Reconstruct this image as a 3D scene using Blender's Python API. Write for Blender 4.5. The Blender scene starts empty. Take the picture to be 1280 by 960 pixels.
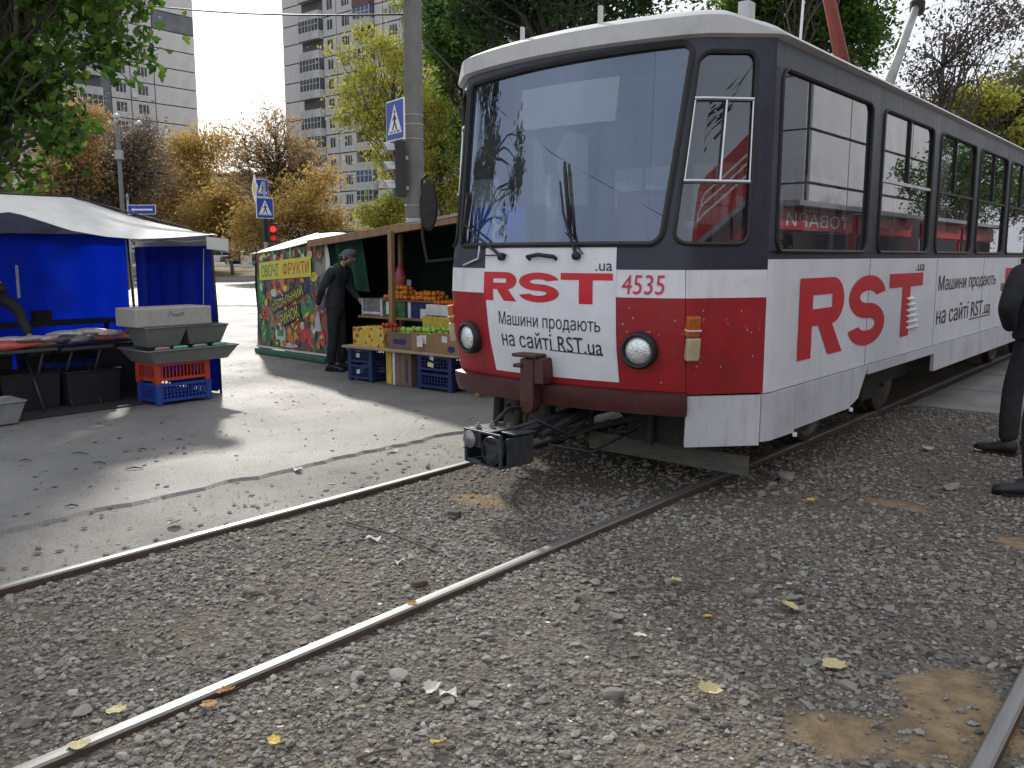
import bpy, bmesh, math, random
import numpy as np
from mathutils import Vector, Matrix, noise as mnoise
from mathutils.geometry import tessellate_polygon

# ------------------------------------------------------------------ scene, camera, sky, sun
scene = bpy.context.scene
COL = scene.collection
F_PX, CAM_H, YAW = 1100.0, 1.52, math.radians(39.4)
PITCH = math.atan(160.0 / F_PX)
cam_d = bpy.data.cameras.new('camera'); cam = bpy.data.objects.new('camera', cam_d); COL.objects.link(cam)
cam_d.sensor_width = 36.0; cam_d.lens = 36.0 * F_PX / 1280.0
cam_d.clip_start = 0.05; cam_d.clip_end = 3000.0
cam.location = (0, 0, CAM_H); cam.rotation_euler = (math.pi / 2 - PITCH, 0, YAW)
scene.camera = cam

SUN_EL = math.radians(30.0)
SUN_DIR = Vector((-0.845, 0.535, 0)).normalized() * math.cos(SUN_EL) + Vector((0, 0, math.sin(SUN_EL)))
world = bpy.data.worlds.new('World'); scene.world = world; world.use_nodes = True
wn = world.node_tree; wn.nodes.clear()
w_out = wn.nodes.new('ShaderNodeOutputWorld'); w_bg = wn.nodes.new('ShaderNodeBackground')
sky = wn.nodes.new('ShaderNodeTexSky'); sky.sky_type = 'NISHITA'; sky.sun_disc = False
sky.sun_elevation = SUN_EL; sky.sun_rotation = math.atan2(SUN_DIR.x, SUN_DIR.y)
sky.air_density = 1.0; sky.dust_density = 2.0; sky.ozone_density = 1.0
# thin white cloud veil over the whole sky
w_tc = wn.nodes.new('ShaderNodeTexCoord'); w_no = wn.nodes.new('ShaderNodeTexNoise')
w_no.inputs['Scale'].default_value = 2.2; w_no.inputs['Detail'].default_value = 6
w_mr = wn.nodes.new('ShaderNodeMapRange')
w_mr.inputs['From Min'].default_value = 0.3; w_mr.inputs['From Max'].default_value = 0.7
w_mr.inputs['To Min'].default_value = 0.55; w_mr.inputs['To Max'].default_value = 0.85
w_mx = wn.nodes.new('ShaderNodeMix'); w_mx.data_type = 'RGBA'
wn.links.new(w_tc.outputs['Generated'], w_no.inputs['Vector'])
wn.links.new(w_no.outputs['Fac'], w_mr.inputs['Value'])
wn.links.new(w_mr.outputs['Result'], w_mx.inputs['Factor'])
wn.links.new(sky.outputs['Color'], w_mx.inputs['A'])
w_mx.inputs['B'].default_value = (10.2, 10.5, 11.2, 1)
wn.links.new(w_mx.outputs['Result'], w_bg.inputs['Color'])
w_bg.inputs['Strength'].default_value = 0.11
wn.links.new(w_bg.outputs['Background'], w_out.inputs['Surface'])

sun_d = bpy.data.lights.new('sun', 'SUN'); sun_d.energy = 3.6; sun_d.angle = math.radians(2.8)
sun_d.color = (1.0, 0.95, 0.87)
sun_o = bpy.data.objects.new('sun', sun_d); COL.objects.link(sun_o)
sun_o.rotation_euler = (-SUN_DIR).to_track_quat('-Z', 'Y').to_euler()

vs = scene.view_settings
vs.view_transform = 'Standard'; vs.look = 'None'; vs.gamma = 1.0; vs.exposure = 0.1; vs.use_curve_mapping = False
scene.cycles.max_bounces = 6; scene.cycles.transparent_max_bounces = 12
scene.cycles.use_denoising = True

RT = Vector((math.cos(YAW), math.sin(YAW), 0)); FW = Vector((-math.sin(YAW), math.cos(YAW), 0))
def cf(xr, yf, z=0.0):
    """metres to the right / ahead of the photographer -> world"""
    return RT * xr + FW * yf + Vector((0, 0, z))
def px(u, yf, z=0.0):
    """bearing of photo column u at distance yf -> world"""
    return cf((u - 640.0) / 1111.0 * yf, yf, z)

# ------------------------------------------------------------------ materials
def nd(nt, t, **kw):
    n = nt.nodes.new(t)
    for k, v in kw.items():
        if k in n.inputs: n.inputs[k].default_value = v
        else: setattr(n, k, v)
    return n
def c4(c): return (c[0], c[1], c[2], 1.0)
def mat(name, col, rough=0.6, metal=0.0, var=0.18, scale=6.0, bump=0.0, bscale=60.0, spec=0.5,
        dirt=None, dirt_amt=0.35, dirt_scale=3.0, coat=0.0, stretch=(1, 1, 1), emit=0.0, streak=0.0, streak_col=(.16, .13, .11)):
    m = bpy.data.materials.new(name); m.use_nodes = True
    nt = m.node_tree; b = nt.nodes['Principled BSDF']
    b.inputs['Roughness'].default_value = rough; b.inputs['Metallic'].default_value = metal
    b.inputs['Specular IOR Level'].default_value = spec; b.inputs['Coat Weight'].default_value = coat
    tc = nd(nt, 'ShaderNodeTexCoord'); mp = nd(nt, 'ShaderNodeMapping'); mp.inputs['Scale'].default_value = stretch
    nt.links.new(tc.outputs['Object'], mp.inputs['Vector'])
    no = nd(nt, 'ShaderNodeTexNoise', Scale=scale, Detail=5.0, Roughness=0.6)
    nt.links.new(mp.outputs['Vector'], no.inputs['Vector'])
    mx = nd(nt, 'ShaderNodeMix', data_type='RGBA')
    mr = nd(nt, 'ShaderNodeMapRange'); mr.inputs['From Min'].default_value = .3; mr.inputs['From Max'].default_value = .7
    nt.links.new(no.outputs['Fac'], mr.inputs['Value']); nt.links.new(mr.outputs['Result'], mx.inputs['Factor'])
    mx.inputs['A'].default_value = c4([x * (1 - var) for x in col]); mx.inputs['B'].default_value = c4([min(1, x * (1 + var)) for x in col])
    last = mx.outputs['Result']
    if dirt is not None:
        n2 = nd(nt, 'ShaderNodeTexNoise', Scale=dirt_scale, Detail=8.0, Roughness=0.7)
        nt.links.new(mp.outputs['Vector'], n2.inputs['Vector'])
        r2 = nd(nt, 'ShaderNodeMapRange'); r2.inputs['From Min'].default_value = .48; r2.inputs['From Max'].default_value = .75
        r2.inputs['To Max'].default_value = dirt_amt
        nt.links.new(n2.outputs['Fac'], r2.inputs['Value'])
        m2 = nd(nt, 'ShaderNodeMix', data_type='RGBA'); m2.inputs['B'].default_value = c4(dirt)
        nt.links.new(last, m2.inputs['A']); nt.links.new(r2.outputs['Result'], m2.inputs['Factor']); last = m2.outputs['Result']
    if streak > 0:   # rain streaks and rust runs: noise drawn out downwards
        ms_ = nd(nt, 'ShaderNodeMapping'); ms_.inputs['Scale'].default_value = (9, 9, .55); nt.links.new(tc.outputs['Object'], ms_.inputs['Vector'])
        n4 = nd(nt, 'ShaderNodeTexNoise', Scale=2.4, Detail=7.0, Roughness=0.65); nt.links.new(ms_.outputs['Vector'], n4.inputs['Vector'])
        r4 = nd(nt, 'ShaderNodeMapRange'); r4.inputs['From Min'].default_value = .54; r4.inputs['From Max'].default_value = .78; r4.inputs['To Max'].default_value = streak
        nt.links.new(n4.outputs['Fac'], r4.inputs['Value'])
        m4 = nd(nt, 'ShaderNodeMix', data_type='RGBA'); m4.inputs['B'].default_value = c4(streak_col)
        nt.links.new(last, m4.inputs['A']); nt.links.new(r4.outputs['Result'], m4.inputs['Factor']); last = m4.outputs['Result']
        r6 = nd(nt, 'ShaderNodeMapRange'); r6.inputs['To Min'].default_value = max(.05, rough - .12); r6.inputs['To Max'].default_value = min(1, rough + .22)
        nt.links.new(n4.outputs['Fac'], r6.inputs['Value']); nt.links.new(r6.outputs['Result'], b.inputs['Roughness'])
    nt.links.new(last, b.inputs['Base Color'])
    if bump > 0:
        n3 = nd(nt, 'ShaderNodeTexNoise', Scale=bscale, Detail=4.0)
        nt.links.new(mp.outputs['Vector'], n3.inputs['Vector'])
        bp = nd(nt, 'ShaderNodeBump', Strength=bump, Distance=0.02)
        nt.links.new(n3.outputs['Fac'], bp.inputs['Height']); nt.links.new(bp.outputs['Normal'], b.inputs['Normal'])
    if emit > 0:
        b.inputs['Emission Color'].default_value = c4(col); b.inputs['Emission Strength'].default_value = emit
    return m

def attr_mat(name, cols, rough=0.9, bump=0.0, bscale=40.0, translucent=0.0, spec=0.3, noise_amt=0.25):
    """colour per piece from the face attribute 'rnd' through a ramp of natural colours"""
    m = bpy.data.materials.new(name); m.use_nodes = True
    nt = m.node_tree; b = nt.nodes['Principled BSDF']; out = nt.nodes['Material Output']
    at = nd(nt, 'ShaderNodeAttribute', attribute_name='rnd'); rp = nd(nt, 'ShaderNodeValToRGB')
    el = rp.color_ramp.elements
    while len(el) < len(cols): el.new(0.5)
    for i, c in enumerate(cols):
        el[i].position = i / (len(cols) - 1); el[i].color = c4(c)
    nt.links.new(at.outputs['Fac'], rp.inputs['Fac'])
    tc = nd(nt, 'ShaderNodeTexCoord'); no = nd(nt, 'ShaderNodeTexNoise', Scale=bscale, Detail=4.0)
    nt.links.new(tc.outputs['Object'], no.inputs['Vector'])
    mr = nd(nt, 'ShaderNodeMapRange'); mr.inputs['To Min'].default_value = 1 - noise_amt; mr.inputs['To Max'].default_value = 1 + noise_amt
    nt.links.new(no.outputs['Fac'], mr.inputs['Value'])
    mx = nd(nt, 'ShaderNodeMix', data_type='RGBA', blend_type='MULTIPLY'); mx.inputs['Factor'].default_value = 1.0
    nt.links.new(rp.outputs['Color'], mx.inputs['A']); nt.links.new(mr.outputs['Result'], mx.inputs['B'])
    nt.links.new(mx.outputs['Result'], b.inputs['Base Color'])
    b.inputs['Roughness'].default_value = rough; b.inputs['Specular IOR Level'].default_value = spec
    if bump > 0:
        bp = nd(nt, 'ShaderNodeBump', Strength=bump, Distance=0.01)
        nt.links.new(no.outputs['Fac'], bp.inputs['Height']); nt.links.new(bp.outputs['Normal'], b.inputs['Normal'])
    if translucent > 0:
        tr = nd(nt, 'ShaderNodeBsdfTranslucent'); ms = nd(nt, 'ShaderNodeMixShader'); ms.inputs['Fac'].default_value = translucent
        hs = nd(nt, 'ShaderNodeHueSaturation'); hs.inputs['Value'].default_value = 1.5; hs.inputs['Saturation'].default_value = 1.05
        nt.links.new(mx.outputs['Result'], hs.inputs['Color']); nt.links.new(hs.outputs['Color'], tr.inputs['Color'])
        nt.links.new(b.outputs['BSDF'], ms.inputs[1]); nt.links.new(tr.outputs['BSDF'], ms.inputs[2])
        nt.links.new(ms.outputs['Shader'], out.inputs['Surface'])
    return m

def glass_mat(name, tint=(0.85, 0.9, 0.92), refl=(0.08, 0.9), rough=0.0, grime=0.06, gcol=(0.88, 0.91, 1, 1)):
    m = bpy.data.materials.new(name); m.use_nodes = True
    nt = m.node_tree; nt.nodes.remove(nt.nodes['Principled BSDF']); out = nt.nodes['Material Output']
    tr = nd(nt, 'ShaderNodeBsdfTransparent'); tr.inputs['Color'].default_value = c4(tint)
    gl = nd(nt, 'ShaderNodeBsdfGlossy'); gl.inputs['Roughness'].default_value = rough
    gl.inputs['Color'].default_value = gcol
    fr = nd(nt, 'ShaderNodeFresnel', IOR=1.55)
    mr = nd(nt, 'ShaderNodeMapRange'); mr.inputs['From Min'].default_value = 0.045; mr.inputs['From Max'].default_value = 0.8
    mr.inputs['To Min'].default_value = refl[0]; mr.inputs['To Max'].default_value = refl[1]
    nt.links.new(fr.outputs['Fac'], mr.inputs['Value'])
    ms = nd(nt, 'ShaderNodeMixShader'); nt.links.new(mr.outputs['Result'], ms.inputs['Fac'])
    nt.links.new(tr.outputs['BSDF'], ms.inputs[1]); nt.links.new(gl.outputs['BSDF'], ms.inputs[2])
    df = nd(nt, 'ShaderNodeBsdfDiffuse'); df.inputs['Color'].default_value = (0.5, 0.5, 0.48, 1)
    tc = nd(nt, 'ShaderNodeTexCoord'); no = nd(nt, 'ShaderNodeTexNoise', Scale=3.0, Detail=8.0, Roughness=0.7)
    nt.links.new(tc.outputs['Object'], no.inputs['Vector'])
    r2 = nd(nt, 'ShaderNodeMapRange'); r2.inputs['From Min'].default_value = .35; r2.inputs['From Max'].default_value = .75
    r2.inputs['To Min'].default_value = grime * .3; r2.inputs['To Max'].default_value = grime * 1.6
    nt.links.new(no.outputs['Fac'], r2.inputs['Value'])
    m2 = nd(nt, 'ShaderNodeMixShader'); nt.links.new(r2.outputs['Result'], m2.inputs['Fac'])
    nt.links.new(ms.outputs['Shader'], m2.inputs[1]); nt.links.new(df.outputs['BSDF'], m2.inputs[2])
    nt.links.new(m2.outputs['Shader'], out.inputs['Surface'])
    return m

# ------------------------------------------------------------------ mesh helpers
def wloc(o):
    v = Vector((0, 0, 0))
    while o is not None:
        v += o.location; o = o.parent
    return v
def link(o, parent=None):
    COL.objects.link(o)
    if parent is not None: o.parent = parent
    return o
def tag(o, label=None, cat=None, group=None, kind=None):
    if label: o['label'] = label
    if cat: o['category'] = cat
    if group: o['group'] = group
    if kind: o['kind'] = kind
    return o
def empty(name, loc, rz=0.0, label=None, cat=None, group=None):
    o = bpy.data.objects.new(name, None); o.empty_display_size = 0.1
    o.location = loc; o.rotation_euler = (0, 0, rz); link(o)
    return tag(o, label, cat, group)

class MB:
    def __init__(s): s.v = []; s.f = []; s.m = []
    def add(s, verts, faces, mi=0):
        k = len(s.v); s.v.extend([tuple(p) for p in verts])
        for f in faces: s.f.append([i + k for i in f]); s.m.append(mi)
        return s
    def box(s, c, size, rz=0.0, mi=0, rot=None, taper=1.0):
        hx, hy, hz = size[0] / 2, size[1] / 2, size[2] / 2
        R = rot if rot is not None else Matrix.Rotation(rz, 3, 'Z')
        P = []
        for z in (-1, 1):
            k = taper if z > 0 else 1.0
            for x, y in ((-1, -1), (1, -1), (1, 1), (-1, 1)):
                P.append(Vector(c) + R @ Vector((x * hx * k, y * hy * k, z * hz)))
        return s.add(P, [(3, 2, 1, 0), (4, 5, 6, 7), (0, 1, 5, 4), (1, 2, 6, 5), (2, 3, 7, 6), (3, 0, 4, 7)], mi)
    def span(s, a, b, mi=0):
        return s.box([(a[i] + b[i]) / 2 for i in range(3)], [abs(b[i] - a[i]) for i in range(3)], mi=mi)
    def tube(s, pts, r, n=8, mi=0, caps=True, closed=False):
        pts = [Vector(p) for p in pts]; N = len(pts)
        rr = r if isinstance(r, (list, tuple)) else [r] * N
        rings = []; prev = None
        for i, p in enumerate(pts):
            if closed: t = pts[(i + 1) % N] - pts[i - 1]
            else: t = pts[min(i + 1, N - 1)] - pts[max(i - 1, 0)]
            if t.length < 1e-9: t = Vector((0, 0, 1))
            t.normalize()
            if prev is None:
                a = Vector((0, 0, 1)) if abs(t.z) < 0.9 else Vector((1, 0, 0))
                u = t.cross(a).normalized()
            else:
                u = prev - t * prev.dot(t)
                if u.length < 1e-6: u = t.orthogonal()
                u.normalize()
            prev = u; w = t.cross(u)
            rings.append([p + (u * math.cos(2 * math.pi * k / n) + w * math.sin(2 * math.pi * k / n)) * rr[i] for k in range(n)])
        V = [q for ring in rings for q in ring]; Fc = []
        M = N if closed else N - 1
        for i in range(M):
            j = (i + 1) % N
            for k in range(n):
                Fc.append((i * n + k, i * n + (k + 1) % n, j * n + (k + 1) % n, j * n + k))
        if caps and not closed:
            Fc.append(tuple(range(n - 1, -1, -1))); Fc.append(tuple((N - 1) * n + k for k in range(n)))
        return s.add(V, Fc, mi)
    def grid(s, fn, nu, nv, mi=0, flip=False):
        V = [fn(i / nu, j / nv) for j in range(nv + 1) for i in range(nu + 1)]; Fc = []
        for j in range(nv):
            for i in range(nu):
                a = j * (nu + 1) + i; q = (a, a + 1, a + nu + 2, a + nu + 1)
                Fc.append(q[::-1] if flip else q)
        return s.add(V, Fc, mi)
    def slab(s, fn0, fn1, nu, nv, mi=0):
        """closed thick sheet between two surfaces (fn1 is outer)"""
        k = len(s.v); s.grid(fn1, nu, nv, mi); k2 = len(s.v); s.grid(fn0, nu, nv, mi, True)
        W = nu + 1
        edge = [i for i in range(W)] + [j * W + nu for j in range(1, nv + 1)] + [nv * W + i for i in range(nu - 1, -1, -1)] + [j * W for j in range(nv - 1, 0, -1)]
        for a, b in zip(edge, edge[1:] + edge[:1]):
            s.f.append([k + b, k + a, k2 + a, k2 + b]); s.m.append(mi)
        return s
    def lathe(s, prof, c=(0, 0, 0), n=16, axis='Z', mi=0, rot=None):
        V = []; Fc = []
        for (r, h) in prof:
            for k in range(n):
                a = 2 * math.pi * k / n; q = Vector((r * math.cos(a), r * math.sin(a), h))
                if rot is not None: q = rot @ q
                V.append(Vector(c) + q)
        for i in range(len(prof) - 1):
            for k in range(n): Fc.append((i * n + k, i * n + (k + 1) % n, (i + 1) * n + (k + 1) % n, (i + 1) * n + k))
        Fc.append(tuple(range(n - 1, -1, -1))); Fc.append(tuple((len(prof) - 1) * n + k for k in range(n)))
        return s.add(V, Fc, mi)
    def poly(s, pts, mi=0): return s.add(pts, [tuple(range(len(pts)))], mi)
    def prism(s, pts, d, mi=0):
        """polygon extruded by vector d"""
        n = len(pts); P = [Vector(p) for p in pts]; Q = [p + Vector(d) for p in P]
        Fc = [tuple(range(n - 1, -1, -1)), tuple(range(n, 2 * n))] + [(i, (i + 1) % n, n + (i + 1) % n, n + i) for i in range(n)]
        return s.add(P + Q, Fc, mi)
    def mesh(s, name, mats, off=None, smooth=False):
        me = bpy.data.meshes.new(name)
        V = s.v if off is None else [(p[0] - off[0], p[1] - off[1], p[2] - off[2]) for p in s.v]
        me.from_pydata(V, [], s.f); mats = mats if isinstance(mats, (list, tuple)) else [mats]
        for m_ in mats: me.materials.append(m_)
        if len(mats) > 1: me.polygons.foreach_set('material_index', s.m)
        if smooth: me.polygons.foreach_set('use_smooth', [True] * len(me.polygons))
        me.update(); return me
    def build(s, name, mats, parent=None, smooth=False, local=False, origin=None, bevel=0.0, angle=None):
        off = None
        if parent is not None and not local: off = wloc(parent)
        elif origin is not None: off = Vector(origin)
        me = s.mesh(name, mats, off, smooth)
        o = bpy.data.objects.new(name, me); link(o, parent)
        if parent is None and origin is not None: o.location = origin
        if angle is not None: me.set_sharp_from_angle(angle=math.radians(angle))
        if bevel > 0:
            b = o.modifiers.new('bevel', 'BEVEL'); b.width = bevel; b.segments = 2; b.limit_method = 'ANGLE'; b.angle_limit = math.radians(40)
        return o

def np_mesh(name, V, Fc, mats, rnd=None, mi=None, smooth=False):
    """V (n,3), Fc (m,k) arrays -> mesh with optional face attribute rnd"""
    me = bpy.data.meshes.new(name); n, m, k = len(V), len(Fc), Fc.shape[1]
    me.vertices.add(n); me.vertices.foreach_set('co', np.ascontiguousarray(V, dtype=np.float32).ravel())
    me.loops.add(m * k); me.loops.foreach_set('vertex_index', np.ascontiguousarray(Fc, dtype=np.int32).ravel())
    me.polygons.add(m); me.polygons.foreach_set('loop_start', np.arange(0, m * k, k, dtype=np.int32))
    me.polygons.foreach_set('loop_total', np.full(m, k, dtype=np.int32))
    for q in (mats if isinstance(mats, (list, tuple)) else [mats]): me.materials.append(q)
    if mi is not None: me.polygons.foreach_set('material_index', np.asarray(mi, dtype=np.int32))
    me.polygons.foreach_set('use_smooth', np.full(m, smooth, dtype=bool))
    me.update(calc_edges=True)
    if rnd is not None:
        a = me.attributes.new('rnd', 'FLOAT', 'FACE'); a.data.foreach_set('value', np.asarray(rnd, dtype=np.float32))
    me.validate(); return me

def copy_tree(o, parent=None):
    c = o.copy(); link(c); c.parent = parent
    for ch in list(o.children): copy_tree(ch, c)
    return c

def text_shape(s, bold=0.0, shear=0.0, space=1.0):
    """outline lettering -> list of glyph pieces (verts in the unit square, faces); overlapping strokes stay separate pieces"""
    cu = bpy.data.curves.new('lettering', 'FONT'); cu.body = s; cu.offset = bold; cu.shear = shear; cu.space_character = space
    cu.resolution_u = 3; cu.fill_mode = 'NONE'
    ob = bpy.data.objects.new('lettering', cu); COL.objects.link(ob)
    dg = bpy.context.evaluated_depsgraph_get(); dg.update()
    me = bpy.data.meshes.new_from_object(ob.evaluated_get(dg))
    P = [v.co[:2] for v in me.vertices]; nb = {}
    for e in me.edges: a, b_ = e.vertices; nb.setdefault(a, []).append(b_); nb.setdefault(b_, []).append(a)
    bpy.data.objects.remove(ob); bpy.data.curves.remove(cu); bpy.data.meshes.remove(me)
    loops, seen = [], set()
    for v0 in sorted(nb):
        if v0 in seen: continue
        L, prev, cur = [], None, v0
        while cur not in seen:
            seen.add(cur); L.append(cur); nx_ = [q for q in nb[cur] if q != prev and q not in seen]
            if not nx_: break
            # follow ascending order first so the winding of the font outline is kept
            prev, cur = cur, (cur + 1 if cur + 1 in nx_ else nx_[0])
        if len(L) > 2:
            Q = [list(P[q]) for q in L]; n = len(Q)   # outlines that overlap their own stem: pull the short edge out of the stem
            ve = [(k, (k + 1) % n) for k in range(n) if abs(Q[k][0] - Q[(k + 1) % n][0]) < 1e-4]
            for a, b_ in ve:
                for c, d in ve:
                    dx = Q[c][0] - Q[a][0]; lo, hi = sorted((Q[c][1], Q[d][1]))
                    if 1e-4 < dx < .03 and lo < min(Q[a][1], Q[b_][1]) and max(Q[a][1], Q[b_][1]) < hi: Q[a][0] = Q[b_][0] = Q[c][0] + .0005; break
            loops.append([tuple(q) for q in Q])
    area = lambda L: sum(a[0] * b_[1] - b_[0] * a[1] for a, b_ in zip(L, L[1:] + L[:1])) / 2
    def inside(pt, L):
        c = False
        for a, b_ in zip(L, L[1:] + L[:1]):
            if (a[1] > pt[1]) != (b_[1] > pt[1]) and pt[0] < (b_[0] - a[0]) * (pt[1] - a[1]) / (b_[1] - a[1]) + a[0]: c = not c
        return c
    box = lambda L: (min(q[0] for q in L), max(q[0] for q in L), min(q[1] for q in L), max(q[1] for q in L))
    solid, holes = [], []
    for L in loops:   # a counter lies wholly inside another outline of opposite winding
        host = [M_ for M_ in loops if M_ is not L and abs(area(M_)) > abs(area(L)) and area(M_) * area(L) < 0 and all(inside(q, M_) for q in L)]
        if host: holes.append((L, min(host, key=lambda M_: abs(area(M_)))))
        else: solid.append(L)
    xs = [q[0] for L in loops for q in L]; ys = [q[1] for L in loops for q in L]; x0, x1, y0, y1 = min(xs), max(xs), min(ys), max(ys)
    out = []
    for L in solid:
        H = [h for h, M_ in holes if M_ is L]; tri = tessellate_polygon([[Vector((q[0], q[1], 0)) for q in R_] for R_ in [L] + H])
        V = [((q[0] - x0) / (x1 - x0), (q[1] - y0) / (y1 - y0)) for R_ in [L] + H for q in R_]; out.append((V, [t for t in tri if len(set(t)) == 3]))
    return out
def put_text(mb, s, fn, bold=0.0, shear=0.0, space=1.0, ncut=0, mi=0):
    for k, (V, Fc) in enumerate(text_shape(s, bold, shear, space)):
        P = [fn(a, b_) for a, b_ in V]
        n = (fn(1, 0) - fn(0, 0)).cross(fn(0, 1) - fn(0, 0)).normalized() * .0003 * (k % 2)
        mb.add([q + n for q in P], Fc, mi)
    return mb

def put_words(name, s, fn, m, parent, gap=.022):
    """lettering split into words, one object each"""
    G = sorted(text_shape(s), key=lambda g: min(v[0] for v in g[0])); words, hi = [], -9
    for g in G:
        lo = min(v[0] for v in g[0])
        if lo - hi > gap: words.append([])
        words[-1].append(g); hi = max(hi, max(v[0] for v in g[0]))
    for W in words:
        mb = MB()
        for k, (V, Fc) in enumerate(W):
            n = (fn(1, 0) - fn(0, 0)).cross(fn(0, 1) - fn(0, 0)).normalized() * .0003 * (k % 2); mb.add([fn(a, b_) + n for a, b_ in V], Fc)
        mb.build(name, m, parent)

rng = np.random.default_rng(7); rnd = random.Random(11)
# ------------------------------------------------------------------ ground, asphalt, gravel, rails
def ground_mat(name, cols, pos, scale=2.0, rough=0.9, bump=0.5, bscale=90.0, fine=45.0, rough_var=0.0, spec=0.4):
    m = bpy.data.materials.new(name); m.use_nodes = True; nt = m.node_tree; b = nt.nodes['Principled BSDF']
    geo = nd(nt, 'ShaderNodeNewGeometry')
    no = nd(nt, 'ShaderNodeTexNoise', Scale=scale, Detail=9.0, Roughness=0.62)
    nt.links.new(geo.outputs['Position'], no.inputs['Vector'])
    rp = nd(nt, 'ShaderNodeValToRGB'); el = rp.color_ramp.elements
    while len(el) < len(cols): el.new(.5)
    for i, c in enumerate(cols): el[i].position = pos[i]; el[i].color = c4(c)
    nt.links.new(no.outputs['Fac'], rp.inputs['Fac'])
    n2 = nd(nt, 'ShaderNodeTexNoise', Scale=fine, Detail=6.0, Roughness=0.75); nt.links.new(geo.outputs['Position'], n2.inputs['Vector'])
    mr = nd(nt, 'ShaderNodeMapRange'); mr.inputs['From Min'].default_value = .25; mr.inputs['From Max'].default_value = .75
    mr.inputs['To Min'].default_value = .62; mr.inputs['To Max'].default_value = 1.38
    nt.links.new(n2.outputs['Fac'], mr.inputs['Value'])
    mx = nd(nt, 'ShaderNodeMix', data_type='RGBA', blend_type='MULTIPLY'); mx.inputs['Factor'].default_value = 1
    nt.links.new(rp.outputs['Color'], mx.inputs['A']); nt.links.new(mr.outputs['Result'], mx.inputs['B'])
    nt.links.new(mx.outputs['Result'], b.inputs['Base Color'])
    b.inputs['Specular IOR Level'].default_value = spec
    r2 = nd(nt, 'ShaderNodeMapRange'); r2.inputs['From Min'].default_value = .3; r2.inputs['From Max'].default_value = .7
    r2.inputs['To Min'].default_value = rough - rough_var; r2.inputs['To Max'].default_value = rough + rough_var
    n4 = nd(nt, 'ShaderNodeTexNoise', Scale=0.9, Detail=5.0); nt.links.new(geo.outputs['Position'], n4.inputs['Vector'])
    nt.links.new(n4.outputs['Fac'], r2.inputs['Value']); nt.links.new(r2.outputs['Result'], b.inputs['Roughness'])
    n3 = nd(nt, 'ShaderNodeTexNoise', Scale=bscale, Detail=5.0); nt.links.new(geo.outputs['Position'], n3.inputs['Vector'])
    bp = nd(nt, 'ShaderNodeBump', Strength=bump, Distance=0.02)
    nt.links.new(n3.outputs['Fac'], bp.inputs['Height']); nt.links.new(bp.outputs['Normal'], b.inputs['Normal'])
    return m

M_asph = ground_mat('asphalt_worn', [(.17, .165, .155), (.24, .232, .217), (.30, .29, .27)], [.3, .52, .72], .8, .58, .9, 110., 75., .1, spec=.5)
M_strip = ground_mat('asphalt_dusty', [(.17, .163, .15), (.24, .23, .21), (.31, .295, .268)], [.3, .5, .7], 1.4, .70, .9, 100., 60., .08)
M_road = ground_mat('road_asphalt', [(.09, .09, .088), (.13, .128, .122), (.17, .166, .158)], [.3, .5, .7], .5, .58, .35, 80., 30., .08, spec=.5)
M_dirt = ground_mat('verge_soil', [(.05, .04, .025), (.12, .095, .05), (.2, .15, .06)], [.35, .5, .68], .6, .95, .8, 30., 14.)
M_conc = ground_mat('concrete_slab', [(.17, .165, .155), (.24, .235, .22), (.30, .29, .27)], [.3, .5, .7], 1.6, .85, .35, 120., 70.)

def sheet(name, m, corners, z, n=1, rough_edge=None):
    mb = MB(); mb.poly([(c[0], c[1], z) for c in corners]); return mb.build(name, m)
g = sheet('ground', M_dirt, [(-1500, -1500), (1500, -1500), (1500, 1500), (-1500, 1500)], -0.14); tag(g, kind='structure')

def vnoise(x, y, s, seed=0.0):
    return np.array([mnoise.noise(Vector((a * s + seed, b * s - seed, seed))) for a, b in zip(np.ravel(x), np.ravel(y))]).reshape(np.shape(x))

# asphalt yard of the market: upper layer with a broken edge towards the track
mb = MB(); ys = np.linspace(-14, 34, 481); edge = []
for y in ys:
    e = -5.22 + .012 * (y - 3) + .05 * mnoise.noise(Vector((0, y * .5, 3.1))) + .05 * mnoise.noise(Vector((0, y * 3.1, 7.7))) + .05 * mnoise.noise(Vector((0, y * 11, 1.7)))
    edge.append((e, y))
R_k = FW * 27.0
def on_kerb(x):
    # y of the kerb line (27 m ahead of the photographer) at world x
    return (27.0 - FW.x * x) / FW.y
top = [(e, y, 0.0) for e, y in edge]; low = [(e + .035, y, -0.0235) for e, y in edge]
for i in range(len(top) - 1):
    a, b2 = top[i], top[i + 1]
    mb.add([a, b2, low[i + 1], low[i]], [(0, 3, 2, 1)])
    mb.add([(-60, a[1], 0), (-60, b2[1], 0), b2, a], [(0, 3, 2, 1)])
o = mb.build('market_asphalt', M_asph); tag(o, kind='structure')
mb = MB(); mb.grid(lambda u, v: (-5.6 + 1.292 * u, -14 + 60 * v, -0.024 + .012 * u + .006 * mnoise.noise(Vector((u * 4, v * 90, 2)))), 8, 300, flip=False)
o = mb.build('track_edge_asphalt', M_strip, smooth=True); tag(o, kind='structure')

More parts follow.
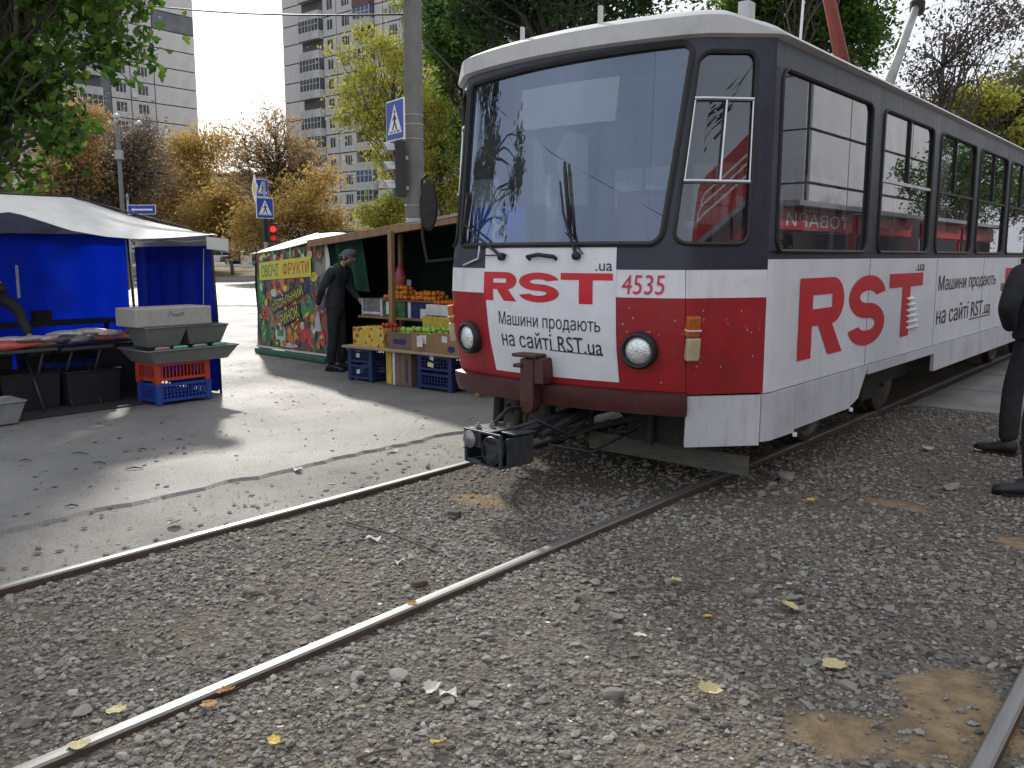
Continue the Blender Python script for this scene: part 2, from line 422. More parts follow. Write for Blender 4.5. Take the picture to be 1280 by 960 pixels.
# road beyond the stalls, its kerb and the verge on its far side
K0, K1 = cf(-70, 27), cf(70, 27)
def strip(name, m, y0, y1, z0, z1=None, w=160):
    z1 = z0 if z1 is None else z1
    mb = MB(); mb.add([cf(-w, y0, z0), cf(w, y0, z0), cf(w, y1, z1), cf(-w, y1, z1)], [(0, 1, 2, 3)])
    o = mb.build(name, m); return tag(o, kind='structure')
strip('road', M_road, 27.0, 56, 0.006)
M_kerb = mat('kerb_concrete', (.32, .31, .29), .85, var=.25, bump=.3, dirt=(.1, .1, .09))
mb = MB(); mb.box(cf(-9.6, 27.0, .0), (16, .16, .05), YAW); tag(mb.build('kerb', M_kerb), kind='structure')
mb = MB(); mb.box(cf(0, 56, .05), (200, .2, .26), YAW); tag(mb.build('far_kerb', M_kerb), kind='structure')
M_leafy = ground_mat('leafy_verge', [(.05, .055, .02), (.15, .11, .045), (.27, .19, .06)], [.35, .5, .66], 1.1, .95, .9, 12., 5.)
strip('verge', M_leafy, 56.1, 84, 0.14, .55)
strip('far_path', M_road, 84, 90, .56, .62)
strip('far_verge', M_leafy, 90, 400, .6, 1.6, 400)
mb = MB(); mb.box(cf(0, 83.9, .62), (200, .25, .3), YAW); tag(mb.build('path_kerb', mat('whitewashed_kerb', (.7, .7, .68), .8)), kind='structure')
mb = MB()
for k, (xr, w) in enumerate([(-11.2, 5.5), (-4.5, 5)]):
    mb.box(cf(xr * 1.0, 18.6 + k, .004 + 0), (w, .12, .003), YAW + .05)
tag(mb.build('faded_road_line', mat('worn_white_paint', (.5, .5, .48), .7, var=.4, scale=20)), kind='structure')

# gravel bed
RAILS = (-4.272, -2.657, -0.463)
DIRT = [(-.60, 3.10, .20, .40, .35), (-.92, 2.70, .16, .15, .2), (-.36, 4.6, .18, .55, .1), (-1.5, 5.6, .16, .10, 0), (-.75, 5.3, .15, .10, .2), (-3.6, 4.05, .22, .12, .3)]
def dirt_mask(x, y):
    x = np.asarray(x, float); y = np.asarray(y, float); m = np.zeros_like(x)
    nz = .30 * np.sin(x * 9.1 + y * 5.3) * np.sin(y * 7.7 - x * 3.1) + .2 * np.sin(x * 23 + 1.3) * np.sin(y * 19)
    for cx, cy, rx, ry, a in DIRT:
        dx, dy = x - cx, y - cy; u = dx * math.cos(a) + dy * math.sin(a); v = -dx * math.sin(a) + dy * math.cos(a)
        d = np.sqrt((u / rx) ** 2 + (v / ry) ** 2) + nz
        m = np.maximum(m, np.clip((1.15 - d) / .35, 0, 1))
    return m
def gh(x, y):
    """height of the gravel surface"""
    x = np.asarray(x, float); y = np.asarray(y, float)
    h = -.006 + .008 * np.sin(x * 2.3 + y * 1.1) * np.sin(y * 1.7 - .6) +   .004 * np.sin(x * 6.1 - y * 3.7) * np.sin(y * 5.2 + x)
    for r in RAILS: h = h - .012 * np.exp(-((x - r) / .09) ** 2)
    return h
M_bed = bpy.data.materials.new('gravel_fines'); M_bed.use_nodes = True
nt = M_bed.node_tree; b = nt.nodes['Principled BSDF']; b.inputs['Roughness'].default_value = .95; b.inputs['Specular IOR Level'].default_value = .25
geo = nd(nt, 'ShaderNodeNewGeometry')
vor = nd(nt, 'ShaderNodeTexVoronoi', Scale=55.0); nt.links.new(geo.outputs['Position'], vor.inputs['Vector'])
rp = nd(nt, 'ShaderNodeValToRGB'); el = rp.color_ramp.elements
for c, p in [((.035, .032, .027), 0), ((.075, .069, .058), .35), ((.12, .111, .094), .7), ((.20, .185, .16), 1)]:  # fines darkened to put shade into the gaps between stones
    e = el[0] if p == 0 else (el[1] if p == 1 else el.new(p)); e.position = p; e.color = c4(c)
sp = nd(nt, 'ShaderNodeSeparateColor'); nt.links.new(vor.outputs['Color'], sp.inputs['Color']); nt.links.new(sp.outputs['Red'], rp.inputs['Fac'])
no = nd(nt, 'ShaderNodeTexNoise', Scale=1.3, Detail=7.0); nt.links.new(geo.outputs['Position'], no.inputs['Vector'])
mr = nd(nt, 'ShaderNodeMapRange'); mr.inputs['From Min'].default_value = .42; mr.inputs['From Max'].default_value = .68; mr.inputs['To Max'].default_value = .6
nt.links.new(no.outputs['Fac'], mr.inputs['Value'])
mx = nd(nt, 'ShaderNodeMix', data_type='RGBA'); mx.inputs['B'].default_value = (.15, .118, .08, 1)
nt.links.new(rp.outputs['Color'], mx.inputs['A']); nt.links.new(mr.outputs['Result'], mx.inputs['Factor'])
at = nd(nt, 'ShaderNodeAttribute', attribute_name='soil')
n5 = nd(nt, 'ShaderNodeTexNoise', Scale=14.0, Detail=6.0); nt.links.new(geo.outputs['Position'], n5.inputs['Vector'])
r5 = nd(nt, 'ShaderNodeValToRGB'); r5.color_ramp.elements[0].color = (.17, .12, .07, 1); r5.color_ramp.elements[1].color = (.32, .235, .14, 1)
r5.color_ramp.elements[0].position = .3; r5.color_ramp.elements[1].position = .7
nt.links.new(n5.outputs['Fac'], r5.inputs['Fac'])
m3 = nd(nt, 'ShaderNodeMix', data_type='RGBA'); nt.links.new(r5.outputs['Color'], m3.inputs['B'])
nt.links.new(mx.outputs['Result'], m3.inputs['A']); nt.links.new(at.outputs['Fac'], m3.inputs['Factor'])
nt.links.new(m3.outputs['Result'], b.inputs['Base Color'])
bp = nd(nt, 'ShaderNodeBump', Strength=.8, Distance=.012); nt.links.new(vor.outputs['Distance'], bp.inputs['Height'])
nt.links.new(bp.outputs['Normal'], b.inputs['Normal'])

nx, ny = 170, 300
gx, gy = np.meshgrid(np.linspace(-4.30, 4.2, nx), np.linspace(-3.0, 12.0, ny))
gz = gh(gx, gy); V = np.stack([gx.ravel(), gy.ravel(), gz.ravel()], 1)
ii = np.arange(nx * ny).reshape(ny, nx); Fq = np.stack([ii[:-1, :-1].ravel(), ii[:-1, 1:].ravel(), ii[1:, 1:].ravel(), ii[1:, :-1].ravel()], 1)
me = np_mesh('gravel_bed', V, Fq, M_bed, smooth=True)
a = me.attributes.new('soil', 'FLOAT', 'POINT'); a.data.foreach_set('value', dirt_mask(V[:, 0], V[:, 1]).astype(np.float32))
bed = bpy.data.objects.new('gravel_bed', me); link(bed); tag(bed, kind='structure')
mb = MB(); mb.poly([(-4.3, 12, -.03), (4.2, 12, -.03), (4.2, 80, -.03), (-4.3, 80, -.03)]); tag(mb.build('track_ballast', M_bed), kind='structure')
mb = MB(); mb.poly([(4.2, -40, -.03), (60, -40, -.03), (60, 80, -.03), (4.2, 80, -.03)]); mb.poly([(-4.3, -40, -.03), (4.2, -40, -.03), (4.2, -3, -.03), (-4.3, -3, -.03)])
tag(mb.build('market_path', M_strip), kind='structure')
mb = MB(); mb.poly([(-60, -60, -.004), (-5.5, -60, -.004), (-5.5, -14, -.004), (-60, -14, -.004)]); tag(mb.build('rear_asphalt', M_asph), kind='structure')

# --- loose stones
ICO_V = []; bm = bmesh.new(); bmesh.ops.create_icosphere(bm, subdivisions=1, radius=1.0)
ICO_V = np.array([v.co[:] for v in bm.verts]); ICO_F = np.array([[v.index for v in f.verts] for f in bm.faces]); bm.free()
bm = bmesh.new(); bmesh.ops.create_icosphere(bm, subdivisions=2, radius=1.0)
ICO2_V = np.array([v.co[:] for v in bm.verts]); ICO2_F = np.array([[v.index for v in f.verts] for f in bm.faces]); bm.free()
def stone_shape(k, base=ICO_V, cuts=6):
    r = np.random.default_rng(100 + k); v = base * (1 + r.uniform(-.12, .12, (len(base), 1)))
    for _ in range(cuts):
        n = r.normal(size=3); n /= np.linalg.norm(n); d = r.uniform(.45, .8)
        over = v @ n - d; v = v - np.outer(np.maximum(over, 0), n)
    return v * np.array([1.0, r.uniform(.55, .9), r.uniform(.28, .6)])
def project(x, y, z):
    q = np.stack([x, y, z - CAM_H], 1); fwv = np.array([FW.x * math.cos(PITCH), FW.y * math.cos(PITCH), -math.sin(PITCH)])
    rtv = np.array(RT[:]); upv = np.cross(rtv, fwv); w = q @ fwv
    return 640 + F_PX * (q @ rtv) / np.maximum(w, .05), 480 - F_PX * (q @ upv) / np.maximum(w, .05), w
M_stone = attr_mat('gravel_stone', [(.065, .062, .055), (.145, .138, .125), (.215, .205, .185), (.26, .24, .205), (.30, .288, .263), (.205, .168, .12), (.45, .43, .395)], .9, .4, 70.0, noise_amt=.3)
shapes = [stone_shape(k) for k in range(14)]
def scatter(n, x0, x1, y0, y1, smin, smax, seed, brown=False):
    r = np.random.default_rng(seed); x = r.uniform(x0, x1, n); y = r.uniform(y0, y1, n)
    s = smin * (smax / smin) ** (r.uniform(0, 1, n) ** 2.0)
    u, v, w = project(x, y, np.zeros(n))
    keep = (w > .3) & (u > -260) & (u < 1560) & (v < 1240)
    for rr in RAILS: keep &= np.abs(x - rr) > .045
    keep &= r.uniform(0, 1, n) > dirt_mask(x, y) * .82
    # patches of fines where fewer stones lie
    patch = np.sin(x * 3.3 + 1.7 * np.sin(y * 1.9)) * np.sin(y * 2.6 + 1.1 * np.sin(x * 2.3))
    keep &= r.uniform(0, 1, n) < .62 + .45 * patch
    x, y, s = x[keep], y[keep], s[keep]; return x, y, s
parts = [scatter(88000, -4.22, 1.6, .2, 4.6, .0055, .024, 1), scatter(5500, -4.22, 1.6, .2, 4.8, .013, .03, 5), scatter(34000, -4.22, 1.2, 4.6, 9.5, .007, .026, 2), scatter(3500, -4.22, 1.6, 4.6, 9.5, .016, .034, 3)]
x = np.concatenate([p[0] for p in parts]); y = np.concatenate([p[1] for p in parts]); s = np.concatenate([p[2] for p in parts])
n = len(x); r = np.random.default_rng(4); kind = r.integers(0, len(shapes), n); az = r.uniform(0, 6.283, n); tl = r.normal(0, .25, n)
SV = np.stack(shapes)[kind] * s[:, None, None]
ca, sa, ct, st = np.cos(az), np.sin(az), np.cos(tl), np.sin(tl)
X1 = SV[..., 0]; Y1 = SV[..., 1] * ct[:, None] - SV[..., 2] * st[:, None]; Z1 = SV[..., 1] * st[:, None] + SV[..., 2] * ct[:, None]
VX = X1 * ca[:, None] - Y1 * sa[:, None] + x[:, None]; VY = X1 * sa[:, None] + Y1 * ca[:, None] + y[:, None]
VZ = Z1 + (gh(x, y) + s * .17)[:, None]
V = np.stack([VX.ravel(), VY.ravel(), VZ.ravel()], 1)
Fc = (ICO_F[None] + (np.arange(n) * len(ICO_V))[:, None, None]).reshape(-1, 3)
# browner, dustier stones between the rails; greyer, darker right of them
br = np.where((x < -2.66), .30, 0.0); val = np.clip(r.beta(1.5, 1.7, n) * (1 - br * .2) + br * .18 * r.uniform(0, 1, n), 0, 1)
me = np_mesh('gravel', V, Fc, M_stone, rnd=np.repeat(val, len(ICO_F)))
gv = bpy.data.objects.new('gravel', me); link(gv, bed); tag(gv, kind='stuff')

# larger stones that can be picked out one by one
big = []
for k in range(10):
    v = stone_shape(40 + k, ICO2_V, 11)
    big.append(np_mesh('stone', v, ICO2_F, M_stone, rnd=np.full(len(ICO2_F), [.3, .45, .55, .62, .7, .35, .5, .8, .58, .4][k])))
def stone(x, y, s, k, rz=0., sz=1.0):
    o = bpy.data.objects.new('stone', big[k]); link(o, bed); o.location = (x, y, float(gh(x, y)) + s * .22 * sz)
    o.scale = (s, s, s * sz); o.rotation_euler = (rnd.gauss(0, .15), rnd.gauss(0, .15), rz); return o
for (x_, y_, s_, k_) in [(-2.24, 2.08, .062, 4), (-2.36, 1.98, .042, 2), (-2.93, 1.085, .05, 5), (-2.86, 1.22, .05, 2), (-1.55, 2.45, .048, 1), (-1.42, 3.72, .05, 3), (-1.9, 3.0, .045, 6),
                         (-.33, 3.35, .06, 3), (-.27, 3.6, .05, 1), (-.52, 2.52, .05, 6), (-.95, 3.05, .045, 8), (-3.1, 2.35, .045, 0), (-3.35, 2.2, .05, 1), (-1.35, 6.2, .09, 4), (-2.28, 5.72, .10, 6), (-4.45, 4.45, .04, 3), (-3.47, 3.66, .05, 5)]:
    stone(x_, y_, s_, k_, rnd.uniform(0, 6.28))
cnt = 0
while cnt < 140:
    x_, y_ = rnd.uniform(-4.2, .6), .4 + 5.6 * rnd.random() ** 1.3
    u, v, w = project(np.array([x_]), np.array([y_]), np.array([0.]))
    if not (-40 < u[0] < 1320 and v[0] < 1000) or min(abs(x_ - q) for q in RAILS) < .075 or dirt_mask([x_], [y_])[0] > .6: continue
    stone(x_, y_, rnd.uniform(.019, .037) * (1 + .08 * y_), rnd.randrange(10), rnd.uniform(0, 6.28), rnd.uniform(.7, 1.1)); cnt += 1

# rails
M_rail_top = mat('polished_rail_head', (.24, .237, .228), .52, .7, var=.3, scale=9, stretch=(1, .1, 1), dirt=(.3, .25, .2), dirt_amt=.25, dirt_scale=6)
M_rail_side = mat('rusty_rail_web', (.10, .065, .045), .85, .2, var=.3, scale=20, bump=.3)
def rail(xc, label, y0=-6., y1=80.):
    r0 = empty('tram_rail', (xc, 0, 0), label=label, cat='rail', group='tram rails')
    prof = [(-.029, .012), (-.021, .0195), (0, .021), (.021, .0195), (.029, .012)]
    mb = MB(); ysr = [y0] + list(np.linspace(0, 12, 25)) + [y1]
    for i in range(len(ysr) - 1):
        for j in range(4):
            a, b_ = prof[j], prof[j + 1]
            mb.add([(a[0], ysr[i], a[1]), (b_[0], ysr[i], b_[1]), (b_[0], ysr[i + 1], b_[1]), (a[0], ysr[i + 1], a[1])], [(0, 1, 2, 3)])
    mb.build('rail_head', M_rail_top, r0, smooth=True, local=True)
    mb = MB()
    for sx in (-1, 1):
        mb.add([(sx * .0295, y0, .0115), (sx * .0295, y1, .0115), (sx * .028, y1, -.025), (sx * .028, y0, -.025)], [(0, 1, 2, 3)])
        mb.add([(sx * .028, y0, -.025), (sx * .028, y1, -.025), (sx * .012, y1, -.04), (sx * .012, y0, -.04)], [(0, 1, 2, 3)])
        mb.add([(sx * .012, y0, -.04), (sx * .012, y1, -.04), (sx * .07, y1, -.13), (sx * .07, y0, -.13)], [(0, 1, 2, 3)])
    mb.build('rail_web', M_rail_side, r0, local=True)
rail(RAILS[0], 'shiny steel rail along the edge of the asphalt')
rail(RAILS[1], 'shiny steel rail running through the middle of the gravel')
rail(RAILS[2], 'steel rail end in the bottom right corner beside ochre soil')

# concrete crossing slabs beside the tram
for i, (y0, y1) in enumerate([(9.5, 10.95), (11.0, 12.5), (12.55, 14.0), (14.05, 15.5)]):
    for j, (x0, x1) in enumerate([(-2.52, -.55), (-.38, 1.6)]):
        mb = MB(); mb.span((x0, y0, -.08), (x1, y1, .012 + .004 * ((i + j) % 3)))
        o = mb.build('concrete_slab', M_conc, bevel=.012); tag(o, kind='structure')
# ------------------------------------------------------------------ tram
TC = -3.46
W_T = [(.25, .86), (.60, .90), (.72, .91), (1.0, .922), (1.28, .927), (1.45, .92), (1.6, .91), (2.9, .92)]
Y_T = [(.25, 4.80), (.60, 4.745), (.72, 4.72), (1.0, 4.66), (1.28, 4.645), (1.45, 4.65), (1.6, 4.665), (2.9, 4.865)]
def lut(t, z): return float(np.interp(z, [a for a, _ in t], [b for _, b in t]))
def t_raw(p, z):
    a = abs(p); s = 1 if p >= 0 else -1; w = lut(W_T, z); yc = lut(Y_T, z)
    if a <= 1: x, y = a * w, yc - .15 * (1 - a * a)
    elif a <= 2: t = a - 1; x, y = w + (1.26 - w) * t, yc + (5.15 - yc) * t
    else: x, y = 1.26, 5.15 + (a - 2) * .63
    return s * x, y
def t_s(p, z):
    if 0.86 < abs(p) < 2.14:
        q = [t_raw(p + d, z) for d in (-.11, -.073, -.037, 0, .037, .073, .11)]
        return Vector((TC + sum(a for a, _ in q) / 7, sum(b for _, b in q) / 7, z))
    x, y = t_raw(p, z); return Vector((TC + x, y, z))
def TS(p, z, off=0.0):
    v = t_s(p, z)
    if off == 0: return v
    dp = t_s(p + .02, z) - t_s(p - .02, z); dz = t_s(p, z + .02) - t_s(p, z - .02)
    n = dp.cross(dz).normalized(); return v + n * off
def pY(y): return 2 + (y - 5.15) / .63
def bil(q, u, v):
    p = [q[0][i] * (1 - u) * (1 - v) + q[1][i] * u * (1 - v) + q[2][i] * u * v + q[3][i] * (1 - u) * v for i in (0, 1)]; return p
def t_patch(mb, q, off0=-.03, off1=0.0, mi=0, nu=None, nv=None):
    """q: (p,z) corners bl, br, tr, tl"""
    ps = [c[0] for c in q]; lo, hi = min(ps), max(ps)
    if nu is None: nu = 1 if min(abs(lo), abs(hi)) > 2.14 and lo * hi > 0 else max(2, math.ceil((min(hi, 2.2) - max(lo, -2.2)) / .055))
    if nv is None: nv = max(1, math.ceil((max(c[1] for c in q) - min(c[1] for c in q)) / .16)) if lo < 2.2 and hi > -2.2 else 1
    mb.slab(lambda u, v: TS(*bil(q, u, v), off0), lambda u, v: TS(*bil(q, u, v), off1), nu, nv, mi); return mb
def rect(p0, p1, z0, z1): return [(p0, z0), (p1, z0), (p1, z1), (p0, z1)]

D = (.09, .08, .07)
M_navy = mat('navy_paint', (.016, .021, .040), .36, var=.25, scale=5, dirt=(.07, .07, .075), dirt_amt=.3, dirt_scale=4, bump=.09, bscale=9, streak=.22, streak_col=(.10, .10, .11))
M_red = mat('red_paint', (.33, .013, .018), .36, var=.15, scale=4, dirt=(.16, .02, .025), dirt_amt=.55, dirt_scale=5, bump=.10, bscale=9, streak=.35, streak_col=(.11, .02, .02))
M_twhite = mat('white_paint', (.74, .74, .76), .45, var=.07, scale=4, dirt=(.4, .38, .36), dirt_amt=.4, dirt_scale=5, bump=.08, bscale=10, streak=.4, streak_col=(.34, .30, .26))
M_vinyl = mat('white_vinyl', (.72, .73, .77), .38, var=.05, scale=3, dirt=(.48, .46, .44), dirt_amt=.32, dirt_scale=4, bump=.32, bscale=4.5, streak=.28, streak_col=(.42, .39, .36))
M_vred = mat('red_vinyl', (.55, .012, .022), .4, var=.1, scale=6)
M_vpink = mat('crimson_number_paint', (.55, .02, .085), .45, var=.12, scale=12)
M_vblk = mat('black_vinyl', (.02, .02, .022), .45)
M_rubber = mat('black_rubber', (.014, .014, .015), .55, var=.3)
M_roof = mat('grey_roof_paint', (.56, .56, .55), .55, var=.1, scale=3, dirt=(.22, .21, .2), dirt_amt=.55, dirt_scale=3, bump=.05, bscale=12)
M_maroon = mat('maroon_bumper_paint', (.07, .018, .018), .5, var=.3, scale=10, dirt=(.05, .03, .025), dirt_amt=.5, bump=.08, bscale=20)
M_black = mat('underframe_black', (.018, .017, .016), .75, var=.4, scale=12, bump=.2)
M_iron = mat('coupler_iron', (.055, .065, .075), .5, .6, var=.4, scale=14, dirt=(.12, .07, .04), dirt_amt=.4, bump=.2, bscale=40)
M_chrome = mat('aluminium_bar', (.62, .63, .65), .32, .9, var=.1)
M_skirt = mat('white_skirt_paint', (.58, .58, .62), .5, var=.08, dirt=(.22, .2, .18), dirt_amt=.55, dirt_scale=3, bump=.10, bscale=8, streak=.5, streak_col=(.26, .22, .18))
M_glass = glass_mat('window_glass', (.60, .66, .68), (.22, .85), 0.0, .03)
M_qglass = glass_mat('cab_window_glass', (.45, .49, .52), (.11, .85), 0.0, .03)
M_fglass = glass_mat('tinted_far_glass', (.33, .36, .38), (.12, .9), 0.0, .04)  # far panes darkened to cut the bright sky seen through the tram
M_wglass = glass_mat('windscreen_glass', (.66, .71, .76), (.19, .9), 0.0, .05, (.62, .74, 1, 1))  # gloss tinted blue in place of a blue sky behind the camera
M_plastic = mat('interior_laminate', (.22, .225, .23), .6, var=.1)
M_floor = mat('interior_floor', (.07, .065, .06), .8)
M_seat = mat('seat_vinyl', (.08, .03, .025), .5)
M_lens = mat('headlamp_glass', (.75, .77, .78), .12, .55, var=.3, scale=30, spec=.8, bump=.3, bscale=90)
M_amber = mat('amber_lens', (.42, .11, .02), .3, var=.15, scale=30)
M_clearlens = mat('yellowed_lens', (.45, .38, .24), .35, var=.15, scale=30)
M_steel = mat('worn_steel', (.3, .3, .3), .4, .8, var=.3, scale=12)

TRAM = empty('tram', (TC, 4.5, 0), label='red, white and dark blue tram numbered 4535 standing on the rails', cat='tram')
def tp(mb, name, m, smooth=True, parent=None, angle=35): return mb.build(name, m, parent or TRAM, smooth=smooth, angle=angle if smooth else None)
Y_END = 18.7; PE = pY(Y_END)
ZB, ZE = .70, 2.80
# painted shells
mb = MB(); t_patch(mb, rect(-1.0, 1.06, ZB, 1.27)); tp(mb, 'front_panel', M_red)
mb = MB(); t_patch(mb, rect(1.066, 1.97, .685, 1.272)); tp(mb, 'corner_panel', M_red)
mb = MB(); t_patch(mb, rect(-1.97, -1.006, .685, 1.272)); tp(mb, 'corner_panel', M_red)
for a, b_ in ((-1.0, 1.06), (1.066, 1.97), (-1.97, -1.006)):
    mb = MB(); t_patch(mb, rect(a, b_, 1.272, 1.438)); tp(mb, 'white_stripe', M_twhite)
for sgn in (1, -1):
    q = rect(1.974, PE, .68, 1.50) if sgn > 0 else rect(-PE, -1.974, .68, 1.50)
    mb = MB()
    if sgn > 0: t_patch(mb, rect(1.974, 2.3, .68, 1.50)); t_patch(mb, rect(2.3, PE, .68, 1.50))
    else: t_patch(mb, rect(-2.3, -1.974, .68, 1.50)); t_patch(mb, rect(-PE, -2.3, .68, 1.50))
    tp(mb, 'advert_panel', M_vinyl)
# windscreen and quarter windows: (p,z) corners
WS = [(-.90, 1.59), (.875, 1.59), (.955, 2.757), (-.955, 2.72)]
QR = [(.955, 1.59), (1.73, 1.59), (1.71, 2.70), (1.005, 2.70)]
QL = [(-1.73, 1.59), (-.975, 1.59), (-1.005, 2.70), (-1.71, 2.70)]
mb = MB()
t_patch(mb, rect(-1.974, 1.974, 1.44, 1.589))
t_patch(mb, [(-.955, 2.7205), (.955, 2.7575), (.955, ZE), (-.955, ZE)]); t_patch(mb, rect(.9555, 1.974, 2.736, ZE)); t_patch(mb, rect(-1.974, -.9555, 2.736, ZE))
for s_ in (1, -1):
    def mir(q): return q if s_ > 0 else [(-q[1][0], q[1][1]), (-q[0][0], q[0][1]), (-q[3][0], q[3][1]), (-q[2][0], q[2][1])]
    e0 = .875 if s_ > 0 else .90
    t_patch(mb, mir([(e0, 1.5895), (.955 if s_ > 0 else .975, 1.5895), (1.005, 2.7355), (.955, 2.7355)]), nu=4)
    t_patch(mb, mir([(1.005, 2.70), (1.71, 2.70), (1.71, 2.7355), (1.005, 2.7355)]))
    t_patch(mb, mir([(1.73, 1.5895), (1.974, 1.5895), (1.974, 2.7355), (1.71, 2.7355)]))
tp(mb, 'front_surround', M_navy, angle=50)
WIN = [(5.21, 6.87), (7.14, 8.55), (8.80, 10.16), (10.39, 11.74), (11.98, 13.33), (13.57, 14.93), (15.16, 16.52), (16.76, 18.1)]
ZW0, ZW1 = 1.55, 2.625
for s_ in (1, -1):
    mb = MB()
    def R(y0, y1, z0, z1):
        a, b_ = (pY(y0), pY(y1)) if s_ > 0 else (-pY(y1), -pY(y0)); t_patch(mb, rect(a, b_, z0, z1))
    R(5.1336, Y_END, 1.502, ZW0); R(5.1336, Y_END, ZW1, ZE)
    ed = [5.1336] + [e for w in WIN for e in w] + [Y_END]
    for k in range(0, len(ed), 2): R(ed[k], ed[k + 1], ZW0, ZW1)
    tp(mb, 'side_window_band', M_navy, angle=50)

def rounded(r_u, r_v, n=6):
    L = []
    for cx, cy, a0 in ((1 - r_u, r_v, -90), (1 - r_u, 1 - r_v, 0), (r_u, 1 - r_v, 90), (r_u, r_v, 180)):
        L.append([(cx + r_u * math.cos(math.radians(a0 + 90 * k / n)), cy + r_v * math.sin(math.radians(a0 + 90 * k / n))) for k in range(n + 1)])
    return L
def window(q, width, height, radius, glass, seal=.016, name='side_window', nu=1, nv=1, label=None, open_part=None):
    ru, rv = radius / width, radius / height
    corners = rounded(ru, rv); sq = [(1, 0), (1, 1), (0, 1), (0, 0)]
    pane = MB()
    u1 = open_part if open_part else 1.0
    pane.grid(lambda u, v: TS(*bil(q, u, v), -.012), nu, nv)
    w = tp(pane, name, glass, angle=50)
    for L, c in zip(corners, sq):
        mb = MB(); V = [TS(*bil(q, *c), .0005)] + [TS(*bil(q, a, b_), .0005) for a, b_ in L]
        mb.add(V, [(0, k + 1, k) for k in range(1, len(L))]); tp(mb, 'window_corner_trim', M_navy, False, w)
    loop = [p for L in corners for p in L]; dense = []
    for (a, b_), (c, d) in zip(loop, loop[1:] + loop[:1]):
        m_ = max(1, int(max(abs(c - a) * nu, abs(d - b_) * nv)))
        for k in range(m_): dense.append((a + (c - a) * k / m_, b_ + (d - b_) * k / m_))
    mb = MB(); mb.tube([TS(*bil(q, a, b_), .001) for a, b_ in dense], seal, 6, closed=True)
    tp(mb, 'window_seal', M_rubber, True, w)
    return w
ws = window(WS, 1.7, 1.13, .075, M_wglass, .02, 'windscreen', 34, 6)
qws = []
for q in (QR, QL): qws.append(window(q, .42, 1.09, .07, M_qglass, .015, 'quarter_window', 12, 6))
for q, w in ((QR, qws[0]), (QL, qws[1])):
    def at(u, z): # point on quarter window plane at fraction u and height z
        v = (z - 1.59) / 1.11; return TS(*bil(q, u, v), .006)
    for z in (1.955, 2.43):
        mb = MB(); mb.tube([at(.02 + .96 * k / 8, z) for k in range(9)], .011, 6); tp(mb, 'glazing_bar', M_chrome, True, w)
    for u in (.03, .52, .97):
        mb = MB(); mb.tube([at(u, 1.955 + .475 * k / 4) for k in range(5)], .008 if u == .52 else .006, 6); tp(mb, 'glazing_bar', M_chrome, True, w)
for s_ in (1, -1):
    for i, (y0, y1) in enumerate(WIN):
        a, b_ = (pY(y0), pY(y1)) if s_ > 0 else (-pY(y1), -pY(y0))
        w = window(rect(a, b_, ZW0, ZW1), y1 - y0, ZW1 - ZW0, .085, M_glass if s_ > 0 else M_fglass, .014)
        if i > 0:
            xs = TC + s_ * 1.262; zb = 2.10
            mb = MB(); mb.span((xs - .012, y0 + .02, zb - .012), (xs + .004, y1 - .02, zb + .012)); tp(mb, 'slider_rail', M_chrome if i == 1 else M_rubber, False, w)
            mb = MB(); ym = y0 + (y1 - y0) * (.5 if i != 2 else .42); mb.span((xs - .012, ym - .011, zb + .012), (xs + .004, ym + .011, ZW1 - .01)); tp(mb, 'slider_post', M_rubber, False, w)
# roof
def t_rim(p): a = abs(p); return 2.955 if a < 1.3 else (2.955 - .105 * min(1, (a - 1.3) / .8))
def roof_pt(p, r):
    if r < 0:  # lip
        k = -r; return TS(p, 2.778 + .02 * (1 - k), .002 + .033 * (1 - k)) if k < .99 else TS(p, 2.775, -.02)
    e = TS(p, 2.80, .036); zr = t_rim(p); lip = .055
    if r < .08: return Vector((e.x, e.y, 2.797 + (zr - lip * 1.0 - 2.797) * (r / .08)))
    t = (r - .08) / .92; sy = max(e.y, 6.3) if abs(p) < 40 else e.y
    k = t ** 1.5
    z = zr - lip + lip * (1 - (1 - min(1, t * 7)) ** 2) + (3.08 - zr) * math.sin(t * math.pi / 2)
    return Vector((TC + (e.x - TC) * (1 - t), e.y + (sy - e.y) * t, z))
mb = MB()
pp = [-PE] + list(np.linspace(-pY(8), -2.3, 4)) + list(np.linspace(-2.2, 2.2, 81)) + list(np.linspace(2.3, pY(8), 4)) + [PE]
rr = [-1, -.5, 0, .04, .08, .1, .13, .17, .22, .3, .45, .65, .85, 1.0]
mb.grid(lambda u, v: roof_pt(pp[round(u * (len(pp) - 1))], rr[round(v * (len(rr) - 1))]), len(pp) - 1, len(rr) - 1)
tp(mb, 'roof', M_roof, angle=60)
for (p, r, sx, sz) in ((-.45, .14, .02, .10), (.28, .14, .025, .13), (1.62, .16, .07, .10)):
    q = roof_pt(p, r); mb = MB(); mb.box((q.x, q.y, q.z + sz * .3), (sx, .03 if sx < .05 else .09, sz)); mb.build('roof_lug', M_roof, TRAM, bevel=.004)
mb = MB(); q = roof_pt(1.0, .5); mb.lathe([(.11, 0), (.11, .05), (.08, .085), (.0, .09)], (q.x - .1, q.y + .1, q.z - .03), 16); mb.build('roof_vent', M_roof, TRAM, smooth=True, angle=40)
# back wall, floor, ceiling
mb = MB(); mb.span((TC - 1.26, Y_END, .68), (TC + 1.26, Y_END + .05, 2.95)); mb.build('rear_panel', M_navy, TRAM)
mb = MB(); mb.span((TC - 1.22, 5.2, .82), (TC + 1.22, Y_END, .88)); mb.span((TC - .88, 4.75, .82), (TC + .88, 5.199, .88)); mb.build('saloon_floor', M_floor, TRAM)
mb = MB(); mb.span((TC - 1.2, 5.35, 2.70), (TC + 1.2, Y_END, 2.735)); mb.build('saloon_ceiling', M_plastic, TRAM)
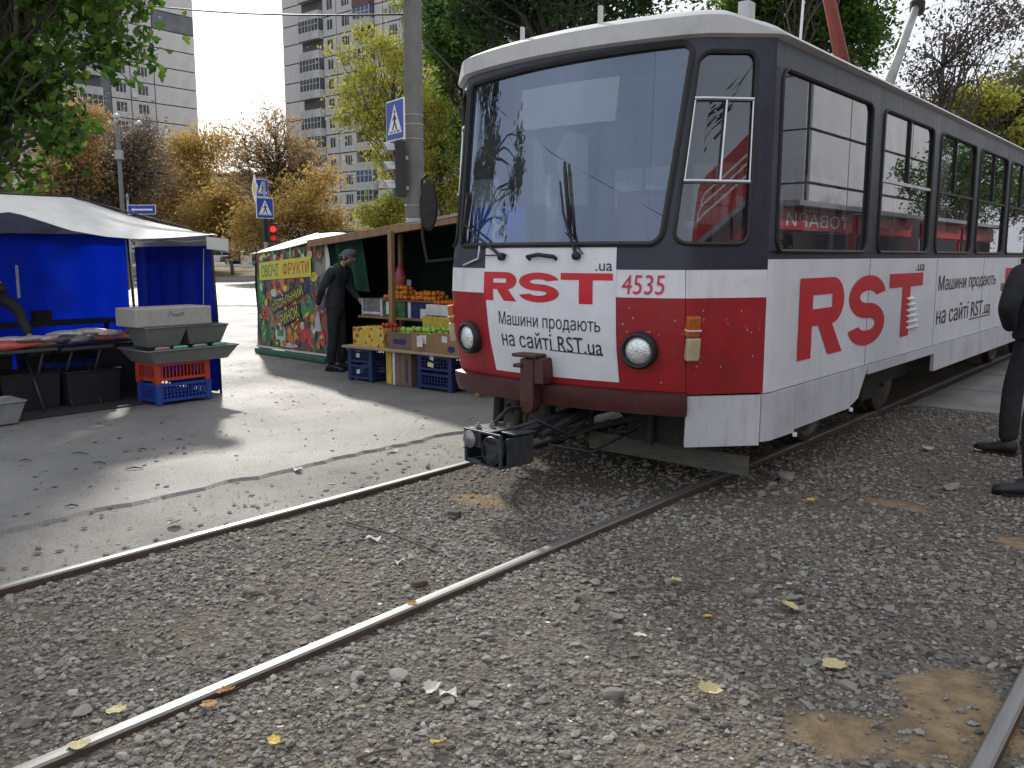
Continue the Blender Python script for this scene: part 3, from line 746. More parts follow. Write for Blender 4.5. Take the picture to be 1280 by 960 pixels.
# driver's cab: dashboard, partition, seat, blind box, sign plate
mb = MB(); mb.grid(lambda u, v: Vector((0, 0, 0)) + Vector((TS(-.86 + 1.72 * u, 1.53, -.06 - .38 * v).x, TS(-.86 + 1.72 * u, 1.53, -.06 - .38 * v).y, 1.53 - .03 * v)), 20, 2)
mb.span((TC - .8, 5.02, .88), (TC + .8, 5.05, 1.49)); mb.build('dashboard', mat('dashboard_grey', (.16, .17, .18), .6), TRAM)
mb = MB()
for x0, x1, z0, z1 in ((-1.2, -.32, .89, 1.6), (.32, 1.2, .89, 1.5), (-1.2, 1.2, 2.3, 2.69), (-1.2, -1.05, 1.6, 2.3), (-.45, -.32, 1.6, 2.3), (.32, .42, 1.5, 2.3), (1.08, 1.2, 1.5, 2.3)):
    mb.span((TC + x0, 6.93, z0), (TC + x1, 6.98, z1))
mb.build('cab_partition', M_plastic, TRAM)
mb = MB(); mb.span((TC - .25, 5.75, 1.25), (TC + .25, 5.87, 2.0)); mb.span((TC - .26, 5.35, 1.2), (TC + .26, 5.85, 1.3)); mb.span((TC - .05, 5.5, .89), (TC + .05, 5.6, 1.2)); mb.build('driver_seat', M_seat, TRAM, bevel=.04)
mb = MB(); mb.grid(lambda u, v: TS(-.42 + .86 * u, 2.36 + .27 * v, -.08), 14, 2); mb.build('destination_blind', mat('blind_cloth', (.62, .60, .52), .8, var=.15), TRAM, smooth=True)
M_blue8 = mat('blue_route_plate', (.04, .16, .70), .5, var=.15)
mb = MB(); mb.box((-4.02, 4.755, 1.72), (.47, .012, .27), .0); plate = mb.build('route_plate', M_blue8, TRAM)
mb = MB(); put_text(mb, '8', lambda a, b_: Vector((-4.085 + .13 * a, 4.7475, 1.60 + .235 * b_)), .012, ncut=2); mb.build('route_number', mat('white_numeral', (.8, .82, .82), .5), plate)
mb = MB(); mb.grid(lambda u, v: Vector((-3.35 + .48 * u, 4.70 + .16 * v + .1 * (u - .4) ** 2, 1.56 + .05 * math.sin(u * 9 + v * 3) * math.sin(v * 3.1))), 14, 5); mb.build('blue_cloth', mat('pale_blue_cloth', (.15, .35, .5), .9), TRAM, smooth=True)
# paper cup on the cab ledge
mb = MB(); cpos = TS(1.2, 1.62, -.12); mb.lathe([(.03, 0), (.036, .075)], (cpos.x, cpos.y, 1.60), 14, mi=0); mb.lathe([(.038, .075), (.042, .125), (.036, .126)], (cpos.x, cpos.y, 1.60), 14, mi=1)
cup = mb.build('paper_cup', [mat('brown_cup', (.35, .16, .06), .7), mat('white_cup', (.75, .75, .73), .7)], None, True, origin=(cpos.x, cpos.y, 1.60)); tag(cup, 'small brown and white paper cup inside the tram corner window', 'cup')
mb = MB(); mb.span((cpos.x - .25, cpos.y - .02, 1.57), (cpos.x + .08, cpos.y + .35, 1.598)); mb.build('cab_ledge', M_plastic, TRAM)
# passenger seats and grab poles
for i, (y0, y1) in enumerate(WIN[1:]):
    for s_ in (1, -1):
        xs = TC + s_ * .85; ym = (y0 + y1) / 2
        mb = MB(); mb.span((xs - .24, ym - .22, 1.28), (xs + .24, ym + .2, 1.33)); mb.box((xs, ym + .23, 1.56), (.46, .05, .55), rot=Matrix.Rotation(-.12, 3, 'X')); mb.span((xs - .03, ym - .05, .88), (xs + .03, ym + .05, 1.28))
        mb.build('passenger_seat', M_seat, TRAM, bevel=.03)
    mb = MB(); mb.tube([(TC + .45, y0 - .1, .88), (TC + .45, y0 - .1, 2.7)], .017, 8); mb.build('grab_pole', M_chrome, TRAM, smooth=True)
for i, y0 in enumerate((7.3, 9.0)):   # curtains hanging in two windows
    mb = MB(); mb.grid(lambda u, v: Vector((TC + 1.18 + .025 * math.sin(u * 26), y0 + .42 * u * (1 - .25 * v * (1 - v)), 1.75 + .92 * v)), 26, 3); mb.build('curtain', mat('grey_curtain', (.45, .45, .45), .9), TRAM, smooth=True)
# adverts and lettering
mb = MB(); PV = [(-.56, .735), (.58, .735), (.50, 1.60), (-.60, 1.60)]
PV = [(-.50, .742), (.585, .742), (.585, 1.585), (-.56, 1.585)]
t_patch(mb, PV, .0015, .004, nu=28, nv=8); sheet_o = tp(mb, 'front_advert_sheet', M_vinyl)
def fp(p0, p1, z0, z1, off=.006, dz=0.0): return lambda a, b_: TS(p0 + (p1 - p0) * a, z0 + (z1 - z0) * b_ + dz * a, off)
def ribbon(mb, path, fn, t, z, mi=0):
    """thick stroke along path (list of (x,y) metres); fn maps (x,y,level) to the surface"""
    n = len(path); L, R_ = [], []
    for k in range(n):
        a, b_ = path[max(0, k - 1)], path[min(n - 1, k + 1)]; d = math.hypot(b_[0] - a[0], b_[1] - a[1]) or 1; nx_, ny_ = -(b_[1] - a[1]) / d, (b_[0] - a[0]) / d
        L.append(fn(path[k][0] + nx_ * t / 2, path[k][1] + ny_ * t / 2, z)); R_.append(fn(path[k][0] - nx_ * t / 2, path[k][1] - ny_ * t / 2, z))
    mb.add(L + R_, [(k, k + 1, n + k + 1, n + k) for k in range(n - 1)])
def seg(a, b_, n=6): return [(a[0] + (b_[0] - a[0]) * k / n, a[1] + (b_[1] - a[1]) * k / n) for k in range(n + 1)]
def big_letter(ch, w, h, t, fn, m, parent, ty=None):
    """heavy sans letters R, S, T in a w x h box, stroke t"""
    ty = ty or t * .8; mb = MB()
    if ch == 'T':
        ribbon(mb, seg((0, h - ty / 2), (w, h - ty / 2), 10), fn, ty, 0); ribbon(mb, seg((w / 2, 0), (w / 2, h - ty), 5), fn, t, 0)
    elif ch == 'R':
        ribbon(mb, seg((t / 2, 0), (t / 2, h), 5), fn, t, 0); hb = h * .60; r_ = hb / 2; cx = w - max(r_ * 1.1, t * 1.02)
        top = seg((t, h), (cx, h), 6)[:-1]; tin = seg((t, h - ty), (cx, h - ty), 6)[:-1]
        A = [math.pi * k / 16 for k in range(17)]; o_ = [(cx + (w - cx) * math.sin(a), h - r_ + r_ * math.cos(a)) for a in A]; i_ = [(cx + (w - cx - t) * math.sin(a), h - r_ + (r_ - ty) * math.cos(a)) for a in A]
        bot = seg((cx, h - hb), (t, h - hb), 6)[1:]; bin_ = seg((cx, h - hb + ty), (t, h - hb + ty), 6)[1:]
        O = [fn(q[0], q[1], 0) for q in top + o_ + bot]; I = [fn(q[0], q[1], 0) for q in tin + i_ + bin_]; n = len(O); mb.add(O + I, [(k, k + 1, n + k + 1, n + k) for k in range(n - 1)])
        y0 = h - hb; x0 = w * .42; mb.add([fn(x0, y0, 0), fn(x0 + t * 1.12, y0, 0), fn((x0 + t * 1.12 + w) / 2, y0 / 2, 0), fn(w, 0, 0), fn(w - t * 1.2, 0, 0), fn((x0 + w - t * 1.2) / 2, y0 / 2, 0)], [(0, 5, 2, 1), (5, 4, 3, 2)])
    else:
        rx, ry = (w - t) / 2, (h - ty) / 4; c1, c2 = h - ty / 2 - ry, ty / 2 + ry; L, R_ = [], []
        for k in range(25):
            a = math.radians(12 + (270 - 12) * k / 24); L.append((w / 2 + (rx + t / 2) * math.cos(a), c1 + (ry + ty / 2) * math.sin(a))); R_.append((w / 2 + (rx - t / 2) * math.cos(a), c1 + (ry - ty / 2) * math.sin(a)))
        for k in range(1, 25):
            a = math.radians(90 - (90 + 168) * k / 24); R_.append((w / 2 + (rx + t / 2) * math.cos(a), c2 + (ry + ty / 2) * math.sin(a))); L.append((w / 2 + (rx - t / 2) * math.cos(a), c2 + (ry - ty / 2) * math.sin(a)))
        n = len(L); mb.add([fn(q[0], q[1], 0) for q in L + R_], [(k, k + 1, n + k + 1, n + k) for k in range(n - 1)])
    return mb.build('advert_letter', m, parent)
def front_xy(p0, z0, off=.006): return lambda x_, y_, l: TS(p0 + x_ / .924, z0 + y_, off + l)
for ch, p0, w_ in (('R', -.555, .315), ('S', -.19, .325), ('T', .175, .36)): big_letter(ch, w_, .19, .095, front_xy(p0, 1.225), M_vred, sheet_o, ty=.043)
for t_, a in (('Машини продають', (-.40, .475, 1.045, 1.155)), ('на сайті RST.ua', (-.38, .485, .925, 1.035)), ('.ua', (.44, .56, 1.43, 1.475))):
    put_words('advert_lettering', t_, fp(*a, off=.0062, dz=-.015 if a[0] < 0 else 0), M_vblk, sheet_o)
mb = MB(); t_patch(mb, [(.065, .918), (.485, .905), (.485, .911), (.065, .924)], .0042, .0062, nu=8); mb.build('underline', M_vblk, sheet_o)
mb = MB(); put_text(mb, '4535', fp(.625, .905, 1.292, 1.408), .022, .12); tp(mb, 'fleet_number', M_vpink, False)
def sp(y0, y1, z0, z1, off=.004): return lambda a, b_: TS(pY(y0 + (y1 - y0) * a), z0 + (z1 - z0) * b_, off)
def side_xy(y0, z0): return lambda x_, y_, l: Vector((TC + 1.264 + l, y0 + x_, z0 + y_))
def side_ad(y):
    for ch, dy, w_ in (('R', 0, .84), ('S', .95, .86), ('T', 1.90, .97)): big_letter(ch, w_, .54, .235, side_xy(y + dy, .835), M_vred, TRAM, ty=.115)
    for t_, a in (('.ua', (2.62, 2.9, 1.39, 1.45)), ('Машини продають', (3.42, 5.95, 1.155, 1.335)), ('на сайті RST.ua', (3.42, 5.75, .87, 1.05))):
        put_words('advert_lettering', t_, sp(y + a[0], y + a[1], a[2], a[3]), M_vblk, TRAM)
    mb = MB(); mb.span((TC + 1.261, y + 4.75, .845), (TC + 1.264, y + 5.75, .856)); mb.build('underline', M_vblk, TRAM)
side_ad(5.62); side_ad(12.1)
mb = MB()
for k in range(6): mb.box((TC + 1.27, 8.22 - .02 * k, .905 + .05 * k), (.03, .34 - .03 * k, .012), rot=Matrix.Rotation(.5, 3, 'Y'))
mb.build('vent_louvre', M_twhite, TRAM)
for y_ in (7.0, 8.95, 10.9, 12.85, 14.8, 16.75):
    mb = MB(); mb.span((TC + 1.2595, y_, .685), (TC + 1.2615, y_ + .006, 1.497)); mb.build('panel_seam', M_rubber, TRAM)
mb = MB()
for k in range(150): mb.lathe([(.006, 0), (.005, .003), (.001, .004)], (TC + 1.26, 5.25 + .09 * k, .70), 6, rot=Matrix.Rotation(math.pi / 2, 3, 'Y'))
o = mb.build('rivet_rows', M_twhite, TRAM); o['kind'] = 'stuff'
# headlights
def lamp_rot(p, z):
    n = (TS(p, z, .1) - TS(p, z, 0)).normalized(); n.z *= .3; n.normalize(); return n.to_track_quat('Z', 'Y').to_matrix()
for p in (-.745, .745):
    c = TS(p, .955, .0); R_ = lamp_rot(p, .955)
    mb = MB(); mb.lathe([(.112, -.06), (.116, .02), (.112, .045), (.098, .058), (.088, .05), (.086, .03)], c, 28, rot=R_); hl = mb.build('headlight', M_rubber, TRAM, smooth=True, angle=40)
    mb = MB(); mb.lathe([(.087, .028), (.086, .036), (.07, .05), (.045, .06), (.02, .065), (.002, .066)], c, 28, rot=R_); mb.build('lens', M_lens, hl, smooth=True, angle=60)
# side marker lamps on the corners
for s_ in (1, -1):
    c = TS(s_ * 1.13, .97, .012); q = TS(s_ * 1.13, .97, .05) - c; R_ = q.normalized().to_track_quat('X', 'Z').to_matrix()
    mb = MB(); mb.box(c, (.05, .085, .14), rot=R_); ml = mb.build('marker_lamp', M_clearlens, TRAM, bevel=.012)
    mb = MB(); c2 = TS(s_ * 1.13, 1.105, .012); mb.box(c2, (.05, .085, .126), rot=R_); mb.build('amber_lens', M_amber, ml, bevel=.012)
    mb = MB(); c3 = TS(s_ * 1.13, 1.085, .014); mb.box(c3, (.055, .09, .008), rot=R_); mb.build('lens_band', M_twhite, ml)
# bumper, tow bracket
mb = MB()
bp_ = np.linspace(-1.06, 1.06, 47)
mb.slab(lambda u, v: TS(-1.06 + 2.12 * u, .562 + .135 * v, -.05), lambda u, v: TS(-1.06 + 2.12 * u, .562 + .135 * v, .05 + .006 * math.sin(v * math.pi)), 46, 6)
tp(mb, 'bumper', M_maroon, angle=50)
c0 = TS(-.07, .7, .0)
mb = MB(); mb.span((c0.x - .055, c0.y - .14, .55), (c0.x + .055, c0.y - .05, .86)); mb.span((c0.x + .02, c0.y - .13, .70), (c0.x + .13, c0.y - .02, .87)); mb.span((c0.x - .1, c0.y - .16, .80), (c0.x - .03, c0.y - .04, .825)); mb.span((c0.x - .11, c0.y - .16, .87), (c0.x + .09, c0.y - .02, .893))
mb.lathe([(.055, 0), (.055, .09)], (c0.x, c0.y - .05, .555), 16, rot=Matrix.Rotation(math.pi / 2, 3, 'X')); mb.build('tow_bracket', M_maroon, TRAM, bevel=.008)
# grab handle, wipers, corner wire, pegs
a, b_ = TS(-.10, 1.515, .03), TS(.13, 1.515, .03)
mb = MB(); mb.tube([TS(-.10, 1.50, 0), TS(-.10, 1.512, .03), TS(0.0, 1.525, .036), TS(.13, 1.512, .03), TS(.13, 1.50, 0)], .013, 8); mb.build('front_handle', M_rubber, TRAM, smooth=True)
def wiper(pb, pm, pt, zb, zm, zt):
    mb = MB(); mb.tube([TS(pb, zb, .02), TS(pm, zm, .035), TS(pt, zt, .022)], [.011, .008, .006], 6); mb.tube([TS(pb + .05, zb + .01, .02), TS(pm + .03, zm - .12, .03)], .005, 5)
    mb.lathe([(.026, 0), (.026, .035), (.012, .045)], TS(pb, zb, 0), 12, rot=lamp_rot(pb, zb))
    w_ = mb.build('wiper', M_rubber, TRAM, smooth=True, angle=40); return w_
w1 = wiper(.30, .18, .12, 1.52, 1.78, 1.98)
mb = MB(); mb.tube([TS(.245, 1.63, .016), TS(.15, 2.03, .016), TS(.135, 2.10, .014)], [.011, .013, .008], 6); mb.build('wiper_blade', M_rubber, w1, smooth=True)
w2 = wiper(-.36, -.62, -.84, 1.515, 1.64, 1.74)
mb = MB(); mb.tube([TS(-.85, 1.60, .016), TS(-.835, 1.95, .016)], [.012, .009], 6); mb.build('wiper_blade', M_rubber, w2, smooth=True)
mb = MB(); mb.tube([TS(-.615, 1.585, .02), TS(-.62, 1.50, .02), TS(-.80, 1.455, .02)], .006, 6); mb.build('cable_clip', M_twhite, TRAM, smooth=True)
mb = MB(); mb.tube([TS(.86, 1.76, -.008), TS(.42, 1.97, -.008), TS(0, 2.17, -.008), TS(-.55, 2.49, -.008), TS(-.62, 2.52, -.008)], .0022, 4); mb.build('glass_crack', M_vblk, TRAM)
mb = MB()
for k in range(46):
    p_, z_ = rnd.uniform(.62, 1.9), rnd.choice([rnd.gauss(1.12, .07), rnd.uniform(.75, 1.25)])
    if .75 < z_ < 1.255: r_ = rnd.uniform(.0015, .006); mb.add([TS(p_ + r_ * math.cos(t_) * rnd.uniform(.5, 1.4), z_ + 1.4 * r_ * math.sin(t_), .001) for t_ in (0, 1.2, 2.4, 3.8, 5.1)], [(0, 1, 2, 3, 4)])
mb.build('chipped_paint', mat('bare_filler', (.45, .40, .38), .8), TRAM)
# mirror on the far front corner
mb = MB(); m0 = Vector((-4.53, 4.60, 0)); mb.tube([TS(-1.1, 1.50, 0), (-4.60, 4.62, 1.48), (-4.62, 4.60, 1.66), (-4.60, 4.58, 2.06), (-4.56, 4.60, 2.1)], .011, 7)
mir_o = mb.build('mirror_arm', M_black, TRAM, smooth=True)
mb = MB(); mb.lathe([(.02, -.02), (.075, -.018), (.085, 0), (.075, .018), (.02, .02)], (-4.555, 4.60, 1.875), 18, rot=Matrix.Rotation(.45, 3, 'Z') @ Matrix.Rotation(math.pi / 2, 3, 'X') @ Matrix.Diagonal((.85, 2.1, 1)))
mb.build('mirror', M_black, mir_o, smooth=True, angle=40)
# skirts
SK = [(1.02, 1.50, .36, .30), (1.51, 2.35, .30, .355), (2.36, 4.1, .355, .375), (4.13, 5.02, .375, .39)]
for i, (p0, p1, z0, z1) in enumerate([(1.06, 1.93, .33, .355), (1.945, 2.72, .355, .365), (2.735, 4.45, .365, .385)]):
    mb = MB(); t_patch(mb, [(p0, z0 + .02), (p1, z1), (p1, .672), (p0, .672)], -.02, .012); tp(mb, 'skirt_panel', M_skirt)
mb = MB(); t_patch(mb, [(4.475, .40), (4.72, .44), (5.03, .672), (4.475, .672)], -.02, .012); tp(mb, 'skirt_panel', M_skirt)
mb = MB(); t_patch(mb, rect(5.045, pY(9.0), .60, .672), -.02, .012); tp(mb, 'skirt_panel', M_skirt)
for y0, y1 in ((9.01, 10.9), (10.93, 12.6), (12.63, 14.4), (15.9, Y_END)):
    mb = MB(); t_patch(mb, rect(pY(y0), pY(y1), .43, .672), -.02, .012); tp(mb, 'skirt_panel', M_skirt)
for p, z in ((2.73, .35), (4.46, .37)):
    c = TS(p, z, .015); mb = MB(); mb.box(c, (.03, .05, .025), .4); mb.build('skirt_catch', M_twhite, TRAM, bevel=.005)
# underframe, bogies
mb = MB(); mb.span((TC - 1.0, 5.3, .50), (TC + 1.0, Y_END, .80)); mb.span((TC - .8, 4.78, .62), (TC + .8, 5.29, .80)); mb.build('underframe', M_black, TRAM)
mb = MB(); mb.span((TC - 1.22, 5.6, .30), (TC - 1.17, 18, .68)); mb.build('far_skirt', M_black, TRAM)
M_wheel = mat('wheel_steel', (.12, .1, .09), .5, .7, var=.3)
for yb in (7.95, 14.9):
    mb = MB()
    for s_ in (1, -1):
        mb.span((TC + s_ * .95 - .05, yb - 1.25, .36), (TC + s_ * .95 + .05, yb + 1.25, .50)); mb.box((TC + s_ * .95, yb, .42), (.16, .5, .3))
    mb.span((TC - .9, yb - .2, .3), (TC + .9, yb + .2, .5)); bg = mb.build('bogie_frame', M_black, TRAM, bevel=.02)
    for dy in (-.95, .95):
        for s_ in (1, -1):
            mb = MB(); mb.lathe([(.05, -.08), (.30, -.07), (.36, -.05), (.375, -.04), (.345, -.03), (.34, .05), (.29, .06), (.26, .03), (.12, .05), (.1, .09), (.02, .09)], (TC + s_ * .79, yb + dy, .36), 28, rot=Matrix.Rotation(s_ * math.pi / 2, 3, 'Y')); mb.build('wheel', M_wheel, bg, smooth=True, angle=35)
# life guard boards and hanging gear below the front
mb = MB(); mb.box((-2.93, 5.20, .20), (1.25, .03, .13), -.05); mb.box((-3.9, 5.12, .38), (.7, .04, .3), .1); mb.build('guard_board', mat('weathered_board', (.10, .095, .082), .85, var=.3, scale=10, stretch=(1, 8, 8), bump=.2), TRAM)
mb = MB()
for xx, yy, z0, z1, r_ in ((-3.85, 4.75, .33, .6, .03), (-3.62, 4.8, .30, .62, .045), (-3.3, 4.85, .36, .6, .02), (-2.9, 4.95, .3, .6, .03), (-4.2, 4.95, .3, .6, .04)):
    mb.tube([(xx, yy, z0), (xx + .02, yy, z1)], r_, 8)
mb.tube([(-4.1, 4.95, .42), (-3.9, 4.85, .33), (-3.55, 4.8, .31), (-3.2, 4.9, .4), (-2.9, 5.0, .5)], .022, 7); mb.tube([(-3.6, 4.6, .6), (-3.55, 4.45, .42), (-3.35, 4.6, .33), (-3.1, 4.8, .45)], .016, 6)
mb.span((-3.1, 5.0, .3), (-2.45, 5.5, .6)); mb.span((-4.25, 5.25, .35), (-3.6, 5.7, .6)); mb.build('hanging_gear', M_black, TRAM)
# coupler: drawbar, box head with funnel
mb = MB(); mb.tube([(-3.40, 4.95, .47), (-3.42, 4.5, .42), (-3.43, 4.2, .40)], [.06, .055, .06], 10); mb.tube([(-3.30, 4.9, .52), (-3.3, 4.3, .40)], .025, 7)
cpl = mb.build('coupler', M_iron, TRAM, smooth=True, angle=40)
rotc = Matrix.Rotation(math.radians(-8), 3, 'Z'); cc = Vector((-3.41, 4.02, .375))
mb = MB()
def cb(c, s): mb.box(cc + rotc @ Vector(c), s, rot=rotc)
cb((-.06, .02, .098), (.22, .24, .012)); cb((.13, .05, .095), (.12, .18, .012)); cb((0, 0, -.10), (.32, .26, .012)); cb((-.163, .0, 0), (.012, .26, .19)); cb((.163, .03, -.01), (.012, .22, .17)); cb((0, .12, 0), (.30, .012, .19))
cb((-.09, -.122, .045), (.14, .012, .095)); cb((-.09, -.122, -.088), (.14, .012, .02)); cb((.0, -.13, .098), (.33, .014, .016)); cb((-.155, -.125, .0), (.02, .02, .2)); cb((.16, -.125, .0), (.016, .02, .2))
mb.build('coupler_head', M_iron, cpl, bevel=.004)
mb = MB(); mb.lathe([(.085, -.13), (.088, -.12), (.07, -.08), (.05, -.02), (.045, .09), (.035, .09), (.04, -.02), (.06, -.08), (.078, -.121), (.08, -.13)], cc + rotc @ Vector((.075, 0, -.005)), 24, rot=rotc @ Matrix.Rotation(-math.pi / 2, 3, 'X')); mb.build('coupler_funnel', M_iron, cpl, smooth=True, angle=40)
mb = MB(); mb.lathe([(.05, 0), (.055, .02), (.04, .035), (.005, .04)], cc + rotc @ Vector((-.10, -.128, .045)), 16, rot=rotc @ Matrix.Rotation(math.pi / 2, 3, 'X')); mb.build('coupler_buffer', M_steel, cpl, smooth=True, angle=40)
for k, P_ in enumerate(([(-3.5, 4.06, .48), (-3.52, 4.25, .56), (-3.62, 4.5, .52), (-3.6, 4.75, .6)], [(-3.34, 4.05, .475), (-3.25, 4.2, .52), (-3.2, 4.45, .40), (-3.12, 4.8, .56)], [(-3.40, 4.10, .47), (-3.36, 4.3, .44), (-3.30, 4.5, .50)], [(-3.2, 4.25, .37), (-3.05, 4.5, .30), (-2.9, 4.8, .42)])):
    mb = MB(); mb.tube([Vector(P_[0]).lerp(Vector(P_[1]), 0)] + [Vector(q) for q in P_[1:]], .014 - .002 * k, 7); mb.build('brake_hose', M_rubber, cpl, smooth=True)
for x_, y_, z_ in ((-3.46, 4.02, .485), (-3.36, 4.06, .482), (-3.52, 3.96, .482)):
    mb = MB(); mb.lathe([(.018, 0), (.018, .016), (.009, .016), (.009, .03)], (x_, y_, z_), 6); mb.build('coupler_bolt', M_steel, cpl)
# pantograph: base, insulators, lower arms, elbow, upper arms, shoe
M_panred = mat('red_brown_paint', (.20, .045, .03), .6, var=.25)
M_pangry = mat('galvanised_tube', (.34, .33, .32), .45, .6, var=.2)
py0 = 9.6
mb = MB()
for xx in (-.45, .45):
    mb.span((TC + xx - .03, py0 - 1.1, 3.10), (TC + xx + .03, py0 + 1.1, 3.16))
    for yy in (-.9, .9): mb.lathe([(.05, 2.98), (.07, 3.0), (.04, 3.02), (.07, 3.04), (.04, 3.06), (.05, 3.1)], (TC + xx, py0 + yy, 0), 12)
pan = mb.build('pantograph', M_panred, TRAM)
mb = MB(); mb.tube([(TC + .30, 9.10, 3.12), (TC + .24, 8.75, 3.75), (TC + .18, 8.40, 4.38)], [.075, .06, .05], 10); mb.build('lower_arm', M_panred, pan, smooth=True)
mb = MB(); mb.tube([(TC + .12, 10.7, 3.20), (TC + .12, 11.4, 4.05), (TC + .12, 11.8, 4.5)], [.06, .05, .045], 10); ea = mb.build('lower_arm', M_pangry, pan, smooth=True)
mb = MB(); mb.lathe([(.07, -.09), (.09, -.04), (.09, .06), (.05, .1)], (TC + .12, 11.85, 4.52), 12); mb.tube([(TC + .12, 11.8, 4.55), (TC + .12, 11.85, 4.8), (TC + .12, 11.75, 5.4)], .022, 7); mb.build('elbow_joint', M_black, ea)
mb = MB(); mb.tube([(TC + .18, 8.4, 4.38), (TC + .1, 10.0, 5.35), (TC, 10.6, 5.6)], .02, 7); mb.tube([(TC + .12, 11.75, 5.4), (TC, 10.7, 5.6)], .02, 7); mb.build('upper_arm', M_pangry, pan, smooth=True)
mb = MB(); mb.tube([(TC - .8, 10.65, 5.55), (TC - .55, 10.65, 5.66), (TC + .55, 10.65, 5.66), (TC + .8, 10.65, 5.55)], .03, 8); mb.build('contact_shoe', M_pangry, pan, smooth=True)
mb = MB(); mb.tube([(TC + .25, 7.9, 2.95), (TC + .27, 8.0, 4.6)], .012, 6); mb.build('lowering_rope', M_twhite, TRAM)
# ------------------------------------------------------------------ blue fish tent
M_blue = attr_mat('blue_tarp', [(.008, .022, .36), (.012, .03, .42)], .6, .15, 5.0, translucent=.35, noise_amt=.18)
M_blue2 = attr_mat('blue_side_tarp', [(.006, .014, .22), (.008, .018, .26)], .6, .15, 5.0, translucent=.12, noise_amt=.18)  # copy of the blue tarp, darkened for the wall not lit from behind
M_canopy = mat('grey_canopy_cloth', (.66, .65, .61), .7, var=.10, scale=3, dirt=(.3, .29, .26), dirt_amt=.4, dirt_scale=2.5, bump=.1, bscale=9)
M_pole = mat('dark_tent_pole', (.03, .03, .032), .5, .4)
TXF, TXB, TY0, TY1 = -8.72, -10.55, 2.2, 5.47
tent = empty('market_tent', ((TXF + TXB) / 2, (TY0 + TY1) / 2, 0), label='market tent with blue walls and grey canopy over the fish stall', cat='market tent')
def tb(mb, name, m, **k): return mb.build(name, m, tent, **k)
def ztop(y): return 1.755 if y > TY1 - .01 else 1.755
# front posts and back posts
for x_, y_ in ((TXF, TY1), (TXB, TY1), (TXF, TY0), (TXB, TY0)):
    mb = MB(); mb.tube([(x_, y_, 0), (x_ + .01, y_ - .01, .9), (x_ - .01, y_ - .03, 1.75)], .014, 8); tb(mb, 'tent_pole', M_pole, smooth=True)
for P_ in ([(TXF - .01, TY1 - .03, 1.75), (TXB, TY1, 1.74)], [(TXF, TY1 - .03, 1.75), (-9.9, 4.5, 2.16)], [(TXB, TY1, 1.74), (-9.9, 4.5, 2.16)], [(-9.9, 4.5, 2.16), (-9.7, 3.1, 2.13)], [(TXF, TY0, 1.75), (-9.7, 3.1, 2.13)], [(TXB, TY0, 1.75), (TXB, TY1, 1.74)], [(TXF - .42, 5.44, 0.02), (TXF - .02, 5.44, .03)]):
    mb = MB(); mb.tube(P_, .012, 6); tb(mb, 'frame_tube', M_pole, smooth=True)
AP0, AP1 = Vector((-9.93, 4.52, 2.165)), Vector((-9.70, 3.0, 2.14))
def front_eave(t):  # from the far front corner towards the photographer
    y = TY1 + .02 + (TY0 - .5 - TY1) * t
    z = float(np.interp(y, [1.0, 2.4, 3.33, 3.41, 3.68, 3.91, 4.25, 4.58, 4.96, 5.5], [1.75, 1.80, 1.905, 1.92, 1.838, 1.765, 1.71, 1.69, 1.71, 1.755]))
    return Vector((TXF + .03, y, z))
mb = MB()
def fpan(u, v):
    e = front_eave(u); r = AP0.lerp(AP1, min(1, max(0, (u - .12) / .55))); p = e.lerp(r, v); p.z -= .05 * math.sin(v * math.pi) * (1 - .5 * u); return p
mb.grid(fpan, 34, 10)
def spanl(u, v):
    e = Vector((TXF + .10 + (TXB - .1 - TXF - .1) * u, TY1 + .10, 1.70 + .01 * math.sin(u * 12))); p = e.lerp(AP0, v); p.z -= .03 * math.sin(v * math.pi); return p
mb.grid(spanl, 14, 8)
def bpan(u, v):
    e = Vector((TXB - .08, TY1 + (TY0 - .4 - TY1) * u, 1.72)); r = AP0.lerp(AP1, min(1, max(0, (u - .1) / .6))); return e.lerp(r, v)
mb.grid(bpan, 12, 6); mb.grid(lambda u, v: Vector((TXF + (TXB - TXF) * u, TY0 - .5, 1.74)).lerp(AP1, v), 8, 6)
cn = tb(mb, 'canopy', M_canopy, smooth=True)
mb = MB()
mb.grid(lambda u, v: Vector((TXF + .12 + (TXB - TXF - .2) * u, TY1 + .105 + .012 * math.sin(u * 20) * (1 - v), 1.555 + .15 * v + .008 * math.sin(u * 15))), 24, 2)
mb.grid(lambda u, v: Vector((TXF + .12 - .02 * u, TY1 + .10 - .25 * u, 1.575 + .13 * v + .02 * u)), 3, 2); tb(mb, 'valance', M_canopy, smooth=True)
def tarp(fn, nu, nv, name, m=M_blue):
    mb = MB(); mb.grid(fn, nu, nv); o = tb(mb, name, m, smooth=True)
    a = o.data.attributes.new('rnd', 'FLOAT', 'FACE'); a.data.foreach_set('value', np.linspace(.2, .8, len(o.data.polygons)).astype(np.float32)); return o
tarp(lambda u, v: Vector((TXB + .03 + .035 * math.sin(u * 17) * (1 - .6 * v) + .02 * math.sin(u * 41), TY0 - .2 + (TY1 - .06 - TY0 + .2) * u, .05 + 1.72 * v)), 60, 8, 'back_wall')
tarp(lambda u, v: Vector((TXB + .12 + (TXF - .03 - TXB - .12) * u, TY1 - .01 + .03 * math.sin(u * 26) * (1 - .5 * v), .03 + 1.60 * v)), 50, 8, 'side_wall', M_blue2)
mb = MB(); mb.tube([(TXF - .16, TY1 - .03, 1.60), (TXF - .21, TY1 - .05, .72)], .004, 5); tb(mb, 'hanging_cord', mat('white_cord', (.6, .6, .58), .8))
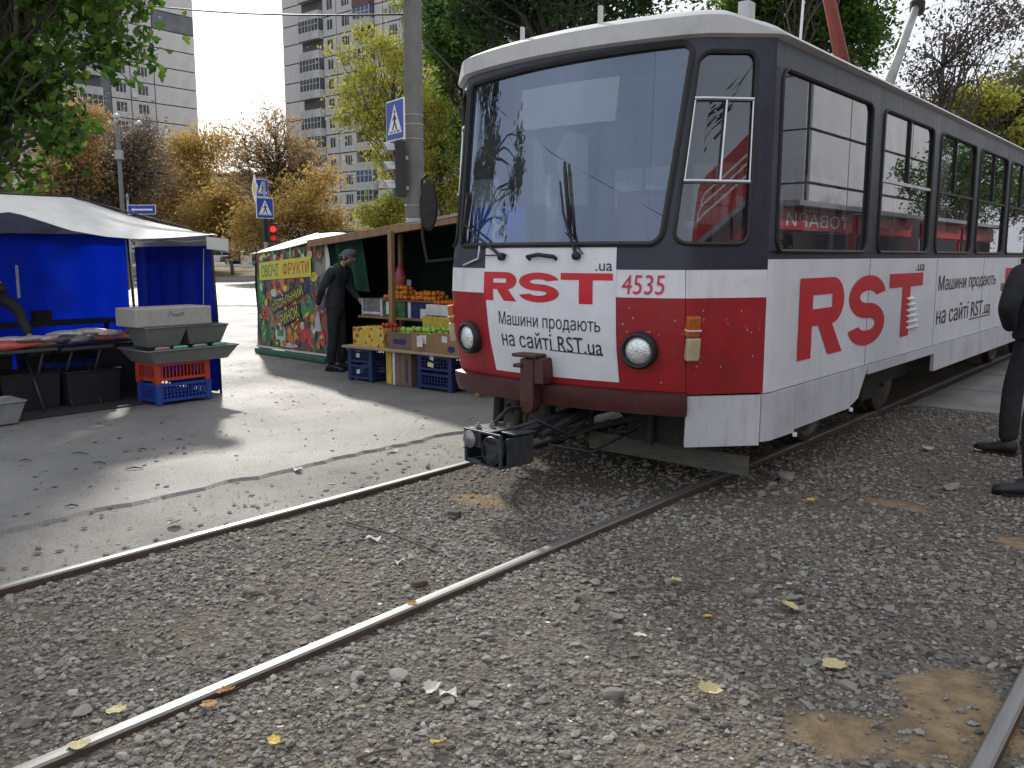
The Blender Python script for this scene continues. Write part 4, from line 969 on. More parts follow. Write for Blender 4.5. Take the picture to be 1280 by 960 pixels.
mb = MB(); mb.span((TXB + .03, TY0 - .3, .006), (TXF + .10, 5.0, .014)); mat_o = mb.build('ground_sheet', mat('black_ground_sheet', (.03, .03, .03), .8), None, origin=(-9.6, 3.6, 0)); tag(mat_o, 'dark ground sheet spread under the fish tables', 'ground sheet')

# white strip standing in for bright light through a slit in the wall
mb = MB(); mb.span((-10.46, 4.09, 1.06), (-10.44, 4.115, 1.42)); sl = mb.build('white_batten', mat('white_batten', (.75, .77, .8), .6), None, origin=(-10.45, 4.1, 1.06)); tag(sl, 'thin white upright batten against the blue tent wall', 'batten')

def crate(name, label, loc, size, m, rz=0., group=None, nx=14, nz=4, feet=True, cat='crate'):
    root = empty(name, loc, rz, label, cat, group); sx, sy, sz = size; t = .012
    mb = MB(); mb.span((-sx / 2, -sy / 2, .03), (sx / 2, sy / 2, .045)); mb.build('crate_floor', m, root, local=True)
    for ax, L, D_ in ((0, sx, sy), (1, sy, sx)):
        for s_ in (-1, 1):
            mb = MB(); n = max(4, int(nx * L / max(sx, sy)))
            def bx(a0, a1, z0, z1, t_=t):
                if ax == 0: mb.span((a0, s_ * D_ / 2 - t_ / 2, z0), (a1, s_ * D_ / 2 + t_ / 2, z1))
                else: mb.span((s_ * D_ / 2 - t_ / 2, a0, z0), (s_ * D_ / 2 + t_ / 2, a1, z1))
            bx(-L / 2, L / 2, sz - .028, sz, t * 1.5); bx(-L / 2, L / 2, .03, .058, t * 1.3)
            for k in range(n + 1):
                a = -L / 2 + .02 + (L - .04) * k / n; bx(a - .0045, a + .0045, .058, sz - .028, t * .9)
            for k in range(1, nz):
                z = .058 + (sz - .086) * k / nz; bx(-L / 2 + .01, L / 2 - .01, z - .003, z + .003, t * .8)
            mb.build('crate_wall', m, root, local=True)
    for s1 in (-1, 1):
        for s2 in (-1, 1):
            mb = MB(); mb.box((s1 * (sx / 2 - .02), s2 * (sy / 2 - .02), sz / 2), (.055, .055, sz + .002)); mb.build('crate_corner', m, root, local=True, bevel=.006)
    return root
M_cred = mat('red_crate_plastic', (.50, .055, .025), .5, var=.12, dirt=(.15, .05, .03), dirt_amt=.4)
M_cblue = mat('blue_crate_plastic', (.018, .06, .33), .5, var=.12, dirt=(.05, .06, .12), dirt_amt=.4)
M_cnavy = mat('dark_blue_crate_plastic', (.012, .028, .12), .5, var=.15, dirt=(.04, .04, .06), dirt_amt=.4)
crate('plastic_crate', 'bright blue plastic crate standing on the ground under the red one', (-8.60, 4.85, .008), (.40, .60, .215), M_cblue, 0, 'plastic crates by the fish tent')
crate('plastic_crate', 'orange red plastic crate stacked on the blue crate by the tent', (-8.605, 4.845, .224), (.40, .60, .21), M_cred, 0.02, 'plastic crates by the fish tent', nz=1)

def basin(name, label, c, size, flare, m, rz=0., cat='basin', wall=.008, group=None):
    sx, sy, sz = size; root = empty(name, c, rz, label, cat, group); mb = MB()
    def ring(k, h, ins=0.0): return [(sgx * (sx / 2 * k - ins), sgy * (sy / 2 * k - ins), h) for sgx, sgy in ((-1, -1), (1, -1), (1, 1), (-1, 1))]
    b0, b1, i1, i0 = ring(flare, 0), ring(1, sz), ring(1, sz, wall), ring(flare, wall, wall)
    V = b0 + b1 + i1 + i0; Fc = [(3, 2, 1, 0), (12, 13, 14, 15)]
    for a in (0, 4, 8):
        for k in range(4): Fc.append((a + k, a + (k + 1) % 4, a + 4 + (k + 1) % 4, a + 4 + k))
    mb.add(V, Fc); mb.build('tub', m, root, local=True, bevel=.006)
    mb = MB(); L = ring(1.02, sz); mb.tube([Vector(L[k]).lerp(Vector(L[(k + 1) % 4]), t) for k in range(4) for t in (.03, .97)], .009, 6, closed=True); mb.build('rim', m, root, local=True, smooth=True)
    return root
M_tub = mat('grey_green_tub_plastic', (.165, .18, .165), .6, var=.2, scale=8, dirt=(.07, .07, .06), dirt_amt=.6, dirt_scale=8)
basin('fish_tray', 'wide shallow grey tray balanced on the red crate', (-8.60, 4.93, .436), (.62, 1.02, .14), .80, M_tub, group='tubs on the fish stall')
basin('fish_tub', 'grey green tub left of the other, under the foam box', (-8.62, 4.69, .60), (.42, .46, .20), .72, M_tub, group='tubs on the fish stall')
basin('fish_tub', 'grey green tub nearest the tent pole', (-8.66, 5.18, .60), (.42, .50, .19), .74, M_tub, group='tubs on the fish stall')
mb = MB(); mb.box((-8.62, 4.79, .905), (.42, .84, .19)); fb = mb.build('foam_box', mat('grimy_foam', (.42, .40, .35), .9, var=.12, scale=5, dirt=(.16, .14, .1), dirt_amt=.6, dirt_scale=5, bump=.25, bscale=120), None, origin=(-8.62, 4.79, .81), bevel=.014); tag(fb, 'grimy white foam box resting on the two tubs', 'foam box')
mb = MB(); put_text(mb, 'Pownt', lambda a, b_: Vector((-8.408, 4.72 + .17 * a, .905 + .05 * b_ + .006 * math.sin(a * 9))), .002, .25); mb.build('handwriting', mat('blue_marker_ink', (.06, .06, .25), .7), fb)
# dripping green strips between tray and tubs (ice bags)
for k, (yy, cc_) in enumerate([(4.63, (.35, .2, .2)), (4.83, (.12, .4, .25)), (5.05, (.2, .25, .2)), (5.28, (.16, .35, .25))]):
    mb = MB(); mb.lathe([(.002, -.09), (.018, -.07), (.022, 0), (.018, .07), (.002, .09)], (-8.40, yy, .585), 10, rot=Matrix.Rotation(math.pi / 2, 3, 'X')); o = mb.build('small_fish', mat('small_fish_skin_%d' % k, cc_, .35, var=.3, scale=30), None, True, origin=(-8.40, yy, .585)); tag(o, ['pinkish small fish at the near end of the tray edge', 'bright green wrapped fish on the tray edge', 'dull grey small fish in the middle of the tray edge', 'pale green small fish on the tray edge by the pole'][k], 'fish', 'small fish on the tray edge')

# fish tables
M_tbl = mat('dark_table_board', (.05, .045, .04), .7, var=.3)
M_leg = mat('table_leg_metal', (.06, .06, .06), .5, .5)
def table(label, x0, x1, y0, y1, z):
    t = empty('folding_table', ((x0 + x1) / 2, (y0 + y1) / 2, 0), label=label, cat='table', group='tables of the fish stall')
    mb = MB(); mb.span((x0, y0, z - .03), (x1, y1, z)); mb.build('table_top', M_tbl, t, bevel=.006)
    for y_ in (y0 + .12, y1 - .12):
        for a, b_ in ((x0 + .08, x1 - .08), (x1 - .08, x0 + .08)):
            mb = MB(); mb.tube([(a, y_ + (.015 if a < b_ else -.015), .015), (b_, y_ + (.015 if a < b_ else -.015), z - .03)], .014, 7); mb.build('leg', M_leg, t, smooth=True)
    return t
table('dark folding table with crossed legs at the left edge of the picture', -9.35, -8.82, 2.3, 3.78, .64)
table('dark low table between the left table and the stacked crates', -9.45, -8.9, 3.85, 4.38, .62)
basin('fish_tray', 'grey plastic tub on the ground at the left edge', (-8.66, 2.98, .012), (.40, .66, .20), .8, mat('pale_grey_tub', (.24, .24, .24), .5), group='tubs on the fish stall')
basin('fish_tray', 'blue plastic tub standing behind the low fish table', (-9.55, 4.15, .02), (.3, .5, .40), .85, mat('blue_tub_plastic', (.01, .03, .3), .5), group='tubs on the fish stall')
def fish(label, loc, L, rz, m, roll=0., name='fish', group='fish on the fish stall'):
    L *= 1.25
    root = empty(name, loc, rz, label, 'fish', group)
    mb = MB(); prof = [(0, .004), (.05, .055), (.15, .10), (.3, .13), (.45, .125), (.65, .085), (.8, .045), (.88, .03)]
    n = 12; V = []; Fc = []
    for t, r_ in prof:
        for k in range(n):
            a = 2 * math.pi * k / n; V.append((t * L - L / 2, r_ * L * math.cos(a), r_ * L * .55 * math.sin(a) + .05 * L))
    for i in range(len(prof) - 1):
        for k in range(n): Fc.append((i * n + k, i * n + (k + 1) % n, (i + 1) * n + (k + 1) % n, (i + 1) * n + k))
    Fc.append(tuple(range(n - 1, -1, -1))); Fc.append(tuple((len(prof) - 1) * n + k for k in range(n)))
    mb.add(V, Fc); mb.build('fish_body', m, root, local=True, smooth=True)
    mb = MB(); mb.prism([(.36 * L, 0, .05 * L), (.5 * L, .11 * L, .045 * L), (.46 * L, 0, .05 * L), (.5 * L, -.11 * L, .045 * L)], (0, 0, .006)); mb.build('tail_fin', m, root, local=True)
    mb = MB(); mb.prism([(-.15 * L, .11 * L, .05 * L), (.0, .19 * L, .05 * L), (.15 * L, .10 * L, .05 * L)], (0, 0, .006)); mb.build('back_fin', m, root, local=True)
    return root
M_fish = mat('silver_fish_skin', (.20, .21, .22), .3, .2, var=.35, scale=14)
M_fishd = mat('dark_carp_skin', (.075, .075, .08), .35, .1, var=.4, scale=12)
M_fishp = mat('pink_fish_flesh', (.42, .16, .13), .4, var=.35, scale=10)
fish('large dark carp in the middle of the fish stall', (-9.0, 3.98, .67), .55, 1.9, M_fishd)
fish('large silver and dark fish lying next to the low table edge', (-9.05, 4.18, .66), .5, 2.2, M_fish)
fish('fat pinkish grey fish in front of the foam box', (-8.98, 4.36, .67), .46, 1.2, M_fishp)
fish('pale cut fish resting against the tubs', (-8.86, 4.50, .68), .40, .7, M_fishp)
fish('silver fish at the table corner beside the dark carp', (-8.95, 3.72, .645), .38, 1.5, M_fish)
fish('red fleshed fish lying along the front edge of the left table', (-8.9, 3.38, .645), .62, 1.57, mat('red_fish_flesh', (.50, .10, .08), .4, var=.3, scale=8))
fish('pale fish behind the red fleshed fish on the left table', (-9.06, 3.3, .65), .5, 1.2, mat('pale_fish_flesh', (.5, .46, .42), .4, var=.2))
fish('whitish fish under the hands of the fish seller', (-9.15, 3.55, .65), .4, 2.0, mat('white_fish_flesh', (.55, .54, .5), .4, var=.2))
M_dbox = mat('black_fish_box_plastic', (.012, .012, .014), .7, var=.3)  # plain black boxes added to keep the space under the tables dark
for k, (x_, y_, z_, h_) in enumerate([(-9.30, 3.0, .016, .42), (-9.28, 3.62, .016, .36), (-9.72, 3.35, .016, .5), (-9.75, 4.1, .016, .48), (-9.72, 4.75, .016, .55), (-9.2, 4.2, .016, .34)]):
    basin('fish_box', ['black fish box on the ground under the left table', 'black fish box under the right end of the left table', 'tall black fish box behind the left table', 'black fish box against the back of the low table', 'black fish box in the corner behind the crates', 'low black fish box under the low table'][k], (x_, y_, z_), (.40, .56, h_), .92, M_dbox, cat='fish box', group='black fish boxes under the tables')
PK = mat('pinkish_silver_fish', (.46, .36, .34), .32, .1, var=.35, scale=10); SV_ = mat('bright_silver_fish', (.42, .43, .44), .3, .2, var=.35, scale=14)
for k, (x_, y_, z_, L_, a_) in enumerate([(-9.02, 4.05, .72, .44, 1.3), (-9.12, 4.30, .70, .42, 2.4), (-8.92, 4.22, .74, .40, .9), (-8.98, 3.86, .70, .42, 2.0), (-8.85, 4.40, .72, .36, 1.7), (-9.0, 3.52, .70, .40, 1.1), (-8.88, 3.60, .72, .34, 1.9), (-9.05, 3.18, .70, .42, 1.7)]):
    fish(['silver fish heaped on the dark carp', 'silver fish at the back of the low table', 'pinkish fish on top of the heap before the foam box', 'pinkish silver fish over the gap between the tables', 'small pinkish fish next to the tubs', 'silver fish on top at the right end of the left table', 'small pinkish fish at the right end of the left table', 'pinkish fish heaped at the left edge of the picture'][k], (x_, y_, z_), L_, a_, SV_ if k in (0, 1, 5) else PK)
mb = MB(); mb.box((-10.2, 4.05, .78), (.25, 1.9, .05)); mb.box((-10.2, 4.22, .86), (.16, .16, .13)); mb.span((-10.28, 3.1, .02), (-10.24, 3.14, .755)); mb.span((-10.28, 4.95, .02), (-10.24, 4.99, .755)); o = mb.build('back_shelf', M_black, None, origin=(-10.2, 4.05, 0)); tag(o, 'dark shelf with a black box along the blue back wall', 'shelf')

# ------------------------------------------------------------------ fruit and vegetable stall
M_wood = mat('raw_timber', (.26, .15, .075), .75, var=.25, scale=10, stretch=(1, 1, .15), bump=.2, bscale=40)
M_tgreen = mat('green_tarp', (.012, .10, .05), .6, var=.25, scale=4, bump=.1, bscale=8)
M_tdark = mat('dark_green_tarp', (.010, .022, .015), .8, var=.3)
M_wtarp = mat('white_tarp', (.62, .62, .60), .6, var=.1, dirt=(.3, .29, .27), dirt_amt=.4)
stall = empty('fruit_stall', (-9.0, 8.6, 0), label='fruit and vegetable stall with a printed banner wall and timber frame', cat='market stall')
def sb(mb, name, m, **k): return mb.build(name, m, stall, **k)
BL, BR_ = Vector((-11.88, 8.17, 0)), Vector((-9.93, 7.98, 0))
# banner wall, slightly wavy
def ban(u, v, off=0.0):
    p = BL.lerp(BR_, u); zt = 1.55 + .16 * u; z = .10 + (zt - .10) * v
    return Vector((p.x - .05 * (1 - v) * (1 - u), p.y + .02 * math.sin(u * 9 + v * 2) * (.4 + .6 * math.sin(v * 3.14)) - off, z))
M_ban = bpy.data.materials.new('printed_vegetables'); M_ban.use_nodes = True; nt = M_ban.node_tree; b = nt.nodes['Principled BSDF']; b.inputs['Roughness'].default_value = .5
tc = nd(nt, 'ShaderNodeTexCoord'); mp = nd(nt, 'ShaderNodeMapping'); mp.inputs['Scale'].default_value = (1, 1, .75); nt.links.new(tc.outputs['Object'], mp.inputs['Vector'])
nz_ = nd(nt, 'ShaderNodeTexNoise', Scale=3.0, Detail=3.0); nt.links.new(mp.outputs['Vector'], nz_.inputs['Vector'])
mv = nd(nt, 'ShaderNodeMix', data_type='RGBA', blend_type='LINEAR_LIGHT'); mv.inputs['Factor'].default_value = .12; nt.links.new(mp.outputs['Vector'], mv.inputs['A']); nt.links.new(nz_.outputs['Color'], mv.inputs['B'])
vo = nd(nt, 'ShaderNodeTexVoronoi', Scale=6.5); nt.links.new(mv.outputs['Result'], vo.inputs['Vector'])
sc_ = nd(nt, 'ShaderNodeSeparateColor'); nt.links.new(vo.outputs['Color'], sc_.inputs['Color'])
rp = nd(nt, 'ShaderNodeValToRGB'); rp.color_ramp.interpolation = 'CONSTANT'; el = rp.color_ramp.elements
pal = [(.08, .20, .05), (.18, .32, .09), (.48, .08, .05), (.04, .12, .05), (.45, .35, .25), (.26, .09, .16), (.12, .25, .07), (.62, .24, .07), (.09, .09, .15), (.45, .45, .35)]
while len(el) < len(pal): el.new(.5)
for i, c in enumerate(pal): el[i].position = i / len(pal); el[i].color = c4(c)
nt.links.new(sc_.outputs['Red'], rp.inputs['Fac'])
r7 = nd(nt, 'ShaderNodeMapRange'); r7.inputs['From Max'].default_value = .16; r7.inputs['To Min'].default_value = 1.5; r7.inputs['To Max'].default_value = .45; nt.links.new(vo.outputs['Distance'], r7.inputs['Value'])
m7 = nd(nt, 'ShaderNodeMix', data_type='RGBA', blend_type='MULTIPLY'); m7.inputs['Factor'].default_value = 1; nt.links.new(rp.outputs['Color'], m7.inputs['A']); nt.links.new(r7.outputs['Result'], m7.inputs['B']); nt.links.new(m7.outputs['Result'], b.inputs['Base Color'])
mb = MB(); mb.grid(lambda u, v: ban(u, v), 40, 24); banner = sb(mb, 'banner_wall', M_ban, smooth=True)
PR = {k: mat('print_' + k, [min(.8, q * 1.15) for q in c], .5, var=.6, scale=13) for k, c in dict(red=(.42, .03, .03), orange=(.45, .16, .03), yellow=(.52, .42, .03), green=(.03, .20, .06), pale=(.38, .42, .32), purple=(.06, .03, .10), dark=(.02, .03, .02), sign=(.62, .55, .06), white=(.6, .6, .55)).items()}
PR['sign'] = mat('print_board_yellow', (.62, .55, .06), .5, var=.08); PR['signgreen'] = mat('print_board_green', (.03, .22, .06), .5, var=.08); PR['signred'] = mat('print_board_red', (.45, .02, .02), .5, var=.08)
def blob(name, key, u, v, ru, rv, a=0., off=.003, n=18):
    mb = MB(); P_ = [ban(u + ru * math.cos(t) * math.cos(a) - rv * math.sin(t) * math.sin(a) * .8, v + rv * math.sin(t) * math.cos(a) + ru * math.cos(t) * math.sin(a) * 1.2, off) for t in [6.2832 * k / n for k in range(n)]]
    mb.add([ban(u, v, off)] + P_, [(0, 1 + k, 1 + (k + 1) % n) for k in range(n)]); mb.build(name, PR[key], banner, smooth=True)
for i, (key, u, v, ru, rv, a) in enumerate([('red', .66, .20, .10, .13, .2), ('red', .76, .15, .06, .09, 0), ('orange', .50, .15, .05, .12, .3), ('orange', .58, .13, .04, .10, .2), ('yellow', .83, .71, .07, .055, 0), ('green', .72, .44, .10, .15, -.3), ('pale', .36, .17, .11, .14, .2), ('red', .12, .36, .045, .08, 0), ('green', .10, .18, .05, .16, .1),
        ('red', .40, .62, .07, .05, 0), ('orange', .42, .68, .05, .06, 0), ('purple', .66, .62, .11, .11, 0), ('pale', .28, .58, .07, .05, 0), ('green', .08, .60, .07, .16, 0), ('red', .86, .36, .06, .08, 0), ('purple', .93, .5, .06, .12, 0), ('red', .62, .95, .07, .035, 0), ('orange', .45, .95, .05, .035, 0), ('green', .22, .95, .10, .03, 0), ('red', .92, .16, .05, .10, .2), ('orange', .79, .24, .03, .06, .3), ('pale', .45, .06, .2, .03, 0)]):
    blob('printed_vegetable', key, u, v, ru * .78, rv * .78, a, .0025 + .0004 * i)
RB = random.Random(5)
for i in range(130):
    u_, v_ = RB.uniform(.04, .96), RB.choice([RB.uniform(.03, .35), RB.uniform(.35, .70), RB.uniform(.905, .97)])
    blob('printed_vegetable', RB.choice(['red', 'orange', 'green', 'green', 'pale', 'purple', 'dark', 'yellow', 'red']), u_, v_, RB.uniform(.010, .032), RB.uniform(.012, .05), RB.uniform(-.9, .9), .0115 + .00002 * i, 10)
# yellow name board printed on the banner
mb = MB(); mb.slab(lambda u, v: ban(.055 + .75 * u, .715 + .185 * v, .014), lambda u, v: ban(.055 + .75 * u, .715 + .185 * v, .018), 20, 3); nb = mb.build('name_board', PR['sign'], banner, smooth=True, angle=40)
mb = MB(); put_text(mb, 'ОВОЧІ', lambda a, b_: ban(.095 + .27 * a, .745 + .125 * b_, .0205), .01, ncut=0); mb.build('board_lettering', PR['signgreen'], nb)
mb = MB(); put_text(mb, 'ФРУКТИ', lambda a, b_: ban(.43 + .345 * a, .745 + .125 * b_, .0205), .01, ncut=0); mb.build('board_lettering', PR['signred'], nb)
def tilt(u0, v0, du, dv, wv): return lambda a, b_: ban(u0 + du * a + .03 * (1 - b_), v0 + dv * a + wv * b_, .0215)
for (w_, u0, v0, du, dv, wv) in (('СОЦІАЛЬНИЙ', .24, .375, .42, .17, .105), ('РИНОК', .37, .245, .24, .105, .105)):
    mb = MB(); f_ = tilt(u0 - .015, v0 - .012, du + .03, dv + .012, wv + .024); mb.slab(lambda u, v: f_(u, v) + Vector((0, .006, 0)), lambda u, v: f_(u, v) + Vector((0, .003, 0)), 12, 2); tl_ = mb.build('slogan_strip', PR['dark'], banner, smooth=True, angle=40)
    mb = MB(); put_text(mb, w_, tilt(u0, v0, du, dv, wv), .014, ncut=0); mb.build('slogan_lettering', PR['sign'], tl_)
mb = MB(); mb.tube([ban(.30 + .02, .53, .03), ban(.38, .60, .03), ban(.44, .545, .03)], .008, 5); mb.tube([ban(.30, .50, .03), ban(.44, .515, .03)], .006, 5); mb.build('printed_house_mark', PR['white'], banner)
mb = MB(); mb.box((BL.lerp(BR_, .5) + Vector((0, -.05, .05))), (2.0, .07, .09), rz=math.atan2(BR_.y - BL.y, BR_.x - BL.x)); sb(mb, 'bottom_hem', M_tgreen, bevel=.02)
mb = MB(); mb.grid(lambda u, v: ban(u, .0 + .02 * v, .02), 12, 1); sb(mb, 'white_hem', M_wtarp)
mb = MB(); mb.grid(lambda u, v: Vector((-11.90 + .03 * math.sin(v * 7), 8.17 + 1.7 * u, .04 + 1.55 * v)), 8, 6); sb(mb, 'left_wall', M_tgreen, smooth=True)
mb = MB(); mb.grid(lambda u, v: Vector((-9.92 + .62 * u, 8.0 + .05 * math.sin(u * 17) + .15 * u + .12 * (1 - v), 1.12 + .62 * v - .12 * u * (1 - v))), 18, 6); sb(mb, 'gathered_curtain', M_tgreen, smooth=True)
mb = MB(); mb.grid(lambda u, v: Vector((-9.94 + .14 * u * math.sin(v * 2.6), 7.97 - .03 * u, .9 + .82 * v)), 5, 8); sb(mb, 'white_edge', M_wtarp, smooth=True)
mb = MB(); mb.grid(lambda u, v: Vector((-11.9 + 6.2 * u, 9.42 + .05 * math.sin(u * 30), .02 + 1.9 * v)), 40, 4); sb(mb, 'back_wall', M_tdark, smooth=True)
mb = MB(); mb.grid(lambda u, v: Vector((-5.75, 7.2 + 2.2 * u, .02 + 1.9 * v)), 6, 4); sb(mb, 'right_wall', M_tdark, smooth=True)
# roof: front edge follows the banner top and the beam, ridge behind it
FE = [(-12.0, 8.17, 1.555), (-11.0, 8.05, 1.63), (-10.1, 7.90, 1.735), (-9.2, 7.70, 1.80), (-8.0, 7.42, 1.865), (-6.4, 7.02, 1.975), (-5.7, 6.9, 2.02)]
def fe(u):
    s_ = u * (len(FE) - 1); i = min(int(s_), len(FE) - 2); return Vector(FE[i]).lerp(Vector(FE[i + 1]), s_ - i)
def roofp(u, v):
    a = fe(u); r_ = Vector((a.x, 8.75, max(1.72, a.z + .10) + .02 * math.sin(u * 23))); k = Vector((a.x, 9.45, 1.9))
    return a.lerp(r_, v * 1.6) if v < .625 else r_.lerp(k, (v - .625) / .375)
mb = MB(); mb.slab(lambda u, v: roofp(u, v) + Vector((0, .01, -.012)), lambda u, v: roofp(u, v), 36, 8); sb(mb, 'canopy', M_wtarp, smooth=True, angle=40)
mb = MB(); mb.grid(lambda u, v: roofp(.30 + .7 * u, v) + Vector((0, .03, -.03)), 20, 8); sb(mb, 'canopy_lining', M_tgreen, smooth=True)
mb = MB(); d_ = Vector((-5.7, 6.93, 1.985)) - Vector((-10.25, 7.93, 1.69)); c_ = (Vector((-5.7, 6.93, 1.985)) + Vector((-10.25, 7.93, 1.69))) / 2
mb.box(c_, (d_.length, .05, .10), rot=d_.to_track_quat('X', 'Z').to_matrix()); sb(mb, 'front_beam', M_wood, bevel=.004)
for x_, y_, z_, w_ in ((-7.95, 7.38, 1.82, .062), (-6.3, 7.1, 1.93, .06), (-8.42, 7.98, 1.80, .05), (-11.85, 8.24, 1.55, .05), (-9.95, 8.05, 1.70, .05), (-5.8, 9.35, 1.9, .05)):
    mb = MB(); mb.box((x_, y_, z_ / 2), (w_, w_, z_)); sb(mb, 'timber_post', M_wood, bevel=.004)
mb = MB(); mb.tube([(-6.6, 7.1, 1.88), (-5.9, 8.2, 1.62)], .02, 6); mb.tube([(-6.6, 7.1, 1.70), (-6.0, 8.0, 1.5)], .016, 6); sb(mb, 'brace', M_steel)
# counter boards
mb = MB(); mb.box((-7.35, 7.48, .425), (2.2, .95, .028), .02); sb(mb, 'counter_board', mat('pale_plywood', (.34, .25, .16), .8, var=.2, scale=6, stretch=(1, 8, 8)), bevel=.004)
mb = MB(); mb.box((-7.5, 8.0, .735), (2.9, .62, .028)); sb(mb, 'rear_shelf', M_wood)
mb = MB()
for x_ in (-8.8, -7.4, -6.2): mb.span((x_ - .03, 8.1, 0), (x_ + .03, 8.16, .72))
sb(mb, 'shelf_legs', M_wood)

# goods: crates on the ground, boxes, fruit
GC = 'crates under the fruit counter'
for k, (x_, lab) in enumerate([(-8.22, ('lower of the two dark blue crates beside the standing man', 'upper of the two dark blue crates beside the standing man')), (-6.95, ('lower dark blue crate under the counter next to the tram', 'upper dark blue crate under the counter next to the tram'))]):
    for j in range(2): crate('plastic_crate', lab[j], (x_, 7.28, .004 + j * .2), (.42 if k == 0 else .52, .40, .198), M_cnavy, 0, GC, nx=10, nz=3)
for k, (x_, z_, w_, col) in enumerate([(-8.24, .12, .06, (.6, .62, .6)), (-8.24, .32, .06, (.6, .62, .62)), (-7.0, .30, .09, (.6, .66, .35)), (-6.98, .38, .06, (.6, .62, .62))]):
    mb = MB(); mb.box((x_, 7.066, z_), (w_, .004, .05), rot=Matrix.Rotation(.15 * (k - 1), 3, 'Y')); o = mb.build('paper_tag', mat('paper_tag_%d' % k, col, .8), None, origin=(x_, 7.066, z_)); tag(o, ['white tag on the lower crate beside the man', 'white tag on the upper crate beside the man', 'yellowish tag on the crate next to the tram', 'small white tag above the yellowish one on the crate'][k], 'tag', 'paper tags on the crates')
M_card = mat('brown_cardboard', (.27, .165, .085), .85, var=.12, dirt=(.15, .09, .05), dirt_amt=.4)
M_card2 = mat('dull_brown_cardboard', (.17, .115, .085), .85, var=.15, dirt=(.06, .06, .08), dirt_amt=.6, dirt_scale=7)
def obox(label, c, size, m, rz=0., group='boxes of the fruit stall', name='cardboard_box', bands=()):
    root = empty(name, c, rz, label, 'box', group); sx, sy, sz = size; t = .008
    mb = MB(); mb.span((-sx / 2, -sy / 2, 0), (sx / 2, sy / 2, t)); mb.build('box_floor', m, root, local=True)
    for a in (((-sx / 2, -sy / 2, t), (sx / 2, -sy / 2 + t, sz)), ((-sx / 2, sy / 2 - t, t), (sx / 2, sy / 2, sz)), ((-sx / 2, -sy / 2 + t, t), (-sx / 2 + t, sy / 2 - t, sz)), ((sx / 2 - t, -sy / 2 + t, t), (sx / 2, sy / 2 - t, sz))):
        mb = MB(); mb.span(*a); mb.build('box_wall', m, root, local=True, bevel=.003)
    for (x0, x1, z0, z1, bm_) in bands:
        mb = MB(); mb.span((x0, -sy / 2 - .003, z0), (x1, -sy / 2 - .0005, z1)); mb.build('printed_mark', bm_, root, local=True)
    return root
M_ink = mat('dark_blue_print', (.02, .03, .10), .7); M_wpaper = mat('white_price_paper', (.62, .62, .6), .8); M_ypr = mat('yellow_box_print', (.5, .38, .05), .7, var=.3, scale=18)
M_speck = attr_mat('speckled', [(.5, .36, .03), (.5, .1, .03), (.55, .45, .05)], .6)
M_fruitprint = bpy.data.materials.new('fruit_box_print'); M_fruitprint.use_nodes = True; nt = M_fruitprint.node_tree; b = nt.nodes['Principled BSDF']
tc = nd(nt, 'ShaderNodeTexCoord'); vo = nd(nt, 'ShaderNodeTexVoronoi', Scale=26.0); nt.links.new(tc.outputs['Object'], vo.inputs['Vector']); sc_ = nd(nt, 'ShaderNodeSeparateColor'); nt.links.new(vo.outputs['Color'], sc_.inputs['Color'])
rp = nd(nt, 'ShaderNodeValToRGB'); rp.color_ramp.interpolation = 'CONSTANT'; el = rp.color_ramp.elements
for i, (c, p) in enumerate([((.55, .40, .02), 0), ((.55, .45, .10), .4), ((.40, .05, .03), .7), ((.5, .45, .35), .88)]):
    e = el[i] if i < 2 else el.new(p); e.position = p; e.color = c4(c)
nt.links.new(sc_.outputs['Red'], rp.inputs['Fac']); nt.links.new(rp.outputs['Color'], b.inputs['Base Color'])
CZ = .44
obox('box printed all over with yellow and red fruit', (-8.08, 7.27, CZ), (.54, .36, .22), M_fruitprint, .02)
obox('plain brown box just right of the yellow fruit box', (-7.52, 7.25, CZ), (.40, .34, .20), M_card2, .03, bands=[(-.1, .1, .06, .12, M_ink)])
obox('brown box of apples with a white price tag', (-7.12, 7.24, CZ), (.36, .36, .21), M_card, .02, bands=[(-.04, .06, .09, .19, M_wpaper)])
obox('brown box with a round blue mark nearest the tram', (-6.68, 7.22, CZ), (.46, .38, .235), M_card, .0, bands=[(-.10, -.02, .13, .20, M_wpaper)])
mb = MB(); mb.lathe([(.045, 0), (.045, .003)], (-6.64, 7.0285, .50), 20, rot=Matrix.Rotation(math.pi / 2, 3, 'X') @ Matrix.Diagonal((1.2, .8, 1))); o = mb.build('round_sticker', M_ink, None, origin=(-6.64, 7.028, .5)); tag(o, 'dark blue oval sticker on the apple box by the tram', 'sticker')
bx_ = obox('tall box printed yellow and brown standing under the counter', (-7.56, 7.29, .004), (.42, .38, .395), M_card2, .0, bands=[(-.21, -.12, .005, .39, M_ypr), (-.10, -.06, .005, .39, M_wpaper), (-.02, .0, .02, .37, M_card), (.06, .08, .02, .37, M_card), (.12, .15, .05, .33, M_ink)])
